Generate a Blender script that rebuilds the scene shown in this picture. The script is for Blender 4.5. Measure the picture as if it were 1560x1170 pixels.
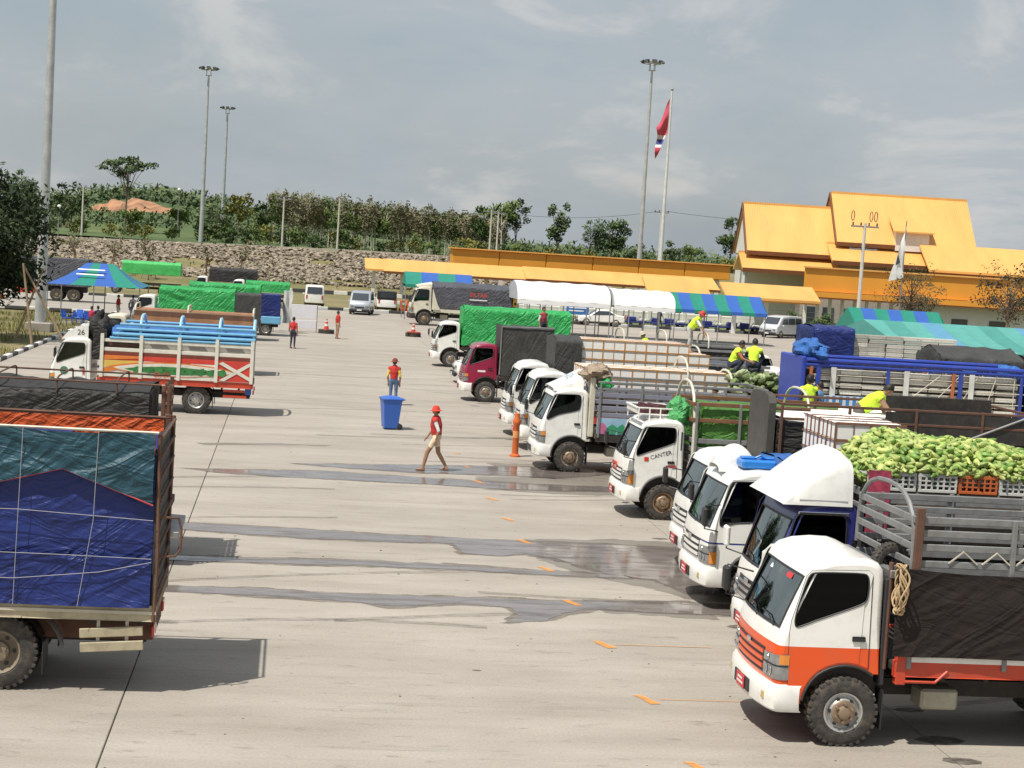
import bpy, bmesh, math, random
from math import sin, cos, pi, radians, atan2, sqrt, hypot
from mathutils import Vector, Matrix, noise as mnoise
from mathutils.geometry import tessellate_polygon, delaunay_2d_cdt, intersect_point_tri_2d
def _inside(p, L):
    c = False; n = len(L)
    for i in range(n):
        a, b = L[i], L[i-1]
        if (a[1] > p[1]) != (b[1] > p[1]) and p[0] < (b[0]-a[0])*(p[1]-a[1])/(b[1]-a[1])+a[0]: c = not c
    return c
def fill_loops(loops):
    """triangles (indices into the flattened loops) of a polygon with holes"""
    pts = [Vector((p[0], p[1])) for l in loops for p in l]; ed = []; o = 0
    for l in loops: ed += [(o+i, o+(i+1) % len(l)) for i in range(len(l))]; o += len(l)
    vs, _, fs, ov, _, _ = delaunay_2d_cdt(pts, ed, [], 0, 1e-6); out = []
    for f in fs:
        c = sum((vs[i] for i in f), Vector((0,0)))/len(f)
        if _inside(c, loops[0]) and not any(_inside(c, h) for h in loops[1:]):
            q = [ov[i][0] for i in f if ov[i]]
            if len(q) == 3: out.append(tuple(q))
    return out
for _o in list(bpy.data.objects): bpy.data.objects.remove(_o)
SC = bpy.context.scene
COL = SC.collection
random.seed(7)
# ------------------------------------------------------------------ camera
CAM_H, FPX, ROLL, PITCH, YAW = 5.75, 2580.0, 0.0627, radians(4.335), radians(7.62)
cam = bpy.data.cameras.new('camera'); cam.sensor_width = 36; cam.sensor_fit = 'HORIZONTAL'
cam.lens = FPX / 1560 * 36; cam.clip_start = 0.5; cam.clip_end = 20000
camo = bpy.data.objects.new('camera', cam); COL.objects.link(camo); SC.camera = camo
_fw = Vector((sin(YAW)*cos(PITCH), cos(YAW)*cos(PITCH), -sin(PITCH))); _rt = Vector((cos(YAW), -sin(YAW), 0)); _up = _rt.cross(_fw)
_cx = _rt*cos(ROLL) + _up*sin(ROLL); _cy = _up*cos(ROLL) - _rt*sin(ROLL)
camo.matrix_world = Matrix(((_cx.x,_cy.x,-_fw.x,0),(_cx.y,_cy.y,-_fw.y,0),(_cx.z,_cy.z,-_fw.z,CAM_H),(0,0,0,1)))
# ------------------------------------------------------------------ sky and sun
SUN_DX, SUN_DY = 0.42, 0.33            # shadow of a 1 m stick falls this far to +x and +y
SUN_EL = math.atan2(1, hypot(SUN_DX, SUN_DY)); SUN_AZ = math.atan2(-SUN_DX, -SUN_DY)   # azimuth of the sun, clockwise from +y
W = bpy.data.worlds.new('World'); SC.world = W; W.use_nodes = True
wn, wl = W.node_tree.nodes, W.node_tree.links; wn.clear()
def wnode(t, **k):
    n = wn.new(t)
    for a, b in k.items(): setattr(n, a, b)
    return n
wo = wnode('ShaderNodeOutputWorld'); wb = wnode('ShaderNodeBackground'); wb.inputs[1].default_value = 0.1
sky = wnode('ShaderNodeTexSky', sky_type='NISHITA', sun_disc=False, sun_elevation=SUN_EL, sun_rotation=SUN_AZ, air_density=1.2, dust_density=2.5, ozone_density=1.5)
tc = wnode('ShaderNodeTexCoord'); mp = wnode('ShaderNodeMapping'); mp.inputs['Scale'].default_value = (1.0, 1.0, 2.4)
wl.new(tc.outputs['Generated'], mp.inputs[0])
n1 = wnode('ShaderNodeTexNoise'); n1.inputs['Scale'].default_value = 3.1; n1.inputs['Detail'].default_value = 9; n1.inputs['Roughness'].default_value = 0.55
n2 = wnode('ShaderNodeTexNoise'); n2.inputs['Scale'].default_value = 7.5; n2.inputs['Detail'].default_value = 10; n2.inputs['Roughness'].default_value = 0.6; n2.inputs['Distortion'].default_value = 0.4
wl.new(mp.outputs[0], n1.inputs[0]); wl.new(mp.outputs[0], n2.inputs[0])
r1 = wnode('ShaderNodeValToRGB'); r1.color_ramp.elements[0].position = 0.34; r1.color_ramp.elements[0].color = (0.62,)*3+(1,); r1.color_ramp.elements[1].position = 0.62; r1.color_ramp.elements[1].color = (0.96,)*3+(1,)
wl.new(n1.outputs[0], r1.inputs[0])
r2 = wnode('ShaderNodeValToRGB'); e = r2.color_ramp.elements
e[0].position = 0.36; e[0].color = (4.25, 4.85, 5.35, 1); e[1].position = 0.66; e[1].color = (6.5, 6.45, 6.4, 1)
em = e.new(0.53); em.color = (4.7, 5.15, 5.5, 1)
wl.new(n2.outputs[0], r2.inputs[0])
mx = wnode('ShaderNodeMixRGB'); wl.new(r1.outputs[0], mx.inputs[0]); wl.new(sky.outputs[0], mx.inputs[1]); wl.new(r2.outputs[0], mx.inputs[2])
wl.new(mx.outputs[0], wb.inputs[0]); wl.new(wb.outputs[0], wo.inputs[0])
sl = bpy.data.lights.new('sun', 'SUN'); sl.energy = 5.0; sl.angle = radians(0.6); sl.color = (1.0, 0.955, 0.88)
so = bpy.data.objects.new('sun', sl); COL.objects.link(so); so.location = (-20, -20, 60)
so.rotation_euler = Vector((SUN_DX, SUN_DY, -1)).to_track_quat('-Z', 'Y').to_euler()
SC.view_settings.view_transform = 'Standard'; SC.view_settings.look = 'None'; SC.view_settings.exposure = 0.0; SC.view_settings.gamma = 1
SC.cycles.max_bounces = 6; SC.cycles.transparent_max_bounces = 12; SC.cycles.use_denoising = True
SC.render.filter_size = 1.1; SC.cycles.caustics_reflective = False; SC.cycles.caustics_refractive = False
# ------------------------------------------------------------------ materials
MATS = {}
def M(name, col=(.5,.5,.5), rough=.5, metal=0, var=.12, scale=2.5, bump=0, bscale=30, grime=0, gcol=(.16,.12,.08), coat=0, stretch=(1,1,1), spec=.5, objrand=0):
    if name in MATS: return MATS[name]
    m = bpy.data.materials.new(name); m.use_nodes = True; MATS[name] = m
    nt = m.node_tree; N, L = nt.nodes, nt.links; b = N['Principled BSDF']
    b.inputs['Roughness'].default_value = rough; b.inputs['Metallic'].default_value = metal; b.inputs['Coat Weight'].default_value = coat; b.inputs['Specular IOR Level'].default_value = spec
    tc = N.new('ShaderNodeTexCoord'); mp = N.new('ShaderNodeMapping'); mp.inputs['Scale'].default_value = stretch; L.new(tc.outputs['Object'], mp.inputs[0])
    nz = N.new('ShaderNodeTexNoise'); nz.inputs['Scale'].default_value = scale; nz.inputs['Detail'].default_value = 7; nz.inputs['Roughness'].default_value = .62; L.new(mp.outputs[0], nz.inputs[0])
    rp = N.new('ShaderNodeValToRGB'); e = rp.color_ramp.elements
    e[0].position = .3; e[0].color = tuple(c*(1-var) for c in col)+(1,); e[1].position = .7; e[1].color = tuple(min(1, c*(1+var*.7)) for c in col)+(1,)
    L.new(nz.outputs[0], rp.inputs[0]); out = rp.outputs[0]
    if objrand:
        oi = N.new('ShaderNodeObjectInfo'); hs = N.new('ShaderNodeHueSaturation'); mr = N.new('ShaderNodeMapRange'); mr.inputs[3].default_value = 1-objrand; mr.inputs[4].default_value = 1+objrand
        L.new(oi.outputs['Random'], mr.inputs[0]); L.new(mr.outputs[0], hs.inputs['Value']); L.new(out, hs.inputs['Color']); out = hs.outputs[0]
    if grime:
        n2 = N.new('ShaderNodeTexNoise'); n2.inputs['Scale'].default_value = 5.5; n2.inputs['Detail'].default_value = 9; n2.inputs['Roughness'].default_value = .7; L.new(tc.outputs['Object'], n2.inputs[0])
        r2 = N.new('ShaderNodeValToRGB'); r2.color_ramp.elements[0].position = .46; r2.color_ramp.elements[0].color = (0,0,0,1); r2.color_ramp.elements[1].position = .75; r2.color_ramp.elements[1].color = (grime,)*3+(1,)
        L.new(n2.outputs[0], r2.inputs[0]); mx = N.new('ShaderNodeMixRGB'); L.new(r2.outputs[0], mx.inputs[0]); L.new(out, mx.inputs[1]); mx.inputs[2].default_value = gcol+(1,); out = mx.outputs[0]
    L.new(out, b.inputs['Base Color'])
    m['out'] = ''
    if bump:
        n3 = N.new('ShaderNodeTexNoise'); n3.inputs['Scale'].default_value = bscale; n3.inputs['Detail'].default_value = 6; L.new(mp.outputs[0], n3.inputs[0])
        bp = N.new('ShaderNodeBump'); bp.inputs['Strength'].default_value = bump; bp.inputs['Distance'].default_value = .03; L.new(n3.outputs[0], bp.inputs['Height']); L.new(bp.outputs[0], b.inputs['Normal'])
    return m
def bands(name, stops, rough=.35, coat=.3, axis='Z', grime=.22):
    """paint in bands along one object axis: stops = [(start, colour), ...]"""
    if name in MATS: return MATS[name]
    m = M(name, (1,1,1), rough, coat=coat, var=.04, grime=0); nt = m.node_tree; N, L = nt.nodes, nt.links; b = N['Principled BSDF']
    tc = N.new('ShaderNodeTexCoord'); sp = N.new('ShaderNodeSeparateXYZ'); L.new(tc.outputs['Object'], sp.inputs[0]); out = None
    for z, c in stops:
        if out is None:
            rgb = N.new('ShaderNodeRGB'); rgb.outputs[0].default_value = c+(1,); out = rgb.outputs[0]; continue
        g = N.new('ShaderNodeMath'); g.operation = 'GREATER_THAN'; L.new(sp.outputs[axis], g.inputs[0]); g.inputs[1].default_value = z
        mx = N.new('ShaderNodeMixRGB'); L.new(g.outputs[0], mx.inputs[0]); L.new(out, mx.inputs[1]); mx.inputs[2].default_value = c+(1,); out = mx.outputs[0]
    n2 = N.new('ShaderNodeTexNoise'); n2.inputs['Scale'].default_value = 4; n2.inputs['Detail'].default_value = 9; n2.inputs['Roughness'].default_value = .7; L.new(tc.outputs['Object'], n2.inputs[0])
    r2 = N.new('ShaderNodeValToRGB'); r2.color_ramp.elements[0].position = .48; r2.color_ramp.elements[0].color = (0,0,0,1); r2.color_ramp.elements[1].position = .8; r2.color_ramp.elements[1].color = (grime,)*3+(1,)
    L.new(n2.outputs[0], r2.inputs[0]); mx = N.new('ShaderNodeMixRGB'); L.new(r2.outputs[0], mx.inputs[0]); L.new(out, mx.inputs[1]); mx.inputs[2].default_value = (.22,.17,.11,1)
    L.new(mx.outputs[0], b.inputs['Base Color']); return m
def glass(name, tint, lo=.1, gl=(.9,.97,.95)):
    if name in MATS: return MATS[name]
    m = bpy.data.materials.new(name); m.use_nodes = True; MATS[name] = m
    N, L = m.node_tree.nodes, m.node_tree.links; N.clear(); o = N.new('ShaderNodeOutputMaterial')
    t = N.new('ShaderNodeBsdfTransparent'); t.inputs[0].default_value = tint+(1,); g = N.new('ShaderNodeBsdfGlossy'); g.inputs[0].default_value = gl+(1,); g.inputs[1].default_value = .03
    fr = N.new('ShaderNodeFresnel'); fr.inputs[0].default_value = 1.55; mr = N.new('ShaderNodeMapRange'); mr.inputs[3].default_value = lo; mr.inputs[4].default_value = 1.0; L.new(fr.outputs[0], mr.inputs[0])
    mx = N.new('ShaderNodeMixShader'); L.new(mr.outputs[0], mx.inputs[0]); L.new(t.outputs[0], mx.inputs[1]); L.new(g.outputs[0], mx.inputs[2]); L.new(mx.outputs[0], o.inputs[0]); return m
WHITE = (.85,.84,.79)
m_white = M('white_paint', WHITE, .32, var=.06, grime=.26, gcol=(.36,.30,.22), coat=.4)
m_trim = M('black_trim', (.025,.025,.027), .5, var=.2)
m_rubber = M('tyre_rubber', (.045,.042,.038), .85, var=.3, scale=14, bump=.3, bscale=60, grime=.75, gcol=(.17,.135,.10))
m_rim = M('rim_steel', (.55,.55,.53), .38, metal=.5, var=.15, grime=.55, gcol=(.14,.09,.05))
m_rimrust = M('rim_rusty', (.32,.20,.12), .6, metal=.2, var=.3, grime=.4)
m_rimdirt = M('rim_dirty', (.25,.205,.15), .7, var=.25, grime=.5)
m_hub = M('hub_steel', (.30,.22,.15), .5, metal=.5, var=.3)
m_frame = M('chassis_black', (.028,.024,.021), .7, var=.3, grime=.4, gcol=(.10,.07,.05))
m_galv = M('bare_steel', (.33,.33,.33), .45, metal=.6, var=.2, grime=.35)
m_greybar = M('grey_painted_bar', (.235,.24,.24), .55, metal=.15, var=.2, grime=.55, gcol=(.12,.085,.06))
m_rust = M('rusty_steel', (.14,.07,.045), .8, var=.35, grime=.4, gcol=(.06,.03,.02))
m_dark = M('interior_dark', (.035,.035,.038), .7)
m_seat = M('seat_vinyl', (.07,.07,.075), .55)
m_gw = glass('windscreen_glass', (.66,.76,.73), .26)
m_gs = glass('side_glass', (.30,.33,.33), .02, (.7,.75,.74))
m_gd = glass('tinted_side_glass', (.01,.01,.01), .0, (.25,.27,.27))
m_lens = M('lamp_lens', (.30,.31,.31), .18, metal=.4, var=.3, scale=9, coat=1)
m_amber = M('amber_lens', (.72,.25,.03), .2, coat=1)
m_redlens = M('red_lens', (.5,.02,.02), .2, coat=1)
m_chrome = M('chrome', (.75,.75,.75), .15, metal=1, var=.1)
m_plate = M('red_plate', (.62,.04,.04), .4)
m_wtext = M('white_lettering', (.8,.8,.8), .5, var=.02)
m_dtext = M('dark_lettering', (.05,.05,.06), .5, var=.02)
m_rtext = M('red_lettering', (.62,.05,.03), .5, var=.02)
m_rope = M('rope', (.55,.50,.40), .9, var=.2)
m_ropered = M('red_rope', (.5,.06,.08), .8, var=.2)
# ------------------------------------------------------------------ mesh helper
def V(*a): return Vector(a)
class MB:
    def __init__(s): s.v = []; s.f = []; s.mi = []
    def add(s, vs, fs, mi=0):
        o = len(s.v); s.v += [tuple(p) for p in vs]; s.f += [tuple(i+o for i in q) for q in fs]; s.mi += [mi]*len(fs); return s
    def box(s, x0, x1, y0, y1, z0, z1, mi=0, c=0.0, rot=None):
        """axis box, chamfered by c when c > 0; rot = (axis angle matrix about its centre)"""
        if c <= 0:
            vs = [(x,y,z) for x in (x0,x1) for y in (y0,y1) for z in (z0,z1)]
            fs = [(0,1,3,2),(4,6,7,5),(0,4,5,1),(2,3,7,6),(0,2,6,4),(1,5,7,3)]
        else:
            c = min(c, abs(x1-x0)*.45, abs(y1-y0)*.45, abs(z1-z0)*.45); vs = []; ix = {}
            for i, x in enumerate((x0,x1)):
                for j, y in enumerate((y0,y1)):
                    for k, z in enumerate((z0,z1)):
                        sx, sy, sz = (c if i == 0 else -c), (c if j == 0 else -c), (c if k == 0 else -c)
                        ix[i,j,k,0] = len(vs); vs.append((x, y+sy, z+sz)); ix[i,j,k,1] = len(vs); vs.append((x+sx, y, z+sz)); ix[i,j,k,2] = len(vs); vs.append((x+sx, y+sy, z))
            fs = []
            def q(l, flip): fs.append(tuple(l[::-1]) if flip else tuple(l))
            for i in (0,1):
                q([ix[i,0,0,0], ix[i,0,1,0], ix[i,1,1,0], ix[i,1,0,0]], i == 1)
                q([ix[0,i,0,1], ix[1,i,0,1], ix[1,i,1,1], ix[0,i,1,1]], i == 1)
                q([ix[0,0,i,2], ix[0,1,i,2], ix[1,1,i,2], ix[1,0,i,2]], i == 1)
            for j in (0,1):
                for k in (0,1):
                    q([ix[0,j,k,1], ix[1,j,k,1], ix[1,j,k,2], ix[0,j,k,2]], (j == 0) != (k == 1))
                    q([ix[j,0,k,0], ix[j,1,k,0], ix[j,1,k,2], ix[j,0,k,2]], (j == 0) == (k == 1))
                    q([ix[j,k,0,0], ix[j,k,1,0], ix[j,k,1,1], ix[j,k,0,1]], (j == 0) != (k == 1))
            for i in (0,1):
                for j in (0,1):
                    for k in (0,1): q([ix[i,j,k,0], ix[i,j,k,1], ix[i,j,k,2]], (i+j+k) % 2 == 0)
        if rot is not None:
            cc = V((x0+x1)/2, (y0+y1)/2, (z0+z1)/2); vs = [rot @ (V(*p)-cc) + cc for p in vs]
        return s.add(vs, fs, mi)
    def tube(s, pts, r, n=6, mi=0, closed=False, caps=True):
        pts = [Vector(p) for p in pts]; rr = r if isinstance(r, (list, tuple)) else [r]*len(pts); m = len(pts); vs = []; fs = []; pn = None
        for i, p in enumerate(pts):
            a = pts[i-1] if (i > 0 or closed) else p; b = pts[(i+1) % m] if (i < m-1 or closed) else p
            t = (b-a).normalized() if (b-a).length > 1e-9 else V(0,0,1)
            if pn is None: pn = t.orthogonal().normalized()
            pn = (pn - t*pn.dot(t)); pn = pn.normalized() if pn.length > 1e-6 else t.orthogonal().normalized(); q = t.cross(pn)
            for k in range(n): vs.append(p + (pn*cos(2*pi*k/n) + q*sin(2*pi*k/n))*rr[i])
        for i in range(m if closed else m-1):
            for k in range(n):
                j = (i+1) % m; fs.append((i*n+k, i*n+(k+1) % n, j*n+(k+1) % n, j*n+k))
        if caps and not closed: fs.append(tuple(range(n))[::-1]); fs.append(tuple((m-1)*n+k for k in range(n)))
        return s.add(vs, fs, mi)
    def lathe(s, prof, n=24, axis='y', c=(0,0,0), mi=0, closed=False):
        vs = []; fs = []; m = len(prof)
        for k in range(n):
            a = 2*pi*k/n
            for (r, h) in prof:
                if axis == 'y': vs.append((c[0]+r*cos(a), c[1]+h, c[2]+r*sin(a)))
                elif axis == 'z': vs.append((c[0]+r*cos(a), c[1]+r*sin(a), c[2]+h))
                else: vs.append((c[0]+h, c[1]+r*cos(a), c[2]+r*sin(a)))
        for k in range(n):
            kk = (k+1) % n
            for i in range(m if closed else m-1):
                j = (i+1) % m; fs.append((k*m+i, k*m+j, kk*m+j, kk*m+i))
        return s.add(vs, fs, mi)
    def prism(s, poly, a, b, axis='y', mi=0, holes=()):
        """2D polygon (u,v) extruded along an axis from a to b: y -> (u,t,v), x -> (t,u,v), z -> (u,v,t)"""
        def P(u, v, t): return (u,t,v) if axis == 'y' else ((t,u,v) if axis == 'x' else (u,v,t))
        loops = [list(poly)]+[list(h) for h in holes]; flat = [p for l in loops for p in l]; n = len(flat)
        tr = fill_loops(loops)
        vs = [P(u,v,a) for u,v in flat]+[P(u,v,b) for u,v in flat]
        fs = [tuple(t) for t in tr]+[tuple(i+n for i in t[::-1]) for t in tr]; o = 0
        for l in loops:
            k = len(l)
            for i in range(k): fs.append((o+i, o+(i+1) % k, n+o+(i+1) % k, n+o+i))
            o += k
        return s.add(vs, fs, mi)
    def grid(s, fn, nu, nv, mi=0):
        o = [fn(i/nu, j/nv) for i in range(nu+1) for j in range(nv+1)]
        fs = [(i*(nv+1)+j, (i+1)*(nv+1)+j, (i+1)*(nv+1)+j+1, i*(nv+1)+j+1) for i in range(nu) for j in range(nv)]
        return s.add(o, fs, mi)
    def ball(s, c, r, n=10, m=6, mi=0, jit=0):
        vs = []; fs = []; r = r if isinstance(r, (tuple, list)) else (r,r,r)
        for i in range(m+1):
            a = pi*i/m - pi/2
            for k in range(n):
                b = 2*pi*k/n; q = 1+(random.uniform(-jit, jit) if jit else 0)
                vs.append((c[0]+r[0]*cos(a)*cos(b)*q, c[1]+r[1]*cos(a)*sin(b)*q, c[2]+r[2]*sin(a)*q))
        for i in range(m):
            for k in range(n): fs.append((i*n+k, i*n+(k+1) % n, (i+1)*n+(k+1) % n, (i+1)*n+k))
        return s.add(vs, fs, mi)
    def mesh(s, name, mats, smooth=False, fix=True, angle=40):
        me = bpy.data.meshes.new(name); me.from_pydata(s.v, [], s.f)
        for m in (mats if isinstance(mats, (list, tuple)) else [mats]): me.materials.append(m)
        if len(set(s.mi)) > 1: me.polygons.foreach_set('material_index', s.mi)
        if fix:
            bm = bmesh.new(); bm.from_mesh(me); bmesh.ops.recalc_face_normals(bm, faces=bm.faces); bm.to_mesh(me); bm.free()
        if smooth:
            me.polygons.foreach_set('use_smooth', [True]*len(me.polygons))
            if angle: me.set_sharp_from_angle(angle=radians(angle))
        me.update(); return me
    def build(s, name, mats, parent=None, smooth=False, fix=True, angle=40, loc=None):
        return obj(name, s.mesh(name, mats, smooth, fix, angle), parent, loc)
def obj(name, me, parent=None, loc=None, rz=0, sc=None):
    o = bpy.data.objects.new(name, me); COL.objects.link(o); o.parent = parent
    if loc: o.location = loc
    if rz: o.rotation_euler = (0,0,rz)
    if sc: o.scale = sc if isinstance(sc, (tuple, list)) else (sc,)*3
    return o
def tag(o, label=None, cat=None, group=None, kind=None):
    if label: o['label'] = label
    if cat: o['category'] = cat
    if group: o['group'] = group
    if kind: o['kind'] = kind
    return o
def thing(name, label, cat, loc=(0,0,0), rz=0, group=None):
    return tag(obj(name, None, None, loc, rz), label, cat, group)
def text(body, size, mat, parent, loc, rot, name='lettering', ext=.002, sx=1, bold=0):
    cu = bpy.data.curves.new(name, 'FONT'); cu.body = body; cu.size = size; cu.extrude = ext; cu.align_x = 'CENTER'; cu.align_y = 'CENTER'; cu.offset = bold
    t = bpy.data.objects.new(name, cu); COL.objects.link(t); me = bpy.data.meshes.new_from_object(t.evaluated_get(bpy.context.evaluated_depsgraph_get())); bpy.data.objects.remove(t)
    me.materials.clear(); me.materials.append(mat); o = obj(name, me, parent, loc); o.rotation_euler = rot; o.scale = (sx,1,1); return o
NEAR = (pi/2, 0, 0)                    # lettering upright on a face that looks to -y
FRONT = (pi/2, 0, -pi/2)               # lettering upright on a face that looks to -x
def nz(x, y=0, z=0): return mnoise.noise(V(x, y, z))
def rnd(a, b): return random.uniform(a, b)
# ================================================================== the setting
def posmat(name, build):
    if name in MATS: return MATS[name]
    m = bpy.data.materials.new(name); m.use_nodes = True; MATS[name] = m; N, L = m.node_tree.nodes, m.node_tree.links
    g = N.new('ShaderNodeNewGeometry'); build(N, L, g.outputs['Position'], N['Principled BSDF']); return m
def noisen(N, L, pos, scale, stretch=(1,1,1), detail=8, rough=.6):
    mp = N.new('ShaderNodeMapping'); mp.inputs['Scale'].default_value = stretch; L.new(pos, mp.inputs[0])
    n = N.new('ShaderNodeTexNoise'); n.inputs['Scale'].default_value = scale; n.inputs['Detail'].default_value = detail; n.inputs['Roughness'].default_value = rough; L.new(mp.outputs[0], n.inputs[0]); return n.outputs[0]
def ramp(N, L, src, stops):
    r = N.new('ShaderNodeValToRGB'); e = r.color_ramp.elements
    while len(e) < len(stops): e.new(.5)
    for k, (p, c) in enumerate(stops): e[k].position = p; e[k].color = (c if isinstance(c, tuple) else (c,c,c))+(1,)
    L.new(src, r.inputs[0]); return r.outputs[0]
def mixn(N, L, fac, a, b, mode='MIX'):
    m = N.new('ShaderNodeMixRGB'); m.blend_type = mode
    for i, s in enumerate((fac, a, b)):
        if hasattr(s, 'links'): L.new(s, m.inputs[i])
        else: m.inputs[i].default_value = s if i == 0 else tuple(s)+(1,)
    return m.outputs[0]
def _concrete(N, L, P, b):
    base = ramp(N, L, noisen(N, L, P, .55, (.45,1.5,1)), [(.3,(.29,.255,.215)), (.5,(.355,.315,.268)), (.72,(.415,.372,.322))])
    st = ramp(N, L, noisen(N, L, P, 1.0, (.22,3.2,1), 9, .7), [(.42,0.0), (.56,.0), (.70,.75)]); c = mixn(N, L, st, base, (.235,.21,.18))
    blot = ramp(N, L, noisen(N, L, P, .16, (1,1,1), 9, .68), [(.44,0.0), (.66,.38)]); c = mixn(N, L, blot, c, (.30,.268,.22))
    sp = ramp(N, L, noisen(N, L, P, 3.2, (.5,1.3,1), 9, .75), [(.57,0.0), (.68,.8)]); c = mixn(N, L, sp, c, (.20,.17,.14))
    gr = ramp(N, L, noisen(N, L, P, 26, (1,1,1), 5, .7), [(.3,.84), (.7,1.14)]); c = mixn(N, L, 1.0, c, gr, 'MULTIPLY')
    oi = N.new('ShaderNodeObjectInfo'); mr = N.new('ShaderNodeMapRange'); mr.inputs[3].default_value = .94; mr.inputs[4].default_value = 1.05; L.new(oi.outputs['Random'], mr.inputs[0])
    c = mixn(N, L, 1.0, c, mr.outputs[0], 'MULTIPLY'); L.new(c, b.inputs['Base Color']); b.inputs['Roughness'].default_value = .82
    bp = N.new('ShaderNodeBump'); bp.inputs['Strength'].default_value = .25; bp.inputs['Distance'].default_value = .02; L.new(noisen(N, L, P, 7, (.5,2,1)), bp.inputs['Height']); L.new(bp.outputs[0], b.inputs['Normal'])
m_conc = posmat('yard_concrete', _concrete)
def _earth(N, L, P, b):
    c = ramp(N, L, noisen(N, L, P, .12, (1,1,1), 10, .7), [(.3,(.10,.115,.035)), (.5,(.20,.17,.07)), (.7,(.30,.235,.13))])
    c = mixn(N, L, ramp(N, L, noisen(N, L, P, 1.5, (1,1,1), 8, .7), [(.4,0.0), (.65,.6)]), c, (.13,.12,.045)); L.new(c, b.inputs['Base Color']); b.inputs['Roughness'].default_value = .95
m_earth = posmat('dry_grass_ground', _earth)
def _road(N, L, P, b):
    L.new(ramp(N, L, noisen(N, L, P, .5, (.6,1.2,1), 9, .7), [(.3,(.27,.245,.21)), (.7,(.40,.37,.32))]), b.inputs['Base Color']); b.inputs['Roughness'].default_value = .85
m_road = posmat('pale_road', _road)
def _wet(N, L, P, b):
    L.new(ramp(N, L, noisen(N, L, P, 1.2, (.4,2,1)), [(.35,(.175,.148,.135)), (.65,(.235,.20,.185))]), b.inputs['Base Color'])
    L.new(ramp(N, L, noisen(N, L, P, 1.6, (.4,2,1)), [(.35,.04), (.7,.20)]), b.inputs['Roughness']); b.inputs['Specular IOR Level'].default_value = .6
    L.new(ramp(N, L, noisen(N, L, P, 1.7, (.5,2.2,1), 9, .7), [(.33,.45), (.52,1.0)]), b.inputs['Alpha'])
m_wet = posmat('wet_concrete', _wet)
def _damp(N, L, P, b):
    L.new(ramp(N, L, noisen(N, L, P, 1.2, (.4,2,1)), [(.35,(.19,.165,.135)), (.65,(.25,.22,.185))]), b.inputs['Base Color']); b.inputs['Roughness'].default_value = .42
m_damp = posmat('damp_concrete', _damp)
def sheet(name, x0, x1, y0, y1, z, m, kind='structure', label=None):
    o = MB().add([(x0,y0,z),(x1,y0,z),(x1,y1,z),(x0,y1,z)], [(0,1,2,3)]).build(name, m, fix=False); tag(o, label, None, None, kind); return o
sheet('ground', -4000, 4000, -600, 6000, -.16, m_earth)
m_joint = M('joint_filler', (.09,.08,.07), .9)
yard = sheet('yard', -11.85, 68.5, -10, 150.5, -.05, m_joint)
SX0, SDX, SY0, SDY = -11.85, 10.05, 1.1, 5.9
sm = MB().box(.008, SDX-.008, .009, SDY-.009, -.12, 0, c=.008).mesh('slab', m_conc)
for i in range(8):
    for j in range(-1, 25): obj('slab', sm, yard, (SX0+i*SDX, SY0+j*SDY, 0))
rd = sheet('road', -120, -11.9, 121, 152, -.03, m_road)
# ---- water that runs across the yard
def jitter_loop(P, amp, step=.12, seed=0):
    out = []; n = len(P)
    for i in range(n):
        a, b = V(*P[i]), V(*P[(i+1) % n]); k = max(1, int((b-a).length/step))
        for q in range(k):
            p = a.lerp(b, q/k); d = nz(p.x*1.1, p.y*3, seed)*.9 + nz(p.x*4, p.y*9, seed+5)*.6; out.append((p.x+nz(p.x*5, p.y*5, seed+9)*amp, p.y + d*amp))
    return out
def flat_patch(name, P, z, m, amp=.06, seed=0, label=None):
    L_ = jitter_loop(P, amp, seed=seed); tr = tessellate_polygon([[V(p[0], p[1], 0) for p in L_]])
    o = MB().add([(p[0], p[1], z) for p in L_], [tuple(t) for t in tr]).build(name, m, fix=False)
    me = o.data
    if me.polygons[0].normal.z < 0: me.flip_normals()
    return tag(o, label, None, None, 'structure')
WET = [
 [(-2.4,42.29),(1.18,42.93),(3.49,42.47),(5.48,42.27),(8.1,42.26),(9.5,41.9),(7.97,41.4),(7.0,41.24),(5.33,41.07),(3.41,41.38),(1.15,41.47),(-1.4,41.7)],
 [(.19,44.12),(2.28,44.6),(3.68,45.0),(5.88,45.5),(8.2,45.9),(9.2,45.1),(7.26,43.6),(5.65,43.67),(3.55,43.42),(1.87,43.67)],
 [(-2.6,34.25),(-1.1,34.1),(.34,33.98),(2.31,33.74),(3.63,33.67),(4.84,33.64),(6.05,33.61),(8.4,33.5),(9.4,32.2),(9.4,29.3),(8.1,28.75),(7.24,28.82),(6.9,29.98),(6.12,30.42),(5.63,31.13),(5.35,31.74),(4.77,32.17),(4.21,31.84),(3.53,31.97),(3.44,33.02),(2.26,32.95),(.72,32.95),(-1.06,33.25),(-2.6,33.6)],
 [(-2.6,30.6),(-.25,30.64),(1.66,30.78),(3.34,30.67),(4.9,30.47),(6.35,30.31),(6.42,30.02),(4.85,30.09),(3.3,30.28),(1.64,30.33),(-.24,30.2),(-2.6,30.15)],
 [(-2.6,27.95),(-.95,27.87),(-.2,27.95),(1.09,27.75),(3.06,27.83),(4.95,27.78),(6.46,27.97),(8.6,27.95),(8.6,27.0),(6.29,27.2),(5.42,27.3),(4.63,26.81),(4.28,26.27),(3.61,25.98),(3.9,26.45),(3.86,27.13),(3.01,27.3),(1.91,26.92),(1.28,27.11),(.23,27.34),(-.62,27.45),(-2.6,27.5)]]
for k, P in enumerate(WET): flat_patch('puddle', P, .006, m_wet, .10, k*3)
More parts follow.
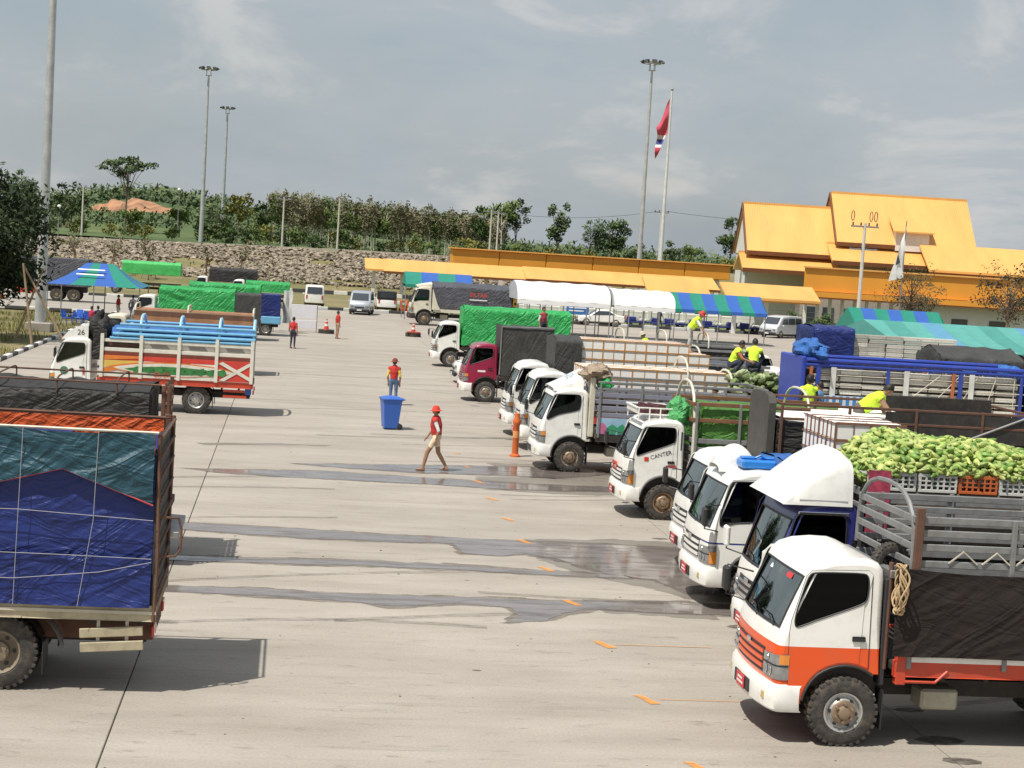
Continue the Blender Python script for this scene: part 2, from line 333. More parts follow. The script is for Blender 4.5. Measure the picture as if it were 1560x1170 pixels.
DAMP = [[(5.0,33.9),(6.9,34.3),(9.3,34.2),(9.6,28.4),(7.3,28.2),(6.3,29.5),(5.4,30.6),(5.0,31.6)], [(4.9,43.2),(6.6,43.6),(9.6,43.2),(9.6,40.9),(7,40.6),(5,40.8)], [(5.2,28.15),(7.1,28.3),(7.3,26.7),(5.4,26.9)],
        [(5.6,46.2),(9,46.7),(9,43.3),(6.2,43.5)], [(-2.4,47.6),(-.4,48.4),(1.4,48.6),(1.2,48.2),(-.5,47.9),(-2.0,47.2)]]
for k, P in enumerate(DAMP): flat_patch('damp_patch', P, .003, m_damp, .2, 40+k)

def film(name, col, lo, hi, sc):
    m = bpy.data.materials.new(name); m.use_nodes = True; MATS[name] = m; N, L = m.node_tree.nodes, m.node_tree.links; b = N['Principled BSDF']; b.inputs['Base Color'].default_value = col+(1,); b.inputs['Roughness'].default_value = .6
    g = N.new('ShaderNodeNewGeometry'); L.new(ramp(N, L, noisen(N, L, g.outputs['Position'], sc, (.7,1.6,1), 9, .7), [(.3,lo), (.68,hi)]), b.inputs['Alpha']); return m
m_orange = film('orange_marking', (.80,.33,.06), .35, .95, 9)
ym = [18.6, 21.54, 24.64, 27.62, 30.6, 33.5, 36.3, 39.25, 42.1, 45.0, 48]
for k, y in enumerate(ym):
    a = rnd(-.3, .3)
    flat_patch('road_marking', [(4.80,y+.27),(4.93,y+.27),(5.10,y-.15),(4.96,y-.18)] if k < 9 else [(4.85,y+.12),(4.97,y+.12),(5.05,y-.1),(4.93,y-.1)], .010, m_orange, .025, k)
for y, x1 in ((21.62,7.2),(24.72,6.6)):
    flat_patch('road_marking', [(5.12,y-.012),(x1,y-.012),(x1,y+.012),(5.12,y+.012)], .0095, m_orange, .004, 3)
# small rubbish and chips lying on the slabs
ch = MB()
for _ in range(70):
    x, y = rnd(-2, 8), 18 + 60*random.random()**1.6; s = rnd(.008, .022); a = rnd(0, 3)
    ch.box(x-s, x+s, y-s*.6, y+s*.6, .0, s*.5, rot=Matrix.Rotation(a, 3, 'Z'))
tag(ch.build('grit', M('grit', (.16,.13,.10), .9, var=.4), fix=False), 'dark grit and chips scattered over the concrete yard', None, None, 'stuff')
# damp rims round the water, tyre marks: thin films that let the slab show through
m_rimfilm = film('damp_rim', (.13,.105,.085), .12, .62, 2.6); m_tyremark = film('tyre_mark', (.09,.08,.07), .0, .34, 3.5); m_oil = film('oil_stain', (.045,.035,.03), .1, .75, 6)
def expand(P, d):
    P = [V(*p) for p in P]; n = len(P); ar = sum(P[i].x*P[(i+1) % n].y-P[(i+1) % n].x*P[i].y for i in range(n)); out = []
    for i in range(n):
        e1 = (P[i]-P[i-1]).normalized(); e2 = (P[(i+1) % n]-P[i]).normalized(); m = V(e1.y+e2.y, -e1.x-e2.x); m = m.normalized()*(1 if ar > 0 else -1) if m.length > .05 else V(0,0); q = P[i]+m*d; out.append((q.x, q.y))
    return out
for k, P in enumerate(WET): flat_patch('damp_rim', expand(P, .13), .0045, m_rimfilm, .16, 70+k*3)
rg = random.Random(31)
for k in range(26):
    x, y = rg.uniform(-1.5,7), rg.uniform(19,75); r = rg.uniform(6,22); a0 = rg.uniform(-.25,.25); s = rg.choice((-1,1)); L_ = rg.uniform(3,9); w = rg.uniform(.09,.16)
    c = [(x+r*sin(a0+s*t*L_/r/10)-r*sin(a0), y+s*(r*cos(a0)-r*cos(a0+s*t*L_/r/10))*.9) for t in range(11)]
    flat_patch('tyre_mark', [(p[0], p[1]-w) for p in c]+[(p[0], p[1]+w) for p in c[::-1]], .0018+.00004*k, m_tyremark, .02, k)
for k in range(34):
    x, y = (rg.uniform(7,9) if k % 3 else rg.uniform(-1,6)), rg.uniform(19,70); r = rg.uniform(.04,.20) if k % 3 else rg.uniform(.02,.06)
    flat_patch('oil_stain', [(x+r*1.7*cos(a*.7854), y+r*sin(a*.7854)) for a in range(8)], .0032+.00003*k, m_oil, r*.5, 9+k)
# ---- kerbs, verge and low white wall at the far end
m_kw = M('kerb_white', (.72,.71,.67), .7, var=.12, grime=.3); m_kb = M('kerb_black', (.06,.06,.06), .8)
def kerb(x0, y0, x1, y1, step=1.0, h=.16):
    L_ = hypot(x1-x0, y1-y0); n = int(L_/step); a = atan2(y1-y0, x1-x0)
    root = tag(obj('kerb', None, None, (x0,y0,0), a), None, None, None, 'structure')
    ms = [MB().box(.01, step-.01, -.12, .12, -.1, h, c=.03).mesh('kerb_block', m) for m in (m_kw, m_kb)]
    for i in range(n): obj('kerb_block', ms[i % 2], root, (i*step,0,0))
kerb(-11.5, 150.6, 68, 150.6, 1.35, .2); kerb(-11.98, 121, -11.98, 62, 1.5, .14); kerb(-11, 199, 60, 199, 1.6, .35); kerb(-60, 120.8, -12.2, 120.8, 1.5, .14)
kerb(-70, 152.2, -12, 152.2, 1.5, .2); kerb(8, 176, 30, 176, 1.5, .3)
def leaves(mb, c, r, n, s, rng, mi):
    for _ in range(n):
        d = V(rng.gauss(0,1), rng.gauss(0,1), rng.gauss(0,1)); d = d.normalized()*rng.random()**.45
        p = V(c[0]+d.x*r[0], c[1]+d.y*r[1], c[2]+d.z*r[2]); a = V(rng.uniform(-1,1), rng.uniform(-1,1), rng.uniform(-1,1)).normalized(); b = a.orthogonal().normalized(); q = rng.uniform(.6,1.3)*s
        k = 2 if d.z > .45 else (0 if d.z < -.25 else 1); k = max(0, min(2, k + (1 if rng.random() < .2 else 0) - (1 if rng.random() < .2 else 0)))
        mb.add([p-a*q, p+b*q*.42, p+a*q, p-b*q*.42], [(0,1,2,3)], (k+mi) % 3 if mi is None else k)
# ---- embankment with rubble stone face, and the land behind
def emb_top(x): return 4.05 + max(0, min(1, (x+35)/40))*.65
def emb(name, x0, x1):
    P = [(209,-.2),(211,.25),(216,.6),(241,None),(246,None),(262,None)]; xs = [x0+(x1-x0)*i/40 for i in range(41)]; vs = []; fs = []
    for x in xs:
        t = emb_top(x)
        for k, (y, z) in enumerate(P): vs.append((x, y, z if z is not None else t + (.15 if k == 4 else 0) + (.3 if k == 5 else 0)))
    for i in range(40):
        for k in range(5): fs.append((i*6+k, (i+1)*6+k, (i+1)*6+k+1, i*6+k+1))
    return tag(MB().add(vs, fs).build(name, m_earth), None, None, None, 'structure')
emb('embankment', -140, 330)
rk = MB()
m_rock = M('rubble_stone', (.30,.25,.185), .9, var=.65, scale=1.1, bump=.4, bscale=6)
bmi = bmesh.new(); bmesh.ops.create_icosphere(bmi, subdivisions=1, radius=1); iv = [v.co.copy() for v in bmi.verts]; ifc = [tuple(v.index for v in f.verts) for f in bmi.faces]; bmi.free()
y = 215.5
while y < 242:
    x = -62.0
    while x < 40:
        s = rnd(.16, .46); t = (y-216)/25; zb = .6+(emb_top(x)-.6)*max(0, min(1, t)); x += s*1.25
        if nz(x*.12, y*.2, 4) > .33: continue
        rk.add([(x+v.x*s*rnd(.7,1.2), y+rnd(-.4,.4)+v.y*s*.8, zb+v.z*s*rnd(.5,.9)+.12) for v in iv], ifc)
    y += .6
tag(rk.build('rubble_stones', m_rock, fix=False), 'pale rubble stones facing the long embankment slope', None, None, 'stuff')
wd = MB(); rg = random.Random(77)
for _ in range(330):
    y = rg.uniform(211,241); x = rg.uniform(-60,30); t_ = max(0, (y-216)/25); leaves(wd, (x, y, .7+(emb_top(x)-.6)*t_), (rg.uniform(.3,.9), .4, rg.uniform(.25,.6)), 12, .17, rg, 0)
_weeds = wd
tr_ = MB().add([p for x in [(-140+470*i/40) for i in range(41)] for p in ((x, 242.2, emb_top(x)+.12), (x, 245.8, emb_top(x)+.26))], [(2*i, 2*i+2, 2*i+3, 2*i+1) for i in range(40)])
tag(tr_.build('path', M('pale_track', (.50,.44,.35), .9, var=.2, scale=.3)), None, None, None, 'structure')
pw = MB()
for i in range(60): x0 = -120+4*i; pw.box(x0,x0+4.02,241.2,241.7,emb_top(x0)-.3,emb_top(x0)+.42)
tag(pw.build('edging', M('pale_edging', (.50,.45,.36), .9, var=.2, scale=.5)), 'pale low parapet along the top of the stone embankment', 'wall')  # raised strip stands for the pale road edge atop the bank
CREST = [(-260,6),(-130,10),(-100,14),(-72,19),(-45,18),(-25,15),(0,13),(40,9),(100,6),(300,5)]
def lerpt(T, x):
    if x <= T[0][0]: return T[0][1]
    for (a, b), (c, d) in zip(T, T[1:]):
        if x <= c: return b+(d-b)*(x-a)/(c-a)
    return T[-1][1]
def hill_z(x, y):
    c = lerpt(CREST, x*750/max(y, 300)); t = max(0, min(1, (y-262)/(720-262))); t = t*t*(3-2*t)*.75+t*.25
    return 4.7+(c-4.7)*t + nz(x*.02, y*.02, 3)*2.2*t
m_hill = posmat('hill_grass', lambda N, L, P, b: (L.new(ramp(N, L, noisen(N, L, P, .03, (1,1,1), 10, .7), [(.35,(.045,.085,.02)), (.55,(.085,.125,.035)), (.7,(.16,.15,.06))]), b.inputs['Base Color']), b.inputs['Roughness'].__setattr__('default_value', .95)))
hl = MB()
hl.grid(lambda u, v: ((-420+900*u)*(1+v*.6), 258+v*v*720, hill_z((-420+900*u)*(1+v*.6), 258+v*v*720) if v < .99 else -5), 90, 60)
tag(hl.build('hill', m_hill, smooth=True, angle=0), None, None, None, 'structure')
be = MB()
m_red = M('bare_red_earth', (.36,.185,.10), .95, var=.6, scale=.12, bump=.5, bscale=.4)
def redpt(u, v):
    y = 480+70*v; a = u-.5; x = (-58+27*u - 8*v)*y/520 + 4*nz(u*3, v*3); w = sin(pi*max(.001, u))**.5*sin(pi*max(.001, v))**.5
    return (x, y, hill_z(x, y) + (w-.42)*3.4 + nz(u*9, v*7, 1)*2.6*w)
be.grid(redpt, 30, 14); tag(be.build('bare_earth', m_red, smooth=True, angle=0), None, None, None, 'structure')
# ================================================================== trees
m_bark = M('bark', (.17,.13,.095), .9, var=.35, scale=3); m_pbark = M('pale_bark', (.52,.47,.40), .9, var=.25, scale=2)
def leafmat(n, c): return M(n, c, .75, var=.35, scale=.6, spec=.25)
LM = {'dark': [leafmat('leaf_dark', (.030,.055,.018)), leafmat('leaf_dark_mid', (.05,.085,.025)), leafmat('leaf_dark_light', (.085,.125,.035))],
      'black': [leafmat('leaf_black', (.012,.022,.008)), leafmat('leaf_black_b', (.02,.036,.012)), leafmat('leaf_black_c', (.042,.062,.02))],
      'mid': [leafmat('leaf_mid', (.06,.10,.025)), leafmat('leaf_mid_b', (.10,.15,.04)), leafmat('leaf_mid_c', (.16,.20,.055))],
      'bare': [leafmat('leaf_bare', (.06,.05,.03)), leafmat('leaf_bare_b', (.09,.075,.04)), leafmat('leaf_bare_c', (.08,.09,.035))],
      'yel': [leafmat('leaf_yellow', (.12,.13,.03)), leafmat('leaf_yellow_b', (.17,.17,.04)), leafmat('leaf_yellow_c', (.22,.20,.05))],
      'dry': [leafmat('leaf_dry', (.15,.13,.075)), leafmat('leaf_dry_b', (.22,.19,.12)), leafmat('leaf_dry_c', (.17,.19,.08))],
      'far': [leafmat('leaf_far', (.05,.08,.035)), leafmat('leaf_far_b', (.08,.115,.05)), leafmat('leaf_far_c', (.12,.155,.065))]}  # far leaves lightened: distance haze is put into their colour
m_verge = posmat('verge_grass', lambda N, L, P, b: (L.new(ramp(N, L, noisen(N, L, P, .5, (1,1,1), 10, .7), [(.35,(.07,.11,.025)), (.6,(.15,.16,.05)), (.75,(.26,.22,.10))]), b.inputs['Base Color']), b.inputs['Roughness'].__setattr__('default_value', .95)))
sheet('verge', 9, 75, 150.9, 176, -.04, m_verge)
def tree_meshes(seed, h, bole, cr, crz, nc, nl, ls, tr=.12, pal='mid', clr=.33, shape='ball', lean=.04, bark=None):
    rng = random.Random(seed); tk = MB(); cw = MB(); top = V(rng.uniform(-1,1)*lean*h, rng.uniform(-1,1)*lean*h, h-crz*.7)
    def along(t): return V(top.x*t*t, top.y*t*t, top.z*t) + V(.03*h*sin(t*5+seed), .03*h*cos(t*4+seed), 0)*t*.4
    pts = [along(i/7) for i in range(8)]; tk.tube([V(0,0,-.3)]+pts, [tr*1.25]+[tr*(1-.75*i/7) for i in range(8)], 7)
    zc = h-crz
    for i in range(nc):
        d = V(rng.gauss(0,1), rng.gauss(0,1), rng.gauss(0,1)).normalized()
        if shape == 'flat': d = V(d.x, d.y, d.z*.75)
        if shape == 'column': d = V(d.x*.8, d.y*.8, rng.uniform(-1,1))
        q = rng.uniform(.45,.95); c = V(top.x+d.x*cr*q, top.y+d.y*cr*q, zc+d.z*crz*q)
        st = along(min(.97, max(bole/h, .55+rng.uniform(-.2,.35)))); mid = st.lerp(c, .55)+V(0,0,.06*h*rng.uniform(-.5,1)); tk.tube([st, mid, c], [tr*.36, tr*.22, tr*.06], 5, caps=False)
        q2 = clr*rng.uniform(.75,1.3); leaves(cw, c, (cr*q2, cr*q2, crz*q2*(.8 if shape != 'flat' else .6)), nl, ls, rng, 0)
    return tk.mesh('trunk', bark or m_bark, True, angle=0), cw.mesh('crown', LM[pal], fix=False)
def put_tree(ms, name, label, loc, rz=0, sc=1, group=None):
    t = thing(name, label, 'tree', loc, rz, group); t.scale = sc if isinstance(sc, tuple) else (sc,)*3
    obj('trunk', ms[0], t); obj('crown', ms[1], t); return t
random.seed(21)
t = put_tree(tree_meshes(3, 9.7, 1.6, 4.6, 4.0, 90, 170, .17, .18, 'black', .30), 'tree', 'large dark leafy tree cut off by the left edge of the picture', (-16.2,88.5,0))
tag(_weeds.build('weeds', LM['dry'], fix=False), 'dry weeds growing between the stones of the embankment', None, None, 'stuff')
umb = tree_meshes(5, 16.5, 8, 5.4, 3.4, 20, 46, .45, .22, 'far', .26, 'flat'); put_tree(umb, 'tree', 'tall tree with wide layered crown standing above the bare red slope', (-31.1,322,4.8), 0, .98)
far = [tree_meshes(30+i, 9+i, 3, 3.2, 3.4, 16, 42, .42, .17, p, .36) for i, p in enumerate(('far','mid','yel','dark','far'))]
spots = [(-38,300,0,.95,'bushy green tree left of the lamp post on the slope'),(-26.5,290,1,.62,'thin green tree in front of the red earth slope'),(-44,285,4,.75,'green tree behind the leftmost tall mast'),(-9.5,292,2,.80,'yellow green tree beside the rubber plantation'),
         (-5.5,296,3,.6,'small dark tree next to the yellow green tree'),(-14,315,0,.9,'green tree behind the two far masts'),(-20,305,1,.72,'round green tree on the slope left of the two far masts'),(52,296,4,.62,'small tree right of the slender tree behind the orange roof'),(66,292,0,.60,'tree behind the high mast near the flagpole'),
         (71,300,1,.66,'tree between the flagpole and the yellow hall'),(60.5,296,0,.52,'low tree left of the high mast behind the orange roof'),(78.5,300,3,.88,'dark tree beside the left gable of the yellow hall'),(33,300,3,.8,'dark leafy tree under the flat topped tree'),(39.5,303,4,.85,'leafy tree right of the flat topped tree')]
for x, y, k, s, lb in spots: put_tree(far[k], 'tree', lb, (x, y, hill_z(x, y)-.2), x*1.7, s)
flat = tree_meshes(8, 12, 6, 3.4, 2.4, 14, 60, .42, .2, 'mid', .40, 'flat', bark=m_pbark); put_tree(flat, 'tree', 'flat topped light green tree at the right end of the rubber plantation', (36.3,297,4.4), 0, .97)
put_tree(tree_meshes(9, 11.3, 4, 2.4, 3.9, 18, 55, .38, .16, 'far', .36, 'column'), 'tree', 'slender upright tree standing alone behind the orange roof', (46.4,298,4.4))
put_tree(tree_meshes(11, 9.3, 2.2, 3.5, 3.3, 26, 60, .36, .2, 'dark', .36), 'tree', 'round dark tree left of the high mast behind the orange roof', (56.2,298,4.3))
rub = [tree_meshes(50+i, 9.8, 4.2, 1.9, 3.3, 14, 40, .27, .12, p, .42, 'column', .03, m_pbark) for i, p in enumerate(('dry','mid','dry','dry','dry'))]
for i in range(22):
    for j in range(6):
        x, y = -3.0+1.95*i+rnd(-.7,.7), 312+j*6+rnd(-1.5,1.5); x *= y/312
        put_tree(rub[(i*3+j+int(rnd(0,2))) % 5], 'rubber_tree', 'slender pale stemmed tree in the close rows of the rubber plantation', (x, y, hill_z(x,y)-.2), rnd(0,6), (1,1,(1.07-.009*i)*rnd(.9,1.06)), 'trees of the rubber plantation')
bush = [tree_meshes(80+i, 3.2, .5, 1.9, 1.5, 12, 40, .26, .08, p, .42) for i, p in enumerate(('mid','yel','dark'))]
for i in range(26):
    x = -14+2.1*i+rnd(-.8,.8); y = rnd(268,300)
    t = put_tree(bush[int(rnd(0,3))], 'bush', 'green shrub at the foot of the rubber plantation', (x, y, hill_z(x,y)-.1), rnd(0,6), rnd(.65,1.15), 'shrubs below the plantation'); t['category'] = 'shrub'
for i in range(22):
    x = -58+2.2*i+rnd(-1,1); y = rnd(266,300)
    t = put_tree(bush[int(rnd(0,2))], 'bush', 'low green shrub on the bank below the hill', (x, y, hill_z(x,y)-.1), rnd(0,6), rnd(.35,.8), 'shrubs on the bank below the hill'); t['category'] = 'shrub'
for i in range(26):
    x = 40+2.0*i+rnd(-1,1); y = rnd(285,305)
    t = put_tree(bush[int(rnd(0,3))], 'bush', 'shrub in the strip of greenery behind the long orange roof', (x, y, 4.3), rnd(0,6), rnd(.55,1.0), 'shrubs behind the orange roof'); t['category'] = 'shrub'
hw = MB(); rg = random.Random(4)
for _ in range(2100):
    x, y = rg.uniform(-300, 200), rg.uniform(560, 800); r = rg.uniform(2.2, 4.6)
    if hill_z(x, y) < 4: continue
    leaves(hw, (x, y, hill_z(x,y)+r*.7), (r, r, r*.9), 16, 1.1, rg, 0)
for _ in range(900):
    x, y = rg.uniform(-120, 15), rg.uniform(330, 560); r = rg.uniform(1.0, 2.2)
    if -60 < x*520/y < -30 and 430 < y < 590: continue
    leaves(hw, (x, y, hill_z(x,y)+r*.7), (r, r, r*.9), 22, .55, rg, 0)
tag(hw.build('far_wood', LM['far'], fix=False), 'far wood covering the crest of the hill', None, None, 'stuff')
bare = tree_meshes(91, 6.6, 2.0, 2.7, 2.3, 60, 26, .12, .10, 'bare', .26); put_tree(bare, 'tree', 'nearly bare young tree in front of the white wall of the yellow hall', (52.5,139,0), 0, 1.12)
put_tree(bare, 'tree', 'nearly bare young tree at the right edge of the picture', (61.5,140,0), 2.2, 1.22)
# staked young trees on the bank
sap = tree_meshes(95, 5.2, 2.2, 1.3, 1.4, 9, 14, .2, .07, 'dry', .42)
m_stake = M('wooden_stake', (.30,.22,.14), .9, var=.3)
for k, (x, y, lb) in enumerate([(-21.5,211,'staked sapling right of the striped tent on the bank'),(-26.5,213,'leftmost staked sapling on the bank'),(-17.2,210,'staked sapling below the bare red slope'),(-10.2,209,'staked sapling between the two far masts and the trucks'),(-6.2,212,'rightmost staked sapling beside the far masts')]):
    t = put_tree(sap, 'sapling', lb, (x, y, .3), k*1.3, rnd(.95,1.3)); t['category'] = 'sapling'
    for a in (0, 2.1, 4.2): MB().tube([(1.1*cos(a), 1.1*sin(a), -.2), (.05*cos(a), .05*sin(a), 2.6)], .05, 5).build('stake', m_stake, t)
for k, (x, y, h, dx, lb) in enumerate([(-12.6,84.0,3.9,.25,'wooden stake under the dark tree at the left edge'),(-12.9,87.5,3.6,-.5,'leaning wooden stake beside the leftmost mast'),(-12.2,86,3.7,.9,'slanted prop pole right of the dark tree')]):
    tag(MB().tube([(x+dx*1.4,y,0),(x+dx*.2,y+.2,h*.5),(x-dx,y+.3,h)], [.07,.06,.05], 7).build('stake', m_stake, smooth=True), lb, 'stake')
gr = MB(); rg = random.Random(9)
for _ in range(16000):
    y = rg.uniform(58, 120); x = rg.uniform(-26, -12.2); s = rg.uniform(.06,.2); a = rg.uniform(0, 6.3); l = rg.uniform(-.08,.08)
    if nz(x*.35, y*.35, 2) < -.12: continue
    gr.add([(x+.02*cos(a), y+.02*sin(a), -.14), (x-.02*cos(a), y-.02*sin(a), -.14), (x+l, y+l, s)], [(0,1,2)], rg.randrange(3))
tag(gr.build('grass', LM['yel'], fix=False), 'dry yellow green grass on the verge left of the yard', None, None, 'stuff')
# ================================================================== masts, poles and flags
def mast(loc, h, label, r0=.27):
    t = thing('high_mast', label, 'light mast', loc)
    MB().box(-.7,.7,-.7,.7,-.2,.35,c=.05).build('base', m_road, t)
    MB().tube([(0,0,.3),(0,0,h*.33),(0,0,h*.66),(0,0,h-.8)], [r0,r0*.8,r0*.6,r0*.4], 10).build('pole', M('galvanised', (.50,.51,.51), .5, metal=.35, var=.2, scale=1.2, grime=.25, gcol=(.22,.20,.17)), t, True)
    hd = MB().tube([(1.15*cos(2*pi*k/12), 1.15*sin(2*pi*k/12), h) for k in range(12)], .06, 6, closed=True).tube([(.45*cos(2*pi*k/8), .45*sin(2*pi*k/8), h-.9) for k in range(8)], .05, 5, closed=True)
    for k in range(4): a = pi/4+k*pi/2; hd.tube([(.45*cos(a),.45*sin(a),h-.9),(.45*cos(a),.45*sin(a),h)], .05, 5); hd.tube([(0,0,h),(1.15*cos(a),1.15*sin(a),h)], .05, 5)
    hd.build('head_frame', m_galv, t)
    lm = MB().box(-.32,.32,-.22,.22,-.12,.14,c=.05).box(-.28,.28,-.26,-.2,-.09,.1,1).mesh('floodlight', [m_trim, m_lens])
    for k in range(8):
        a = k*pi/4; o = obj('floodlight', lm, t, (1.35*cos(a),1.35*sin(a),h+.22)); o.rotation_euler = (.5, 0, a+pi/2)
mast((-13.9,98,0), 32, 'thick galvanised mast at the left edge rising out of the picture', .30); mast((-14.4,271,0), 31.6, 'tall floodlight mast left of its shorter looking neighbour', .40)
mast((-14.5,350,0), 31.6, 'farther floodlight mast that looks shorter beside the tall one', .45); mast((45.7,222,0), 32.1, 'floodlight mast left of the national flag', .38)
t = thing('flagpole', 'white flagpole carrying the red white and blue flag', 'flagpole', (49.9,228,0))
MB().tube([(0,0,0),(0,0,12),(0,0,29.4)], [.30,.24,.12], 10).build('pole', M('flagpole_paint', (.62,.63,.62), .5), t, True); MB().ball((0,0,29.55), .2).build('finial', m_galv, t, True)
m_flag = bands('flag_cloth', [(-99,(.50,.04,.07)), (21.5,(.50,.04,.07)), (21.6,(.65,.63,.62)), (22.0,(.05,.06,.22)), (22.75,(.65,.63,.62)), (23.3,(.52,.07,.11))], .8, 0)
fl = MB()
def flagpt(u, v):
    z = 28.3-4.9*v - 6.0*u*(.75+.25*v) + .3*sin(u*7); x = -.25 - 1.75*u + .22*sin(v*8+u*5)*u; return (x*.88, .4*sin(v*9+u*4)*(.3+u), 28.3+(z + 2.0*u*v-28.3)*.95)
fl.grid(flagpt, 16, 18); tag(fl.build('national_flag', m_flag, smooth=True, angle=0, loc=(49.9,228,0)), 'limp red flag with white and dark blue stripes hanging on the flagpole', 'flag')
m_cpole = M('concrete_pole', (.55,.52,.46), .9, var=.12)
def upole(loc, h, label, arms=1, r=.16):
    t = thing('utility_pole', label, 'utility pole', loc); MB().tube([(0,0,-.3),(0,0,h)], [r,r*.65], 8).build('pole', m_cpole, t, True)
    for k in range(arms):
        z = h-.3-k*1.9; MB().box(-1.2,1.2,-.08,.08,z-.07,z+.07).build('crossarm', m_galv, t)
        for x in (-1.05,-.35,.35,1.05): MB().lathe([(0,0),(.06,.02),(.09,.1),(.05,.16),(.09,.22),(0,.3)], 8, 'z', (x,0,z+.07)).build('insulator', m_trim, t)
    return t
for x, y, h, lb in [(-1.7,262,7.8,'concrete pole at the left end of the rubber plantation'),(6.7,262,8.2,'concrete pole in front of the rubber plantation'),(30.2,262,8,'left one of the paired poles before the flat topped tree'),(31.3,262,7.8,'right one of the paired poles before the flat topped tree'),(-31.6,262,7.6,'concrete pole left of the red earth slope')]:
    upole((x,y,4.6), h, lb, 1)
t = upole((47.5,138,0), 10.3, 'concrete power pole with two crossarms before the yellow hall', 2, .2)
for x in (-1.1,.5,.9): MB().tube([(x+.13*cos(a*pi/5),0,10.45+.42+.42*sin(a*pi/5)) for a in range(10)], .035, 5, closed=True).build('cable_loop', m_trim, t)
upole((57,262,2), 12.2, 'grey pole with wires right of the flagpole', 1)
def wire(p, q, sag, label):
    pts = [V(*p).lerp(V(*q), i/14)-V(0,0,sag*4*(i/14)*(1-i/14)) for i in range(15)]
    tag(MB().tube(pts, .035, 4).build('power_line', m_trim), label, 'cable', 'power lines behind the yard')
wire((57,262,14.2),(95,250,14), .8, 'thin wire running right from the pole beside the flagpole'); wire((31,262,12.3),(57,262,14.2), 1.0, 'thin wire between the paired poles and the flagpole'); wire((-1.7,262,12.2),(6.7,262,12.5), .5, 'thin wire in front of the rubber plantation'); wire((6.7,262,12.5),(30.2,262,12.3), 1.2, 'long thin wire over the rubber plantation')
def lamppost(loc, h, lb):
    t = thing('lamp_post', lb, 'street lamp', loc); MB().tube([(0,0,-.2),(0,0,h)], [.09,.06], 7).build('pole', m_galv, t); MB().ball((0,0,h+.25), .3, 10, 7).build('globe', M('lamp_globe', (.8,.8,.76), .4), t, True)
lamppost((-34.5,258,4.3), 4.2, 'globe lamp post on the bank behind the thick mast'); lamppost((-20,300,6), 7.2, 'globe lamp post before the wooded hill')
# ================================================================== walkway roof and yellow hall
YEL = (.80,.50,.12); ORA = (.72,.31,.035)
def roofmat(name, col):
    m = M(name, col, .45, var=.13, scale=.5, stretch=(1,.25,.25)); nt = m.node_tree; N, L = nt.nodes, nt.links
    tc = N.new('ShaderNodeTexCoord'); w = N.new('ShaderNodeTexWave'); w.inputs['Scale'].default_value = 1.6; L.new(tc.outputs['Object'], w.inputs[0]); bp = N.new('ShaderNodeBump'); bp.inputs['Strength'].default_value = .25; bp.inputs['Distance'].default_value = .05
    L.new(w.outputs[1], bp.inputs['Height']); L.new(bp.outputs[0], N['Principled BSDF'].inputs['Normal']); return m
m_yel = roofmat('yellow_roof', (.74,.395,.112)); m_ora = M('orange_fascia', ORA, .5, var=.08, scale=.4); m_brn = M('brown_soffit', (.16,.055,.015), .6); m_wall = M('white_wall', (.72,.70,.66), .8, var=.08, scale=.4, grime=.15)
m_col = M('column_white', (.74,.72,.68), .7, var=.08); m_shade = M('dark_opening', (.03,.03,.03), .6); m_win = M('window_glass', (.05,.06,.07), .08, spec=.8)
def slope_roof(x0, x1, yf, zf, yb, zb, th=.22):
    return MB().add([(x0,yf,zf),(x1,yf,zf),(x1,yb,zb),(x0,yb,zb),(x0,yf,zf-th),(x1,yf,zf-th),(x1,yb,zb-th),(x0,yb,zb-th)], [(0,1,2,3),(4,7,6,5),(0,4,5,1),(1,5,6,2),(2,6,7,3),(3,7,4,0)])
t = thing('covered_walkway', 'long yellow roofed covered walkway on white columns', 'walkway')
slope_roof(8.7,13.5,203.6,3.12,207,4.35).build('roof', m_yel, t); slope_roof(10.9,28,202.9,2.98,206.9,4.4).build('roof', m_yel, t); slope_roof(28.0,52,202.4,3.1,206.8,4.5).build('roof', m_yel, t)
MB().box(10.9,28,202.7,202.9,2.68,2.95).build('fascia', m_brn, t); MB().box(28,52,202.2,202.4,2.78,3.07).build('fascia', m_brn, t)
for i in range(13):
    MB().box(9.6+i*3.4,10.0+i*3.4,204.3,204.7,-.1,3.2,c=.04).build('column', m_col, t)
t = thing('orange_canopy', 'long low orange canopy roof behind the yellow walkway', 'canopy')
for k in range(6): MB().box(19.6+k*5.9,19.6+(k+1)*5.9-.05,209.5,213,4.3,6.15,c=.08).build('fascia_panel', m_ora, t)
MB().box(19.3,55.3,209.2,213.4,6.15,6.3).build('roof_edge', m_yel, t)
for k in range(8): MB().box(21+k*4.6,21.5+k*4.6,210,210.5,-.1,4.35).build('column', m_col, t)
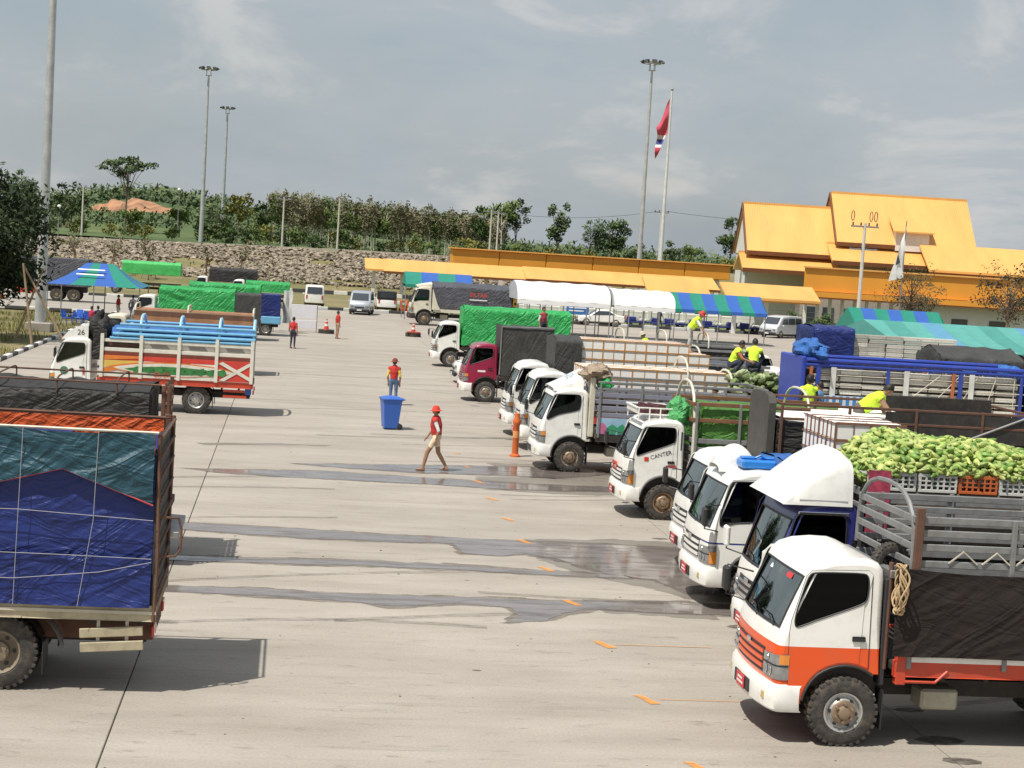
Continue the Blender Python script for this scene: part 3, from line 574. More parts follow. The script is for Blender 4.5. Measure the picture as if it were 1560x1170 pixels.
# second walkway, nearer, leading to the hall
t = thing('side_walkway', 'yellow walkway roof in front of the hall left of the power pole', 'walkway')
slope_roof(38.5,47.2,147.5,3.35,150.4,4.55).build('roof', m_yel, t); slope_roof(32.5,38.5,153,3.15,156,4.6).build('roof', m_yel, t); MB().box(38.6,47.1,147.6,147.8,3.0,3.3).build('fascia', m_ora, t)
for i in range(3): MB().box(39.5+i*2.9,39.85+i*2.9,148.6,148.95,-.1,3.2,c=.03).build('column', m_col, t)
t = thing('main_hall', 'large hall with stepped golden yellow gable roofs', 'building'); _a = radians(-8); _s = (.915,.8,1); t.scale = _s; t.rotation_euler = (0,0,_a); t.location = (44.85-(45*_s[0]*cos(_a)-165*_s[1]*sin(_a)), 165-(45*_s[0]*sin(_a)+165*_s[1]*cos(_a)), 0)
def gable(x0, x1, yf, zf, yr, zr, nm='roof'):
    o = slope_roof(x0,x1,yf,zf,yr,zr,.3).build(nm, m_yel, t); slope_roof(x0,x1,2*yr-yf,zf,yr,zr,.3).build(nm, m_yel, t)
    MB().box(x0,x1,yr-.18,yr+.18,zr-.12,zr+.12).build('ridge_cap', m_yel, o); MB().box(x0,x1,yf-.06,yf+.04,zf-.42,zf-.02).build('eave_board', m_brn, o); return o
gable(45.0,54.9,165,7.75,172,12.65); gable(44.3,54.9,162.2,6.0,167,7.55,'lower_roof')
gable(54.7,69.9,165,9.15,172,14.25); gable(53.8,66,161.6,7.25,166.5,8.95,'lower_roof')
for x, zr, ze, yf in ((45.12,12.45,7.5,165.2),(54.85,14.05,8.9,165.2),(69.7,14.05,8.9,165.2)):
    MB().prism([(yf,ze),(172,zr),(344-yf,ze)], x, x+.16, 'x').build('gable_wall', m_wall, t)
for x, zr, ze in ((44.93,12.62,7.7),(54.63,14.22,9.1)):
    g = MB()
    for s in (1,-1):
        yf = 172-s*7; g.add([(x-.14,yf,ze-.35),(x,yf,ze-.35),(x,172,zr-.35),(x-.14,172,zr-.35),(x-.14,yf,ze),(x,yf,ze),(x,172,zr+.05),(x-.14,172,zr+.05)], [(0,1,2,3),(4,5,6,7),(0,1,5,4),(1,2,6,5),(2,3,7,6),(3,0,4,7)])
    g.build('bargeboard', m_brn, t)
MB().box(45.2,69.7,166.5,178,0,7.6).build('wall', m_wall, t); MB().box(54.9,69.7,166.6,177.9,7.5,9).build('wall', m_wall, t)
MB().box(44.6,44.9,163,164.2,3.8,6.2).box(44.4,44.65,162.3,163.2,3.2,6).build('gable_ornament', m_wall, t)
slope_roof(63.6,92,158.6,6.9,165,9.45).build('wing_roof', m_yel, t); slope_roof(92,63.6,172,6.9,165,9.45).build('wing_roof', m_yel, t); MB().box(63.7,91.9,158.7,158.9,6.3,6.85).build('eave_board', m_brn, t)
w = MB().box(50.5,92,158.2,158.6,4.15,6.35).build('fascia_panel', m_ora, t); MB().box(50.4,92,157.9,158.7,6.35,6.5).build('edge_strip', m_yel, w); MB().box(50.4,92,157.6,158.9,3.6,4.1).build('lower_fascia', m_ora, t); MB().box(50.4,92,157.5,158.9,3.45,3.58).build('edge_strip', m_brn, t)
MB().box(62,92,159.2,160,-.1,3.5).build('wall', m_wall, t)
for x in (66.5,70.5,75,80): MB().box(x,x+1.7,159.12,159.25,1.0,2.3).build('window', m_win, t)
# dormer on the tall roof
slope_roof(60.6,65,164.2,10.55,168,12.0,.15).build('dormer_roof', m_yel, t); MB().box(61,64.6,164.8,167.5,8.6,10.6).build('dormer_wall', m_wall, t)
for i in range(9): MB().box(50.8+i*1.3,51.15+i*1.3,159.4,159.75,-.1,3.5,c=.03).build('column', m_col, t)
for i in range(6): MB().box(51.2+i*1.9,52.4+i*1.9,161.2,161.3,.1,2.6).build('glass_door', m_win, t)
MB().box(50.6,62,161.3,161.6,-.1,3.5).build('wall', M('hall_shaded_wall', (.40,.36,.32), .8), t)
for k, (x, lb) in enumerate([(45,'dark green hedge plant beside the side walkway'),(47.6,'dark green shrub under the side walkway roof'),(50.2,'dark green shrub near the power pole')]):
    o = put_tree(bush[2], 'bush', lb, (x,146.5,0), k, .75); o['category'] = 'shrub'
# white pennant in front of the hall
t = thing('white_pennant', 'tall white triangular pennant with dark emblem before the hall', 'pennant', (51.1,138,0))
MB().tube([(0,0,-.1),(0,0,10.7)], [.07,.05], 7).build('pole', m_galv, t)
p = MB(); p.grid(lambda u, v: (.02-(1.25*v)*(u-.02)*1.0, .12*sin(v*11+u*5), 10.5-4.6*v-.35*u), 6, 20); p.build('cloth', M('pennant_cloth', (.74,.74,.72), .9, var=.1), t, True, angle=0)
MB().add([(-.35,-.2,7.2),(-.75,-.2,6.9),(-.6,-.2,7.9)], [(0,1,2)]).build('emblem', m_dtext, t)
# low white wall and planter blocks at the far verge
t = thing('low_wall', 'low white wall of blocks along the far verge', 'wall')
bm_ = MB().box(.02,2.0,-.25,.25,-.2,.85,c=.05).box(-.05,.35,-.32,.32,-.2,1.05,c=.04).mesh('wall_block', m_wall)
for i in range(28): obj('wall_block', bm_, t, (20+i*1.85,172,0))
# fence posts with thin rails before the verge
t = thing('verge_fence', 'thin grey post and wire fence along the far verge', 'fence')
pm = MB().tube([(0,0,-.2),(0,0,2.6)], .05, 6).mesh('post', m_galv)
for i in range(16): obj('post', pm, t, (20+i*2.6,153,0))
for z in (1.2,1.7,2.2): MB().tube([(20,153,z),(59,153,z)], .015, 4).build('wire', m_galv, t)
t = thing('signboard', 'blue sign board with white lines left of the white tents', 'sign', (23.7,139,0))
for x in (-.75,.75): MB().tube([(x,0,-.1),(x,0,1.4)], .05, 6).build('leg', m_galv, t)
MB().box(-.95,.95,-.05,.05,1.2,2.45,c=.02).build('panel', M('sign_blue', (.03,.16,.42), .5), t)
for k in range(4): MB().box(-.75,.75-.25*(k % 2),-.065,-.05,2.2-k*.25,2.3-k*.25).build('text_line', m_wtext, t)
# ================================================================== tents
m_tg = M('tent_green', (.014,.22,.155), .55, var=.1, bump=.15, bscale=4); m_tb = M('tent_blue', (.03,.11,.40), .55, var=.1, bump=.15, bscale=4); m_tw = M('tent_white', (.80,.80,.80), .5, var=.05, bump=.1, bscale=3); m_tteal = M('tent_teal', (.09,.33,.29), .6, var=.1, bump=.15, bscale=4)
def legs(t, P, h, r=.04):
    lm = MB().tube([(0,0,-.02),(0,0,h)], r, 6).mesh('leg', m_galv)
    for p in P: obj('leg', lm, t, (p[0],p[1],0))
def hiptent(name, label, x0, x1, y0, y1, ze, zr, mats, n, rx=0, stripe='x'):
    t = thing(name, label, 'tent', ((x0+x1)/2,(y0+y1)/2,0)); cx, cy = (x1-x0)/2, (y1-y0)/2
    if rx <= 0:                        # gable tent with the ridge along x, striped along x
        for i in range(n):
            a, b = -cx+2*cx*i/n, -cx+2*cx*(i+1)/n; q = MB()
            for s in (-1,1): q.grid(lambda u, v, s=s: (a+(b-a)*u, s*cy*(1-v), ze+(zr-ze)*v-.16*sin(pi*v)*(1+.2*sin(u*3))), 3, 6)
            for s in (-1,1): q.add([(a,s*cy,ze),(b,s*cy,ze),(b,s*cy*1.005,ze-.26),(a,s*cy*1.005,ze-.26)], [(0,1,2,3)])
            q.build('canopy_stripe', mats[i % len(mats)], t, True, angle=30)
        for s in (-1,1): MB().add([(s*cx,-cy,ze),(s*cx,cy,ze),(s*cx,0,zr)], [(0,1,2)]).build('canopy_end', mats[0], t)
    else:
        for i in range(n):             # hip roof: four sides to a short ridge, striped
            q = MB(); a, b = i/n, (i+1)/n
            def P(u, v, side):
                if side < 2: s = -1 if side == 0 else 1; return ((-cx+2*cx*u)*(1-v)+(-rx+2*rx*u)*v, s*cy*(1-v), ze+(zr-ze)*v-.15*sin(pi*v))
                s = -1 if side == 2 else 1; return (s*(cx*(1-v)+rx*v), (-cy+2*cy*u)*(1-v), ze+(zr-ze)*v-.15*sin(pi*v))
            for sd in range(4): q.grid(lambda u, v, sd=sd: P(a+(b-a)*u, v, sd), 2, 6)
            q.build('canopy_stripe', mats[i % len(mats)], t, True, angle=30)
    legs(t, [(x,y) for x in (-cx*.97,0,cx*.97) for y in (-cy*.97,cy*.97)], ze); return t
t = hiptent('striped_tent', 'green and blue tent with white lettering on the left verge', -15.6,-9.6,112,119,2.1,3.5,[m_tb,m_tg,m_tb,m_tg],4,.9)
for z in (2.78,3.08):
    o = MB().box(-1.0,.75,-.01,.01,-.07,.07).build('lettering', m_wtext, t, loc=(-.3,-2.05+ (z-2.78)*2.4,z)); o.rotation_euler = (-1.1,0,0)
hiptent('striped_tent', 'blue and green striped tent right of the white tents', 28.6,36.2,126,130.5,2.5,3.72,[m_tg,m_tb],8)
hiptent('striped_tent', 'green and blue striped tent in front of the white hall wall', 29.0,34.0,84,88,3.0,4.15,[m_tg,m_tb],7)
hiptent('striped_tent', 'wide teal and blue striped awning behind the blue caged truck', 22.6,36.0,60.5,69.5,3.25,4.1,[m_tteal,M('tent_teal_b', (.06,.27,.23), .6, var=.1, bump=.15, bscale=4),m_tteal,M('tent_sky', (.10,.28,.42), .6, var=.1, bump=.15, bscale=4),m_tteal],17)
hiptent('striped_tent', 'blue and green tent behind the truck with grey tarpaulin', 9.2,14.8,138,142,2.9,3.9,[m_tg,m_tb],4)
def barrel(label, x0, x1, y0, y1, ze, zr):
    t = thing('white_tent', label, 'tent', ((x0+x1)/2,(y0+y1)/2,0)); cx, cy = (x1-x0)/2, (y1-y0)/2; q = MB()
    q.grid(lambda u, v: (-cx+2*cx*u, -cy*cos(pi*v), ze+(zr-ze)*sin(pi*v)**.8+.03*sin(u*25)), 24, 14); q.build('canopy', m_tw, t, True, angle=0)
    for s in (-1,1): MB().add([(s*(cx-.02), -cy*cos(pi*v/12), ze+(zr-ze)*sin(pi*v/12)**.8) for v in range(13)], [tuple(range(13))]).build('end_panel', M('tent_grey_end', (.42,.44,.46), .6), t)
    for s in (-1,1): MB().grid(lambda u, v, s=s: (-cx+2*cx*u, s*cy, ze-.30*v+.02*abs(sin(u*18))*v), 30, 1).build('valance', m_tw, t)
    legs(t, [(-cx+2*cx*i/4, s*cy*.98) for i in range(5) for s in (-1,1)], ze)
barrel('long white barrel roofed tent behind the green tarpaulin', 16.6,23.6,124,130,2.55,3.9); barrel('white barrel roofed tent next to the blue and green striped tent', 23.7,28.3,123,129,2.55,3.75)
# ================================================================== trucks
def _map(mb, fn): mb.v = [tuple(fn(*p)) for p in mb.v]; return mb
WR = .40                                # wheel radius
def wheel_meshes(R, w, rim, dish, lugs, key):
    ty = MB(); pr = [(R*.56,-w*.36),(R*.62,-w*.5),(R*.80,-w*.52),(R*.93,-w*.47),(R*.985,-w*.38),(R,-w*.2),(R,w*.2),(R*.985,w*.38),(R*.93,w*.47),(R*.80,w*.5),(R*.6,w*.45),(R*.56,w*.3)]
    ty.lathe(pr, 32, 'y')
    n = lugs
    for k in range(n):
        a = 2*pi*k/n; m = Matrix.Rotation(-a, 3, 'Y')
        for s in (-1,1):
            b = MB().box(R*.93, R*1.025, s*w*.26-w*.22, s*w*.26+w*.22, -R*1.7/n, R*1.7/n, c=.004); off = Matrix.Rotation(-a-(pi/n if s > 0 else 0), 3, 'Y')
            ty.add([off @ V(*p) for p in b.v], b.f)
    rm = MB()
    if dish: rm.lathe([(R*.60,-w*.40),(R*.57,-w*.47),(R*.53,-w*.40),(R*.50,-w*.05),(R*.40,w*.10),(R*.27,w*.10),(R*.26,-w*.30),(R*.13,-w*.36),(0,-w*.36)], 28, 'y')
    else: rm.lathe([(R*.60,-w*.38),(R*.58,-w*.46),(R*.53,-w*.44),(R*.49,-w*.22),(R*.44,-w*.24),(R*.36,-w*.44)], 28, 'y'); rm.lathe([(R*.36,-w*.44),(R*.33,-w*.50),(R*.26,-w*.54),(R*.20,-w*.52),(R*.17,-w*.72),(R*.10,-w*.78),(0,-w*.78)] if not dish else [(0,0),(0,.001)], 28, 'y', mi=1)
    for k in range(6):
        a = 2*pi*k/6; r = R*(.26 if not dish else .20); y0 = -w*.54 if not dish else -w*.34; rm.lathe([(.0,-.035),(.018,-.035),(.018,.01)], 6, 'y', (r*cos(a), y0, r*sin(a)), 1)
        a += pi/6; r = R*.39; y0 = -w*.375 if not dish else w*.09; rm.lathe([(0,0),(R*.055,0),(R*.055,.02)], 10, 'y', (r*cos(a), y0-.012, r*sin(a)), 2)
    return ty.mesh('tyre', m_rubber, True, angle=35), rm.mesh('wheel', [rim, m_hub, m_trim], True, angle=35)
WM = {}
def wheel(t, x, y, R=WR, side=-1, kind='steel', dish=False, w=.21, lugs=26):
    key = (round(R,2), kind, dish, lugs)
    if key not in WM: WM[key] = wheel_meshes(R, w, {'steel':m_rim,'rust':m_rimrust,'dirt':m_rimdirt}[kind], dish, lugs, key)
    ty, rm = WM[key]; o = obj('wheel', rm, t, (x,y,R)); o.rotation_euler = (0, rnd(0,1), 0 if side < 0 else pi); obj('tyre', ty, o); return o
WINS = {'slant': [(.40,2.05),(.475,2.10),(1.12,2.11),(1.17,2.07),(1.185,1.98),(1.175,1.80),(1.13,1.735),(.31,1.435),(.255,1.445),(.243,1.52),(.275,1.68)],
        'rect':  [(.40,2.07),(.48,2.11),(1.14,2.11),(1.19,2.06),(1.20,1.95),(1.20,1.58),(1.15,1.52),(.60,1.50),(.32,1.43),(.24,1.44),(.225,1.52),(.26,1.68)],
        'hino':  [(.40,2.06),(.48,2.10),(1.10,2.12),(1.16,2.08),(1.18,1.98),(1.16,1.74),(1.10,1.67),(.62,1.56),(.27,1.40),(.215,1.42),(.205,1.50),(.25,1.68)]}
ARC, ARR = (.97,.42), .57
def arc_pts(r, a0, a1, n): return [(ARC[0]+r*cos(radians(a0+(a1-a0)*i/n)), ARC[1]+r*sin(radians(a0+(a1-a0)*i/n))) for i in range(n+1)]
PROF = [(.11,.50),(.05,.62),(.030,.85),(.040,1.10),(.068,1.28),(.11,1.40),(.195,1.60),(.29,1.80),(.40,2.02),(.455,2.12),(.55,2.195),(.72,2.25),(.95,2.275),(1.18,2.27),(1.30,2.235),(1.365,2.16),(1.385,2.05),(1.39,1.5),(1.39,.88)] + arc_pts(ARR, 53.5, 168, 10) + [(.42,.50)]
WS0, WS1 = 5, 8
def inset(P, d):
    n = len(P); out = []
    for i in range(n):
        a, b, c = V(*P[i-1]), V(*P[i]), V(*P[(i+1) % n]); e1 = (b-a).normalized(); e2 = (c-b).normalized(); n1 = V(e1.y,-e1.x); n2 = V(e2.y,-e2.x); m = n1+n2
        m = m/max(.5, m.dot(m)/2) if m.length > .1 else n1; p = b+m*d; out.append((p.x, p.y))
    return out
def inset_cab(d):
    a, b = inset(PROF, d), inset(PROF, d*.2); return [q if (p[1] < 1.0 and p[0] > .3) else r_ for p, q, r_ in zip(PROF, b, a)]
def chaikin(P, n=2):
    for _ in range(n): P = [q for i in range(len(P)) for q in ((P[i][0]*.8+P[(i+1) % len(P)][0]*.2, P[i][1]*.8+P[(i+1) % len(P)][1]*.2), (P[i][0]*.2+P[(i+1) % len(P)][0]*.8, P[i][1]*.2+P[(i+1) % len(P)][1]*.8))]
    return P
def cab(t, S, hw, far=False):
    paint = S['paint']; r = .075; K = S.get('k', .03); zr = S.get('hi', 0)
    def wp(x, y, z): return (x+.085*(y/hw)**2*max(0, 1-x/.6), y*(1-K*(z-.6)), z + (zr*max(0, (z-1.4)/.88) if zr else 0))
    def fx(z):                          # x of the front face at height z
        for (a, b), (c, d) in zip(PROF[:12], PROF[1:12]):
            if b <= z <= d: return a+(c-a)*(z-b)/(d-b)
        return .05
    I = {k: inset_cab(r*(1-cos(radians(k)))) for k in (0,30,60,90)}; rows = []
    for k in (90,60,30): rows.append((-(hw-r+r*sin(radians(k))), I[k]))
    wsy = hw-r-.055; cs = [-wsy+2*wsy*i/6 for i in range(7)]
    rows.append((-(hw-r), I[0]))
    for y in cs: rows.append((y, I[0]))
    rows.append((hw-r, I[0]))
    for k in (30,60,90): rows.append((hw-r+r*sin(radians(k)), I[k]))
    n = len(PROF); sh = MB(); vs = [(p[0], y, p[1]) for y, P in rows for p in P]; fs = []
    for j in range(len(rows)-1):
        for i in range(n):
            if WS0 <= i < WS1 and 4 <= j < 10: continue
            fs.append((j*n+i, (j+1)*n+i, (j+1)*n+(i+1) % n, j*n+(i+1) % n))
    sh.add(vs, fs); win = chaikin(WINS[S.get('win','slant')], 1 if far else 2)
    for s in (-1,1):
        fl_ = [(p[0], s*hw, p[1]) for l in (I[90], win) for p in l]; sh.add(fl_, fill_loops([I[90], win]))
    body = _map(sh, wp).build('cab', paint, t, True, angle=32)
    # glass
    g = MB(); Pi = inset(PROF, .018)
    g.add([(Pi[i][0], y, Pi[i][1]) for i in range(WS0, WS1+1) for y in cs], [(a*7+b, a*7+b+1, (a+1)*7+b+1, (a+1)*7+b) for a in range(3) for b in range(6)])
    ws = _map(g, wp).build('windscreen', m_gw, t, True, angle=0)
    loop = [(PROF[i][0]-.004, -wsy, PROF[i][1]) for i in range(WS0, WS1+1)] + [(PROF[WS1][0]-.004, y, PROF[WS1][1]) for y in cs[1:-1]] + [(PROF[i][0]-.004, wsy, PROF[i][1]) for i in range(WS1, WS0-1, -1)] + [(PROF[WS0][0]-.004, y, PROF[WS0][1]) for y in cs[-2:0:-1]]
    _map(MB().tube(loop, .017, 5, closed=True), wp).build('seal', m_trim, ws)
    gm = m_gd if S.get('tint', 0) else m_gs
    da = arc_pts(ARR+.04, 63, 164, 8); door = [(.205,.60),(.185,1.36),(.20,1.50),(.375,2.05),(.455,2.125),(1.18,2.14),(1.23,2.09),(1.245,.95)]+da
    for s in (-1,1):
        d = _map(MB().prism(door, s*(hw+.001), s*(hw+.011), 'y', 0, [win]), wp).build('door', paint, t)
        w_ = MB(); w_.prism(win, s*(hw-.012), s*(hw-.006), 'y'); _map(w_, wp).build('window', gm, d)
        _map(MB().tube([(x, s*(hw+.012), z) for x, z in win], .010, 5, closed=True), wp).build('seal', m_trim, d)
        if s < 0 and not far:
            _map(MB().tube([(x, s*(hw+.003), z) for x, z in door[:8]], .006, 4), wp).build('door_gap', m_trim, d)
        _map(MB().box(1.02,1.18, s*(hw+.012), s*(hw+.028), 1.285,1.345, c=.012), wp).build('handle', m_trim, d)
        _map(MB().tube([(p[0], s*(hw-.005), p[1]) for p in arc_pts(ARR-.006, 53, 167, 12)], .017, 6), wp).build('wheel_arch', M('arch_trim', (.035,.035,.035), .6), t, True)
    if not far:
        db = MB().box(.16,.52,-hw+.1,hw-.1,1.12,1.36,c=.04).box(.2,1.38,-hw+.08,hw-.08,.95,1.0); db.build('dashboard', m_dark, t)
        for y in (-.42, .42): MB().box(.72,1.15,y-.27,y+.27,1.0,1.22,c=.05).box(1.08,1.22,y-.26,y+.26,1.15,1.80,c=.05).box(1.12,1.22,y-.13,y+.13,1.80,1.98,c=.03).build('seat', m_seat, t)
        sw = MB().tube([(.62+.12*sin(a*pi/8), .42+.21*cos(a*pi/8), 1.42-.18*sin(a*pi/8)) for a in range(16)], .016, 5, closed=True).tube([(.62,.42,1.42),(.45,.42,1.25)], .03, 6); sw.build('steering_wheel', m_trim, t, True)
        for y0 in (-.62, .02): _map(MB().tube([(.095,y0,1.385),(.135,y0+.28,1.47),(.14,y0+.55,1.475)], .010, 4), wp).build('wiper', m_trim, t)
    # front furniture
    def strip(z0, z1, y0, y1, off, nm, m, par=t, nzv=2, ny=8):
        q = MB(); q.grid(lambda u, v: (fx(z0+(z1-z0)*v)-off, y0+(y1-y0)*u, z0+(z1-z0)*v), ny, nzv)
        q.add([(x+.03,y,z) for x,y,z in q.v], [f[::-1] for f in q.f]); k = (ny+1)*(nzv+1); o_ = len(q.v)
        rim = [j for j in range(nzv+1)]+[i*(nzv+1)+nzv for i in range(1, ny+1)]+[ny*(nzv+1)+j for j in range(nzv-1,-1,-1)]+[i*(nzv+1) for i in range(ny-1,0,-1)]
        q.f += [(rim[i], rim[(i+1) % len(rim)], rim[(i+1) % len(rim)]+k, rim[i]+k) for i in range(len(rim))]; q.mi += [0]*len(rim)
        return _map(q, wp).build(nm, m, par)
    gs = S.get('grille', 'a'); gm_ = M('grille_black', (.03,.03,.032), .5)
    if gs == 'a':
        gr_ = strip(.80,1.10,-hw*.60,hw*.60,.008,'grille',gm_)
        for z in (.845,.93,1.02): strip(z,z+.045,-hw*.58,hw*.58,.022,'slat',paint if S.get('gpaint',1) else m_chrome,gr_,1)
        MB().box(-.02,.0,-.07,.07,-.035,.035,c=.01).build('emblem', m_chrome, gr_, loc=(fx(1.07)-.012,0,1.075))
    else:
        gr_ = strip(.84,1.16,-hw*.56,hw*.56,.008,'grille',gm_)
        for z in (.86,.96,1.06): strip(z,z+.05,-hw*.54,hw*.54,.022,'slat',m_chrome if gs == 'c' else paint,gr_,1)
        MB().box(-.02,.0,-.10,.10,-.045,.045,c=.01).build('emblem', m_chrome, gr_, loc=(fx(1.1)-.014,0,1.12))
    for s in (-1,1):                    # headlamps wrap round the corner
        def plan(u, z, off):
            f0 = fx(z); path = [(f0-off, hw*.62), (f0-off, hw*.78), (f0-off, hw-r), (f0+r*.3-off*.7, hw-r*.28+off*.7), (f0+r, hw+off), (.20, hw+off)]; q = u*5; i = min(4, int(q)); w = q-i
            return (path[i][0]*(1-w)+path[i+1][0]*w, s*(path[i][1]*(1-w)+path[i+1][1]*w), z)
        q = MB(); q.grid(lambda u, v: plan(u, .79+.31*v-.03*(1-u)*v, .014), 10, 4); lp = _map(q, wp).build('headlight', m_lens, t, True, angle=0)
        q = MB(); q.grid(lambda u, v: plan(.66+.34*u, .975+.115*v if not S.get('lowamber') else .80+.2*v, .020), 6, 2); _map(q, wp).build('turn_signal', m_amber, lp, True, angle=0)
        
        for yy, zz, rr in ((.70,.875,.062),(.84,.875,.055),(.74,1.015,.04)): MB().lathe([(0,.02),(rr*.5,.012),(rr,-.008),(rr*1.08,.0)], 14, 'x').build('reflector', m_chrome, lp, True, loc=(fx(zz)-.012+.085*yy*yy*.92, s*hw*yy*(1-K*(zz-.6)), zz))
        q = MB(); q.grid(lambda u, v: plan(u*.98, .945+.018*v, .019), 10, 1); _map(q, wp).build('divider', m_trim, lp)
    bm_ = S.get('bumper', paint)
    def bp(u, off, z):
        path = [(.44,-1),(.16,-1),(.10,-.985),(.06,-.93),(.035,-.8),(.02,-.5),(.012,0),(.02,.5),(.035,.8),(.06,.93),(.10,.985),(.16,1),(.44,1)]; q = u*12; i = min(11, int(q)); w = q-i
        x = path[i][0]*(1-w)+path[i+1][0]*w; y = (path[i][1]*(1-w)+path[i+1][1]*w); return (x+.085*y*y*max(0,1-x/.6)-.045+off, y*(hw+.015-off*.5), z)
    q = MB(); sec = [(.03,.40),(0,.43),(-.012,.55),(-.008,.69),(.02,.735),(.10,.74)]; q.grid(lambda u, v: bp(u, sec[min(5,int(round(v*5)))][0], sec[min(5,int(round(v*5)))][1]), 36, 5); bo = q.build('bumper', bm_, t, True, angle=38)
    MB().box(-.048,-.03,-.32,.32,.47,.64,c=.008).build('air_slot', gm_, bo)
    if S.get('plate', 1): MB().box(-.064,-.05,-.17,.17,.47,.64,c=.006).build('number_plate', m_plate if S.get('plate',1) == 1 else m_amber, bo); 
    if S.get('plate', 1) == 1 and not far: MB().box(-.067,-.063,-.13,.13,.52,.545).box(-.067,-.063,-.09,.1,.575,.60).build('plate_digits', m_wtext, bo)
    for s in (-1,1): MB().box(-.01,.02,-.09,.09,-.05,.05,c=.012).build('fog_lamp', m_lens if S.get('fogw') else M('fog_amber', (.50,.36,.10), .3, coat=1), bo, loc=(.025, s*hw*.72, .56))
    for s in S.get('mirrors', (-1,1)):
        a = wp(.22, s*(hw+.005), 1.75); b = wp(.20, s*(hw+.005), 1.35); mx_ = -.02; my = s*(hw+.17)
        MB().tube([a,(mx_,my,1.80),(mx_,my,1.42),b], .013, 5).build('mirror_arm', m_trim, t); MB().box(mx_-.05,mx_+.03,my-.10,my+.10,1.46,1.78,c=.03).build('mirror', S.get('mirmat', m_trim), t)
    MB().box(.50,1.36,-hw+.12,hw-.12,.70,.94).build('underbody', m_frame, t)
def chassis(t, L, axles, hw, R, kind='steel', dual=True, lugs=26, tank=True, rkind=None):
    fr = MB()
    for s in (-1,1): fr.box(.35,L-.15,s*.36-.035,s*.36+.035,.52,.72)
    for i in range(6): x = 1.2+(L-1.6)*i/5; fr.box(x-.04,x+.04,-.36,.36,.54,.68)
    for x in axles: fr.tube([(x,-hw+.12,R),(x,hw-.12,R)], .06, 7); fr.ball((x+.05,0,R),.17,8,6)
    fr.box(.55,1.35,-.33,.33,.35,.95)
    fr.build('chassis', m_frame, t)
    for k, x in enumerate(axles):
        for s in (-1,1):
            wheel(t, x, s*(hw-.10), R, s, kind if k == 0 else (rkind or kind), dish=(k > 0), lugs=lugs)
            if k > 0 and dual: wheel(t, x, s*(hw-.36), R, s, rkind or kind, dish=True, lugs=lugs)
            if k > 0:
                MB().grid(lambda u, v: (x+(R+.09)*cos(radians(20+140*u)), s*(hw-.24+(v-.5)*.46), R+(R+.07)*sin(radians(20+140*u))), 10, 1).build('mudguard', m_trim, t)
                MB().box(x+R+.06,x+R+.075,s*(hw-.23)-.22,s*(hw-.23)+.22,.20,.62).build('mud_flap', m_trim, t)
            else: MB().box(x+R+.05,x+R+.065,s*(hw-.14)-.13,s*(hw-.14)+.13,.22,.70).build('mud_flap', m_trim, t)
    if tank:
        MB().box(1.95,2.42,-hw+.05,-hw+.42,.47,.72,c=.03).build('battery_box', M('tool_box', (.38,.36,.28), .5, metal=.3, grime=.4), t)
        MB().lathe([(0,-.42),(.17,-.42),(.19,-.40),(.19,.40),(.17,.42),(0,.42)], 16, 'x', (2.2,hw-.28,.58)).build('fuel_tank', m_galv, t, True)
    for s in (-1,1):
        lp = MB().box(L-.06,L-.02,s*(hw-.22)-.15,s*(hw-.22)+.15,.70,.84,c=.01).build('tail_light', m_redlens, t)
        MB().box(L-.022,L-.014,s*(hw-.30)-.05,s*(hw-.30)+.05,.72,.82).build('indicator', m_amber, lp)
def truck(label, X, Yc, L, S, axles=(.97,3.7), hw=.93, R=WR, sc=1, far=False, group=None, nocab=False, name='truck', **ck):
    t = thing(name, label, 'truck', (X,Yc,0), 0, group); t.scale = sc if isinstance(sc, tuple) else (sc,)*3
    cab(t, S, hw, far); chassis(t, L, axles, max(hw, .95), R, **ck); return t
def bed_floor(t, x0, x1, hw, z, m, mb=None, th=.10):
    MB().box(x0,x1,-hw,hw,z-th,z,c=.01).build('bed_floor', m, t); cm = MB().box(-.03,.03,-hw+.03,hw-.03,z-th-.12,z-th).mesh('crossmember', m_frame)
    for i in range(int((x1-x0)/.55)+1): obj('crossmember', cm, t, (x0+.1+i*.55,0,0))
    for s in (-1,1): MB().box(x0,x1,s*(hw+.004)-.012*s,s*(hw+.03),z-th-.06,z+.04,c=.008).build('side_beam', mb or m, t)
def rails(t, x0, x1, hw, zs, h, m, sides=(-1,1), th=.035, nm='rail', ends=()):
    ra = MB().box(0,x1-x0,-th/2,th/2,-h/2,h/2,c=.008).mesh(nm, m)
    for s in sides:
        for z in zs: obj(nm, ra, t, (x0,s*hw,z))
    for x in ends:
        rb = MB().box(-th/2,th/2,-hw,hw,-h/2,h/2,c=.008).mesh(nm, m)
        for z in zs: obj(nm, rb, t, (x,0,z))
def posts(t, xs, hw, z0, z1, m, w=.06, sides=(-1,1), off=.03):
    pm_ = MB().box(-w/2,w/2,-.025,.025,z0,z1,c=.006).mesh('post', m)
    for s in sides:
        for x in xs: obj('post', pm_, t, (x,s*(hw+off),0))
def hoop(t, x, hw, z0, z1, m, r=.03, sq=2.6):
    pts = [(x,-hw,z0)]
    for i in range(13):
        a = pi-pi*i/12; c_, s_ = cos(a), sin(a); pts.append((x, hw*abs(c_)**(2/sq)*(1 if c_ > 0 else -1), z0+(z1-z0)*(.25+.75*abs(s_)**(2/sq))))
    pts.append((x,hw,z0)); return MB().tube(pts, r, 6).build('hoop', m, t, True)
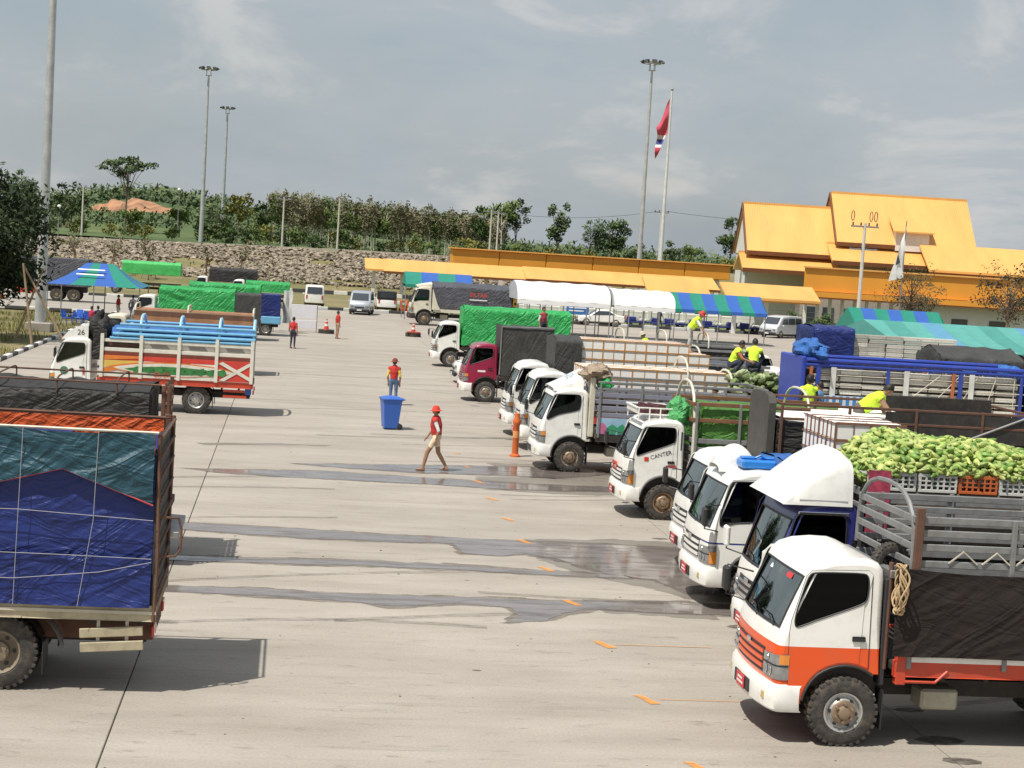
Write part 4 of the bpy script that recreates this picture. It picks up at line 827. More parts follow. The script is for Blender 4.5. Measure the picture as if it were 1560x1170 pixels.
def fold(x, z, seed, dirn=(1,1), f=1.0):
    a = x*dirn[0]+z*dirn[1]; b = -x*dirn[1]+z*dirn[0]
    r1 = 1-2*abs(nz(a*2.6*f, b*.55*f, seed)); r2 = 1-2*abs(nz(a*5.5*f+3, b*1.2*f, seed+3)); return .55*nz(x*.8, z*.9, seed+7)+.55*r1+.28*r2
def tarp(t, nm, x0, x1, hw, z0, z1, m, amp=.03, seed=0, ridge=.12, ends=(1,1), dirn=(1,.6), res=.09, f=1.0, taper=0, hem=0):
    path = [(-hw,z0),(-hw,z1-.06),(-hw+.05,z1),(0,z1+ridge),(hw-.05,z1),(hw,z1-.06),(hw,z0)]; q = MB(); nx = max(4, int((x1-x0)/res)); pts = []
    for (a, b), (c, d) in zip(path, path[1:]):
        k = max(1, int(hypot(c-a, d-b)/res))
        for i in range(k): pts.append((a+(c-a)*i/k, b+(d-b)*i/k, (d-b), -(c-a)))
    pts.append((hw,z0,-1,0)); pn = []
    for i, p in enumerate(pts):
        n_ = V(-p[2], -p[3]); pn.append(n_.normalized() if n_.length else V(0,1))
    def P(i, j):
        x = x0+(x1-x0)*i/nx; y, z, _, _ = pts[j]; n_ = pn[j]; s = fold(x, z+y*.9, seed, dirn, f)*amp; zz = z + (hem*nz(x*2.2, seed) if z == z0 else 0)
        return (x, y+n_.x*s, zz-n_.y*-s*.8 - (.10*sin(pi*((x-x0)/max(.5,(x1-x0))*3 % 1))*.35 if z > z1-.01 else 0))
    q.add([P(i, j) for i in range(nx+1) for j in range(len(pts))], [(i*len(pts)+j, (i+1)*len(pts)+j, (i+1)*len(pts)+j+1, i*len(pts)+j+1) for i in range(nx) for j in range(len(pts)-1)])
    for k, x in enumerate((x0, x1)):
        if not ends[k]: continue
        s_ = -1 if k == 0 else 1; ny = int(2*hw/res)+1; nzv = max(2, int((z1-z0)/res))
        q.grid(lambda u, v: (x+s_*fold(u*2*hw, v*(z1-z0), seed+11, dirn, f)*amp*(1 if .01 < u < .99 and v < .99 else 0)*.8, -hw+2*hw*u, z0+(z1-z0+ridge*(1-abs(2*u-1)))*v), ny, nzv)
    return q.build(nm, m, t, True, angle=60)
def cloth_side(t, nm, x0, x1, y, z0, z1, m, amp=.025, seed=0, dirn=(1,.6), res=.07, f=1.0, bot=None, top=None):
    nx, nv = max(3, int((x1-x0)/res)), max(3, int((z1-z0)/res)); q = MB()
    def P(u, v):
        x = x0+(x1-x0)*u; zb = bot(x) if bot else z0; zt = top(x) if top else z1; z = zb+(zt-zb)*v; return (x, y-abs(amp)*.4-fold(x, z, seed, dirn, f)*amp, z)
    q.grid(P, nx, nv); return q.build(nm, m, t, True, angle=0)
def tarpmat(n, c, rough=.42, bump=.8, bscale=2.6, ang=.6):
    if n in MATS: return MATS[n]
    m = M(n, c, rough, var=.22, scale=2.2, grime=.2, gcol=tuple(min(1, x*.5+.02) for x in c), spec=.35); nt = m.node_tree; N, L = nt.nodes, nt.links
    tc = N.new('ShaderNodeTexCoord'); h = None                   # crumpled sheet: sharp creases from folded noise, two sizes
    for sc_, w, st in ((bscale,1.0,(.32,1,1.25)), (bscale*2.3,.42,(.4,1,1.3)), (bscale*6,.08,(1,1,1))):
        m0 = N.new('ShaderNodeMapping'); m0.inputs['Rotation'].default_value = (.2, ang*(1 if sc_ == bscale else -.45), 0); L.new(tc.outputs['Object'], m0.inputs[0]); mp = N.new('ShaderNodeMapping'); mp.inputs['Scale'].default_value = st; L.new(m0.outputs[0], mp.inputs[0])
        nn = N.new('ShaderNodeTexNoise'); nn.inputs['Scale'].default_value = sc_; nn.inputs['Detail'].default_value = 2.5; nn.inputs['Distortion'].default_value = 1.3; L.new(mp.outputs[0], nn.inputs[0])
        s1 = N.new('ShaderNodeMath'); s1.operation = 'SUBTRACT'; L.new(nn.outputs[0], s1.inputs[0]); s1.inputs[1].default_value = .5; s2 = N.new('ShaderNodeMath'); s2.operation = 'ABSOLUTE'; L.new(s1.outputs[0], s2.inputs[0])
        s3 = N.new('ShaderNodeMath'); s3.operation = 'MULTIPLY'; L.new(s2.outputs[0], s3.inputs[0]); s3.inputs[1].default_value = -w
        if h is None: h = s3.outputs[0]
        else: a_ = N.new('ShaderNodeMath'); L.new(h, a_.inputs[0]); L.new(s3.outputs[0], a_.inputs[1]); h = a_.outputs[0]
    bp = N.new('ShaderNodeBump'); bp.inputs['Strength'].default_value = bump; bp.inputs['Distance'].default_value = .22; L.new(h, bp.inputs['Height']); L.new(bp.outputs[0], N['Principled BSDF'].inputs['Normal']); return m
m_tblack = tarpmat('black_tarp', (.03,.028,.026), .6, .8, 2.0, .5); m_tnet = tarpmat('black_net', (.020,.014,.012), .85, .5, 1.6); m_tgrey = tarpmat('grey_tarp', (.085,.087,.105), .5); m_tgreen = tarpmat('green_tarp', (.03,.36,.09), .45, 1.0, 2.0, .8); m_tnavy = tarpmat('navy_tarp', (.016,.030,.155), .45, .6, 1.8); m_tteal2 = tarpmat('teal_tarp', (.022,.075,.105), .5, .8, 1.6)
m_tor = tarpmat('orange_tarp', (.60,.10,.02), .5, .5); m_tblue = tarpmat('blue_tarp', (.04,.15,.45), .4); m_tdk = tarpmat('dark_grey_sheet', (.055,.055,.052), .6, .4, 1.6, 1.1); m_board = M('dark_board', (.06,.058,.052), .7, var=.25, scale=3, grime=.4); m_wood = M('old_wood', (.30,.20,.12), .8, var=.35, scale=4, stretch=(.3,3,3), grime=.4); m_redp = M('red_paint', (.55,.06,.025), .45, var=.1, grime=.35); m_bluep = M('sky_blue_paint', (.16,.43,.66), .4, var=.12, grime=.25); m_dblue = M('deep_blue_paint', (.025,.06,.38), .4, var=.12, grime=.25); m_cream = M('cream_paint', (.66,.62,.50), .45, var=.08, grime=.3)
LW = dict(paint=m_white)
random.seed(5)
# ---- R1: nearest, white over orange
p1 = bands('white_over_orange', [(-9,(.78,.085,.006)), (1.20,WHITE)], .3, .5)
t = truck('white and orange truck nearest the camera with black net over its bed', 5.98, 20.62, 6.2, dict(paint=p1, bumper=m_white, tint=1, mirrors=(1,), fogw=0), (.97,4.3), lugs=30, R=.42, sc=1.02)
R1 = t; BH = 1.0
MB().box(1.40,1.47,-.88,.88,.75,2.05,c=.01).build('gap_dark_panel', m_dark, t); bed_floor(t, 1.52, 6.2, BH, 1.06, m_frame, m_redp); MB().box(1.62,6.2,-BH-.038,-BH-.02,1.08,1.19,c=.005).build('white_strip', m_white, t); MB().box(1.55,1.68,-BH-.04,-BH+.05,.80,1.2,c=.01).build('corner_bracket', m_redp, t)  # dark panel behind the cab is added to darken the gap
MB().tube([(1.66,-BH-.03,.84),(2.05,-BH-.03,.84),(2.2,-BH-.03,.98)], .02, 6).build('guard_bar', m_redp, t)
rails(t, 1.66, 6.2, BH, (1.40,1.62,1.84,2.06), .10, m_greybar); rails(t, 1.66, 6.2, BH, (2.27,2.47,2.64,2.80), .085, m_greybar, ends=(1.66,6.2)); posts(t, (1.70,2.9,4.1,5.3,6.15), BH, 1.0, 2.84, m_greybar, .06); rails(t, 1.66,6.2,BH,(1.5,1.75,2.0),.1,m_greybar,(),ends=(1.66,))
posts(t, (1.70,), BH, 2.1, 2.95, m_rust, .10, (-1,), .05)
hoop(t, 1.66, BH, 2.2, 3.13, m_greybar, .03)
for i in range(9):                     # zigzag lacing under the second rail
    MB().tube([(2.1+i*.42,-BH-.03,2.29),(2.28+i*.42,-BH-.03,2.44),(2.46+i*.42,-BH-.03,2.29)], .012, 4).build('lacing', m_rope, t)
cloth_side(t, 'side_net', 1.46, 6.22, -BH-.07, 1.16, 2.22, m_tnet, .04, 3, (.5,1), top=lambda x: 2.22-.05*abs(sin((x-1.6)*1.4)), f=.7)
cloth_side(t, 'far_net', 1.60, 6.22, BH+.02, 1.16, 2.2, m_tnet, .02, 8)
MB().lathe([(0,-.2),(.11,-.2),(.12,-.18),(.12,.18),(.11,.2),(0,.2)], 14, 'z', (1.47,-.74,1.9)).build('air_cleaner', m_trim, t, True); MB().tube([(1.46,-.74,1.7),(1.47,-.70,1.4),(1.46,-.5,1.15)], .05, 8).build('air_hose', m_trim, t, True)
MB().tube([(1.46,-.86,.95),(1.46,-.86,2.25)], .03, 8).build('exhaust_pipe', m_rust, t, True)
for k, (y, z, w, h_, m) in enumerate(((-.30,2.00,.22,.06,m_plate),(.10,2.0,.12,.09,M('yellow_sticker',(.75,.6,.12),.5)),(-.62,1.95,.10,.14,M('yellow_sticker')),(.45,1.98,.10,.05,m_wtext))): MB().add([(.368+.0,y-w/2,z-h_/2-.05),(.368,y+w/2,z-h_/2-.05),(.368+.55*h_,y+w/2,z+h_/2-.05),(.368+.55*h_,y-w/2,z+h_/2-.05)], [(0,1,2,3)]).build('windscreen_sticker', m, t)
for y in (-.5,.05,.5): MB().box(1.44,1.50,y-.05,y+.05,.8,2.1).build('headboard_post', m_galv, t)
MB().box(1.44,1.52,-.9,.9,2.06,2.16,c=.01).build('headboard_rail', m_galv, t)
tag(obj('spare_tyre', WM[(.42,'steel',False,30)][0], None, (7.62,20.2,2.20), 0, .62), 'black spare tyre standing behind the white and orange cab', 'tyre').rotation_euler = (0,0,.25)
q = MB()
for k in range(7): q.tube([(.05*sin(k+a*pi/6), -.02*k+.09*cos(a*2*pi/36), .28*sin(a*2*pi/36)+.03*sin(k*2.3)) for a in range(36)], .011, 5, closed=True)
tag(q.build('rope_coil', M('tan_rope', (.50,.36,.20), .9, var=.2), smooth=True, loc=(7.50,19.52,2.02)), 'tan rope coil hanging behind the white and orange cab', 'rope')
# ---- R2: blue cab, white wind fairing
p2 = bands('white_under_navy', [(-9,WHITE), (1.37,(.028,.035,.19))], .3, .5)
t = truck('navy blue cab truck with white front and tall white wind fairing', 6.95, 24.35, 6.0, dict(paint=p2, bumper=m_white, tint=1, win='rect', grille='c', mirmat=m_white, hi=.24), (.97,4.1), lugs=22); R2 = t
q = MB()
def fair(u, v):
    xs = [.22,.36,.58,.80,1.0,1.15,1.26]; zs = [2.44,2.60,2.82,3.02,3.15,3.20,3.12]; i = min(5, int(u*6)); w = u*6-i; x = xs[i]*(1-w)+xs[i+1]*w; zt = zs[i]*(1-w)+zs[i+1]*w; a = pi*v; yy = -cos(a); k = abs(sin(a))**.22; wd = .91-.08*u*k
    return (x, wd*abs(yy)**.6*(1 if yy > 0 else -1), 2.43+(zt-2.43)*k if v not in (0,1) else 2.43)
q.grid(fair, 18, 22); q.add([fair(1, v/22) for v in range(23)], [tuple(range(23))]); q.build('wind_fairing', m_white, t, True, angle=35)  
MB().box(.46,1.2,-.905,-.885,2.47,2.52,c=.01).build('fairing_groove', M('groove_grey', (.4,.4,.4), .5), t)
MB().box(.46,1.22,-.935,-.905,2.30,2.34,c=.008).build('rain_visor', m_chrome, t)
bed_floor(t, 1.6, 6.0, 1.0, 1.08, m_wood, m_greybar); rails(t, 1.6, 6.0, 1.0, (1.35,1.6,1.85,2.1,2.35,2.58), .12, m_greybar, ends=(1.6,)); posts(t, (1.65,2.7,3.8,4.9,5.95), 1.0, 1.0, 2.7, m_greybar)
cloth_side(t, 'red_blanket', 1.42, 1.75, -.98, 2.0, 3.0, M('red_pattern_cloth', (.35,.04,.08), .8, var=.5, scale=9), .05, 4, res=.05)
# ---- R3: white with blue stripes
p3 = bands('white_blue_stripes', [(-9,WHITE), (.60,(.03,.05,.22)), (.63,WHITE), (1.13,(.03,.05,.22)), (1.16,WHITE)], .3, .5)
t = truck('white truck with thin blue stripes and blue jerrycan on its roof', 7.05, 28.38, 6.0, dict(paint=p3, bumper=m_white, win='rect', grille='b', lowamber=1, mirrors=(-1,), hi=.12), (.97,4.1), lugs=22); R3 = t
q = MB(); q.grid(lambda u, v: (.38+.72*u, (-cos(pi*v))*.34*(1-.2*u), 2.28+(.10+.36*max(0,sin(pi*min(1,u*1.02)))**.6)*max(0,sin(pi*v))**.5), 14, 14); q.build('roof_vent', m_white, t, True, angle=0, loc=(0,.1,0)); 
bed_floor(t, 1.6, 6.0, 1.0, 1.08, m_wood, m_greybar); rails(t, 1.6, 6.0, 1.0, (1.4,1.7,2.0,2.3), .12, m_rust, ends=(1.6,)); posts(t, (1.65,2.7,3.8,4.9,5.95), 1.0, 1.0, 2.45, m_rust)
tarp(t, 'blue_sheet', 1.45, 2.12, .98, 1.7, 2.50, m_tblue, .07, 6, .05, dirn=(.3,1), f=1.2)
jc = MB().box(-.30,.30,-.22,.22,-.02,.13,c=.035).box(-.28,-.02,-.10,.10,.13,.17,c=.02).box(.06,.3,-.10,.10,.13,.17,c=.02).tube([(-.05,-.1,.16),(.03,-.1,.2),(.11,-.1,.16)], .02, 6)
tag(jc.build('jerrycan', M('blue_plastic', (.03,.20,.60), .35, var=.1), loc=(7.05+.98,27.95,2.42)), 'blue plastic jerrycan lying on the roof of the blue striped truck', 'jerrycan')
# ---- R4: half hidden
t = truck('plain white cab half hidden behind the blue striped truck', 7.55, 31.45, 6.6, dict(paint=m_white, win='rect', grille='b', lowamber=1), (.97,4.4), lugs=22); R4 = t
bed_floor(t, 1.6, 6.6, 1.0, 1.08, m_wood, m_frame); tarp(t, 'black_liner', 1.55, 6.6, 1.02, 1.2, 3.02, m_tblack, .015, 4, -.35, (1,1), f=.6)
posts(t, (1.6,2.9,4.2,5.5,6.55), 1.03, 1.0, 3.35, m_rust, .05); rails(t, 1.6, 6.6, 1.05, (3.05,3.32), .05, m_rust, ends=(1.6,6.6))
m_bb = M('black_board', (.028,.026,.024), .6, var=.3, grime=.3); MB().box(4.2,6.5,.9,.96,2.95,3.45,c=.01).build('black_board', m_bb, t); MB().box(3.6,6.55,-1.06,-1.03,2.75,3.28,c=.01).build('black_board', m_bb, t)
MB().tube([(5.0,-1.08,2.72),(6.4,-1.08,3.3)], .025, 6).build('prop_bar', m_greybar, t)
hb = MB(); hb.prism([(-1.0,1.95),(.30,1.95),(.30,3.34),(.2,3.46),(.0,3.5),(-.65,3.5),(-.88,3.46),(-1.0,3.32)], 1.36, 1.50, 'x'); hb.build('headboard', m_board, t)
# ---- R5: white with roof rack
t = truck('white truck with a luggage rack and green cloth on its roof', 7.6, 38.1, 5.6, dict(paint=m_white, plate=1, lowamber=1, mirrors=(1,-1)), (.97,3.9), kind='rust', lugs=22); R5 = t
for z, k in ((2.36,0),(2.50,.05)):
    MB().tube([(.35-k,-.62,z),(1.2,-.62,z),(1.2,.62,z),(.35-k,.62,z)], .018, 6, closed=True).build('rack_rail', m_white, t)
for x in (.35,.6,.85,1.2):
    for y in (-.62,.62): MB().tube([(x,y,2.2),(x,y,2.5)], .016, 6).build('rack_post', m_white, t)
MB().box(.31,.335,-.6,.6,2.36,2.52,c=.008).build('rack_board', m_white, t)
q = MB()
for k in range(6): q.box(.45+.11*k,.54+.11*k,-.5+.1*(k % 2),.45,2.34,2.44+.05*(k % 3), rot=Matrix.Rotation(.15*k, 3, 'Z'))
q.build('rack_load', M('dark_red_bundle', (.10,.03,.035), .8, var=.5, scale=8), t)
def crumple(loc, r, m, name, label, cat, seed, n=14):
    q = MB(); q.grid(lambda u, v: (lambda a, b: (r[0]*(1+.55*nz(cos(a)*1.8+seed, sin(a)*1.8, b*2))*cos(a)*cos(b), r[1]*(1+.55*nz(cos(a)*1.8+seed, sin(a)*1.8, b*2))*sin(a)*cos(b), r[2]*(1+.45*nz(a*1.2, b*3, seed))*sin(b)))(2*pi*u, pi*(v-.5)), n*2, n)
    return tag(q.build(name, m, smooth=True, angle=50, loc=loc), label, cat)
crumple((8.87,37.55,2.42), (.26,.3,.36), tarpmat('pale_green_cloth', (.10,.42,.14), .6), 'green_cloth', 'crumpled green cloth bunched behind the luggage rack', 'cloth', 3)
bed_floor(t, 1.5, 5.6, 1.0, 1.06, m_wood, m_greybar); rails(t, 1.55, 5.6, 1.0, (1.25,1.45,1.65,1.85), .11, m_greybar, ends=(1.55,)); rails(t, 1.5,5.6,1.0,(2.32,2.68),.09,M('brown_bar',(.20,.09,.045),.7,var=.3),ends=(1.5,)); posts(t, (1.6,2.6,3.6,4.6,5.55), 1.0, 1.0, 2.72, m_greybar)
hoop(t, 1.56, 1.0, 1.4, 3.15, m_cream, .035); hoop(t, 4.2, 1.0, 2.2, 3.1, m_cream, .03)
tarp(t, 'green_sheet', 1.75, 5.4, .93, 1.5, 2.62, tarpmat('olive_green_sheet', (.07,.20,.035), .6), .04, 12, .08)
text('CANTER', .13, m_dtext, t, (.86,-.9195,1.475), (pi/2-.028, -.30, 0), sx=1.0); MB().box(.48,.58,-.930,-.924,1.33,1.42).build('door_badge', m_rtext, t)
for z in (1.06,1.16): MB().box(-.004,.0,-.25,.25,-.04,.03).build('front_sticker', m_rtext, t, loc=(.016,.1,z))
MB().box(1.0,1.22,-.930,-.922,1.20,1.25).build('red_strip', m_rtext, t); MB().box(1.30,1.335,-.905,-.895,1.60,2.02).build('pillar_lettering', m_dtext, t)
# ---- R6: white truck with sloped roof deflector, blue slats
t = truck('white truck with a sloped decorated wind deflector and grey slatted bed', 6.75, 45.85, 6.3, dict(paint=m_white, win='hino', grille='b', mirrors=(1,), plate=0), (.95,4.3), R=.41, lugs=22, kind='dirt'); R6 = t
q = MB(); q.grid(lambda u, v: (.42+.82*u, (-cos(pi*v))*.78, 2.2+(.06+.50*u)*max(0, sin(pi*v))**.35 if v not in (0,1) else 2.18), 10, 16); q.add([(1.24, -cos(pi*v/16)*.78, 2.2+.56*sin(pi*v/16)**.35 if 0 < v < 16 else 2.18) for v in range(17)], [tuple(range(17))]); dfl = q.build('wind_deflector', m_white, t, True, angle=35)
m_lbl = M('pale_blue_print', (.25,.42,.60), .5)
for k, (x, y, z) in enumerate(((.80,-.40,2.52),(.86,-.30,2.56),(.92,-.42,2.57),(.98,-.28,2.61),(.85,.0,2.57))): MB().lathe([(0,.0),(.05,.002),(.052,-.01)], 8, 'z').build('emblem', m_lbl, t, loc=(x,y,z+.03))
bed_floor(t, 1.6, 6.3, 1.05, 1.05, m_wood, m_frame); m_slat = M('slate_blue_slat', (.22,.23,.29), .5, var=.15, grime=.3)
rails(t, 1.6, 6.3, 1.05, (1.62,1.80,1.98,2.16), .12, m_slat); rails(t, 1.6, 6.3, 1.07, (2.32,2.50), .06, m_galv, ends=(1.6,6.3)); posts(t, (1.66,2.8,3.95,5.1,6.25), 1.05, 1.0, 2.52, m_galv)
pn_ = MB().box(1.62,6.3,-1.06,-1.02,1.08,1.54).build('painted_panel', M('sky_panel', (.30,.48,.62), .5, var=.25, scale=2), t)
for k in range(16):
    x = 1.75+k*.27; MB().prism([(x-.10,1.12),(x+.10,1.10),(x+.14+.05*sin(k*3),1.3),(x+.02,1.42+.05*sin(k*5)),(x-.12,1.28)], -1.072, -1.062, 'y').build('painted_leaf', M('painted_green', (.03,.26,.12), .5, var=.3) if k % 3 else M('painted_pink', (.5,.15,.28), .5), pn_)
tag(MB().tube([(0,0,0),(.02,0,.5),(0,0,.92)], .01, 4).build('tie_string', m_rope, loc=(8.2,44.8,1.7)), 'thin string tied behind the cab with the decorated deflector', 'string')
q = MB().box(1.40,1.54,-.98,-.86,1.0,2.6,c=.01).box(1.40,1.54,-.72,-.62,1.0,2.6,c=.01); q.build('ladder_post', m_cream, t)
for k in range(7): MB().box(1.44,1.5,-.9,-.66,1.15+k*.2,1.2+k*.2).build('ladder_rung', m_cream, t)
crumple((8.35,45.2,2.72), (.42,.42,.24), tarpmat('tan_cloth', (.36,.28,.20), .8), 'folded_tarp', 'tan crumpled sheet behind the decorated deflector', 'tarpaulin', 9)
crumple((8.55,44.95,2.45), (.2,.2,.18), m_tgreen, 'green_cloth', 'small green cloth tucked beside the tan crumpled sheet', 'cloth', 2, 9)
# ---- R8, R7
for X, Yc, lb, w in ((6.9,50.4,'white cab in front of the load of foam boxes, nearer of the twin cabs','hino'),(6.95,54.2,'white cab in front of the load of foam boxes, farther of the twin cabs','slant')):
    t = truck(lb, X, Yc, 6.6, dict(paint=m_white, win=w, grille='b', hi=.12), (.95,4.5), lugs=20); bed_floor(t, 1.6, 6.6, 1.0, 1.08, m_wood, m_redp); rails(t, 1.6, 6.6, 1.0, (1.35,1.6,1.85), .12, m_greybar, ends=(1.6,)); posts(t, (1.65,2.9,4.1,5.3,6.5), 1.0, 1.0, 2.1, m_greybar)
    if w == 'hino': hoop(t, 5.0, 1.0, 2.0, 3.0, m_cream, .03)
    else:
        tarp(t, 'grey_hood', 1.5, 2.35, 1.0, 1.9, 3.2, m_tdk, .04, 3, .1)
# ---- R9: maroon
p9 = M('maroon_paint', (.30,.015,.055), .3, var=.06, coat=.5, grime=.12)
t = truck('maroon red truck with a dark grey covered bed', 6.72, 66.05, 6.2, dict(paint=p9, bumper=m_white, mirrors=(1,)), (.97,4.1), lugs=20); R9 = t
bed_floor(t, 1.5, 3.6, 1.05, 1.05, m_wood, m_frame); tarp(t, 'tarpaulin', 1.48, 3.5, 1.06, 1.1, 2.98, m_tdk, .022, 5, .05, f=.7); MB().tube([(1.45,-1.09,1.1),(1.45,-1.09,2.98),(3.5,-1.09,3.02)], .03, 6).build('frame_bar', m_galv, t)
bed_floor(t, 3.6, 6.2, 1.05, 1.05, m_wood, m_frame); MB().box(.62,.92,-.930,-.924,1.17,1.24).build("door_sticker", m_wtext, t)
tarp(t, 'green_sheet', 3.6, 6.2, 1.0, 1.1, 2.35, m_tgreen, .06, 8, .1)
# ---- R10: white pickup between the maroon truck and the green tarpaulin
def car(label, X, Yc, L, prof, belt, m, hw=.85, wb=(.85,), wins=(), name='car', cat='car', rz=0, R=.33, front=-1):
    t = thing(name, label, cat, (X,Yc,0), rz); I9 = inset(prof, .09); I5 = inset(prof, .03); rows = [(-hw,I9),(-hw+.04,I5),(-hw+.13,prof),(-hw*.4,prof),(hw*.4,prof),(hw-.13,prof),(hw-.04,I5),(hw,I9)]; n = len(prof); b = MB()
    def wp(x, y, z): return (x+.10*(y/hw)**2*max(0,1-x/.7)-.08*(y/hw)**2*max(0,(x-L+.5)/.5), y*(1-.10*max(0,z-belt)), z)
    b.add([(p[0],y,p[1]) for y, P in rows for p in P], [(j*n+i,(j+1)*n+i,(j+1)*n+(i+1) % n,j*n+(i+1) % n) for j in range(7) for i in range(n)])
    for s in (-1,1): b.add([(p[0],s*hw,p[1]) for p in I9], fill_loops([I9]))
    _map(b, wp).build('body', m, t, True, angle=35)
    for w in wins:                     # ('s', polygon) side window, ('f', (x0,z0),(x1,z1)) windscreen or rear window
        if w[0] == 's':
            for s in (-1,1): _map(MB().prism(w[1], s*(hw-.01), s*(hw+.006), 'y'), wp).build('window', m_win, t)
        else:
            (xa,za),(xb,zb) = w[1], w[2]; o_ = w[3]; _map(MB().grid(lambda u, v: (xa+(xb-xa)*v+o_, -hw*.80+hw*1.6*u, za+(zb-za)*v+.012), 6, 3), wp).build('windscreen', m_win, t, True, angle=0)
    for x in wb:
        for s in (-1,1): wheel(t, x, s*(hw-.09), R, s, 'steel', lugs=18, w=.19)
    for s in (-1,1):
        MB().box(-.02,.06,s*hw*.70-.14,s*hw*.70+.14,.66,.80,c=.03).build('headlight', m_lens, t, loc=(.045,0,0)); MB().box(L-.10,L-.02,s*hw*.8-.07,s*hw*.8+.07,.75,1.1,c=.02).build('tail_light', m_redlens, t)
        MB().box(.95,1.05,s*(hw+.1)-.09,s*(hw+.1)+.09,1.02,1.16,c=.03).build('mirror', m, t)
    MB().box(-.06,.10,-hw+.05,hw-.05,.30,.50,c=.05).build('bumper', m_trim, t); MB().box(.0,.03,-hw*.45,hw*.45,.58,.70,c=.01).build('grille', m_trim, t); MB().box(-.075,-.06,-.2,.2,.36,.46).build('number_plate', m_wtext, t); MB().box(.5,L-.4,-hw+.15,hw-.15,.2,.4).build('underbody', m_frame, t); return t
PICK = [(.10,.34),(.02,.5),(.03,.8),(.12,.92),(1.25,1.06),(1.85,1.62),(2.1,1.70),(2.9,1.70),(3.1,1.62),(3.3,1.10),(4.9,1.06),(4.95,.9),(4.95,.42),(4.6,.36)]
car('white pickup between the maroon truck and the green tarpaulin truck', 7.3, 74.6, 4.95, PICK, 1.05, m_white, .88, (.9,3.9), [('s',[(1.5,1.12),(1.95,1.56),(2.95,1.58),(3.12,1.14)]),('f',(1.27,1.08),(1.85,1.62),-.012)], 'pickup', 'pickup', R=.38)
# ---- R11: green tarpaulin
t = truck('white truck carrying a long bright green tarpaulin load', 7.1, 84.9, 7.2, dict(paint=m_white, win='slant'), (.97,4.9), lugs=18); R11 = t
bed_floor(t, 1.5, 7.0, 1.05, 1.05, m_wood, m_frame); tarp(t, 'tarpaulin', 1.5, 6.9, 1.08, 1.15, 2.98, m_tgreen, .10, 9, .1, dirn=(.7,.7), f=.9, res=.08, hem=.08)
# ---- R12: big cream lorry with grey tarpaulin
t = truck('big cream lorry with grey tarpaulin and red lettering', 9.0, 130.4, 6.8, dict(paint=m_cream, win='rect', hi=.12, bumper=m_frame, mirrors=(-1,1)), (.97,4.6,5.5), hw=.95, R=.42, sc=(1.24,1.25,1.25), far=True, kind='dirt', lugs=18); R12 = t
q = MB(); q.grid(lambda u, v: (.42+.95*u, (-cos(pi*v))*.86, 2.36+(.05+.25*u**.7)*max(0, sin(pi*v))**.35 if v not in (0,1) else 2.33), 8, 14); q.build('wind_deflector', m_cream, t, True, angle=35)
bed_floor(t, 1.5, 6.8, 1.0, 1.02, m_cream, m_cream); 
tarp(t, 'tarpaulin', 1.42, 6.35, 1.02, 1.08, 2.50, m_tgrey, .035, 3, .22, dirn=(.5,1), f=.7); MB().box(6.36,6.8,-1.0,1.0,1.1,2.35,c=.03).build('rear_box', M('dark_brown_box', (.06,.025,.02), .6), t)
MB().box(6.42,6.78,-1.03,-1.0,1.45,1.95,c=.01).build('yellow_frame', M('yellow_paint', (.72,.46,.06), .5), t); MB().box(6.5,6.7,-1.04,-1.028,1.55,1.7).build('dark_plate', m_trim, t)
MB().prism([(1.40,2.3),(1.40,1.0),(1.95,1.0),(1.75,1.3)], -1.09, -1.075, 'y').build('front_flap', m_cream, t)
text('EKTAR', .36, m_rtext, t, (4.25,-1.12,2.02), NEAR); MB().box(3.7,4.8,-1.10,-1.092,1.70,1.76).build('small_lettering', m_wtext, t)
# ================================================================== left row
t = truck('truck with navy and teal tarpaulin at the left edge, seen from behind its rear wheel', -7.75, 22.2, 6.30, dict(paint=m_white), (.97,4.40), hw=.98, R=.47, lugs=34, kind='dirt', rkind='dirt'); L1 = t
bed_floor(t, 1.6, 6.30, 1.05, 1.10, m_wood, M('beige_beam', (.46,.40,.27), .7, var=.2, grime=.5)); MB().box(1.6,6.30,-1.10,-1.085,1.03,1.07).build('beam_edge', m_rope, t)
zt1 = 3.30; tarp(t, 'navy_tarpaulin', 1.6, 6.22, 1.05, 1.14, zt1-.22, m_tnavy, .022, 2, -.22, (1,1), (.5,1), .08, .8)
cloth_side(t, 'navy_skirt', 1.6, 6.22, -1.085, 1.12, 1.75, m_tnavy, .055, 14, (.45,1), .045, .9)
teal_b = lambda x: 2.62 + (.0 if x < 3.9 else 0) + (.20-.20*abs(x-5.10)/.75 if x < 5.10 else .20-.42*(x-5.10)/1.12) if x > 4.35 else 2.62
cloth_side(t, 'teal_tarpaulin', 1.6, 6.20, -1.10, 2.6, zt1, m_tteal2, .050, 21, (.35,1), .045, .95, bot=teal_b, top=lambda x: zt1-.03*abs(sin(x*2.1)))
MB().tube([(x,-1.135,teal_b(x)) for x in (3.0,4.34,4.6,5.10,5.6,6.21)], .011, 5).build('red_rope', m_ropered, t)
m_cord = M('pale_cord', (.40,.40,.42), .8)
for pts in ([(4.62,-1.14,zt1),(4.60,-1.15,2.2),(4.58,-1.14,1.12)],[(5.52,-1.14,zt1),(5.50,-1.15,2.2),(5.35,-1.15,1.12)],[(1.6,-1.14,2.28),(4.6,-1.15,2.30),(6.22,-1.14,2.22)],[(1.6,-1.14,1.78),(5.2,-1.15,1.76),(6.22,-1.14,1.74)],[(1.6,-1.14,1.42),(4.6,-1.15,1.45),(5.6,-1.15,1.56),(6.22,-1.14,1.70)]):
    MB().tube([(p[0],p[1]-.02,p[2]) for p in pts], .0042, 5).build('tie_cord', m_cord, t)
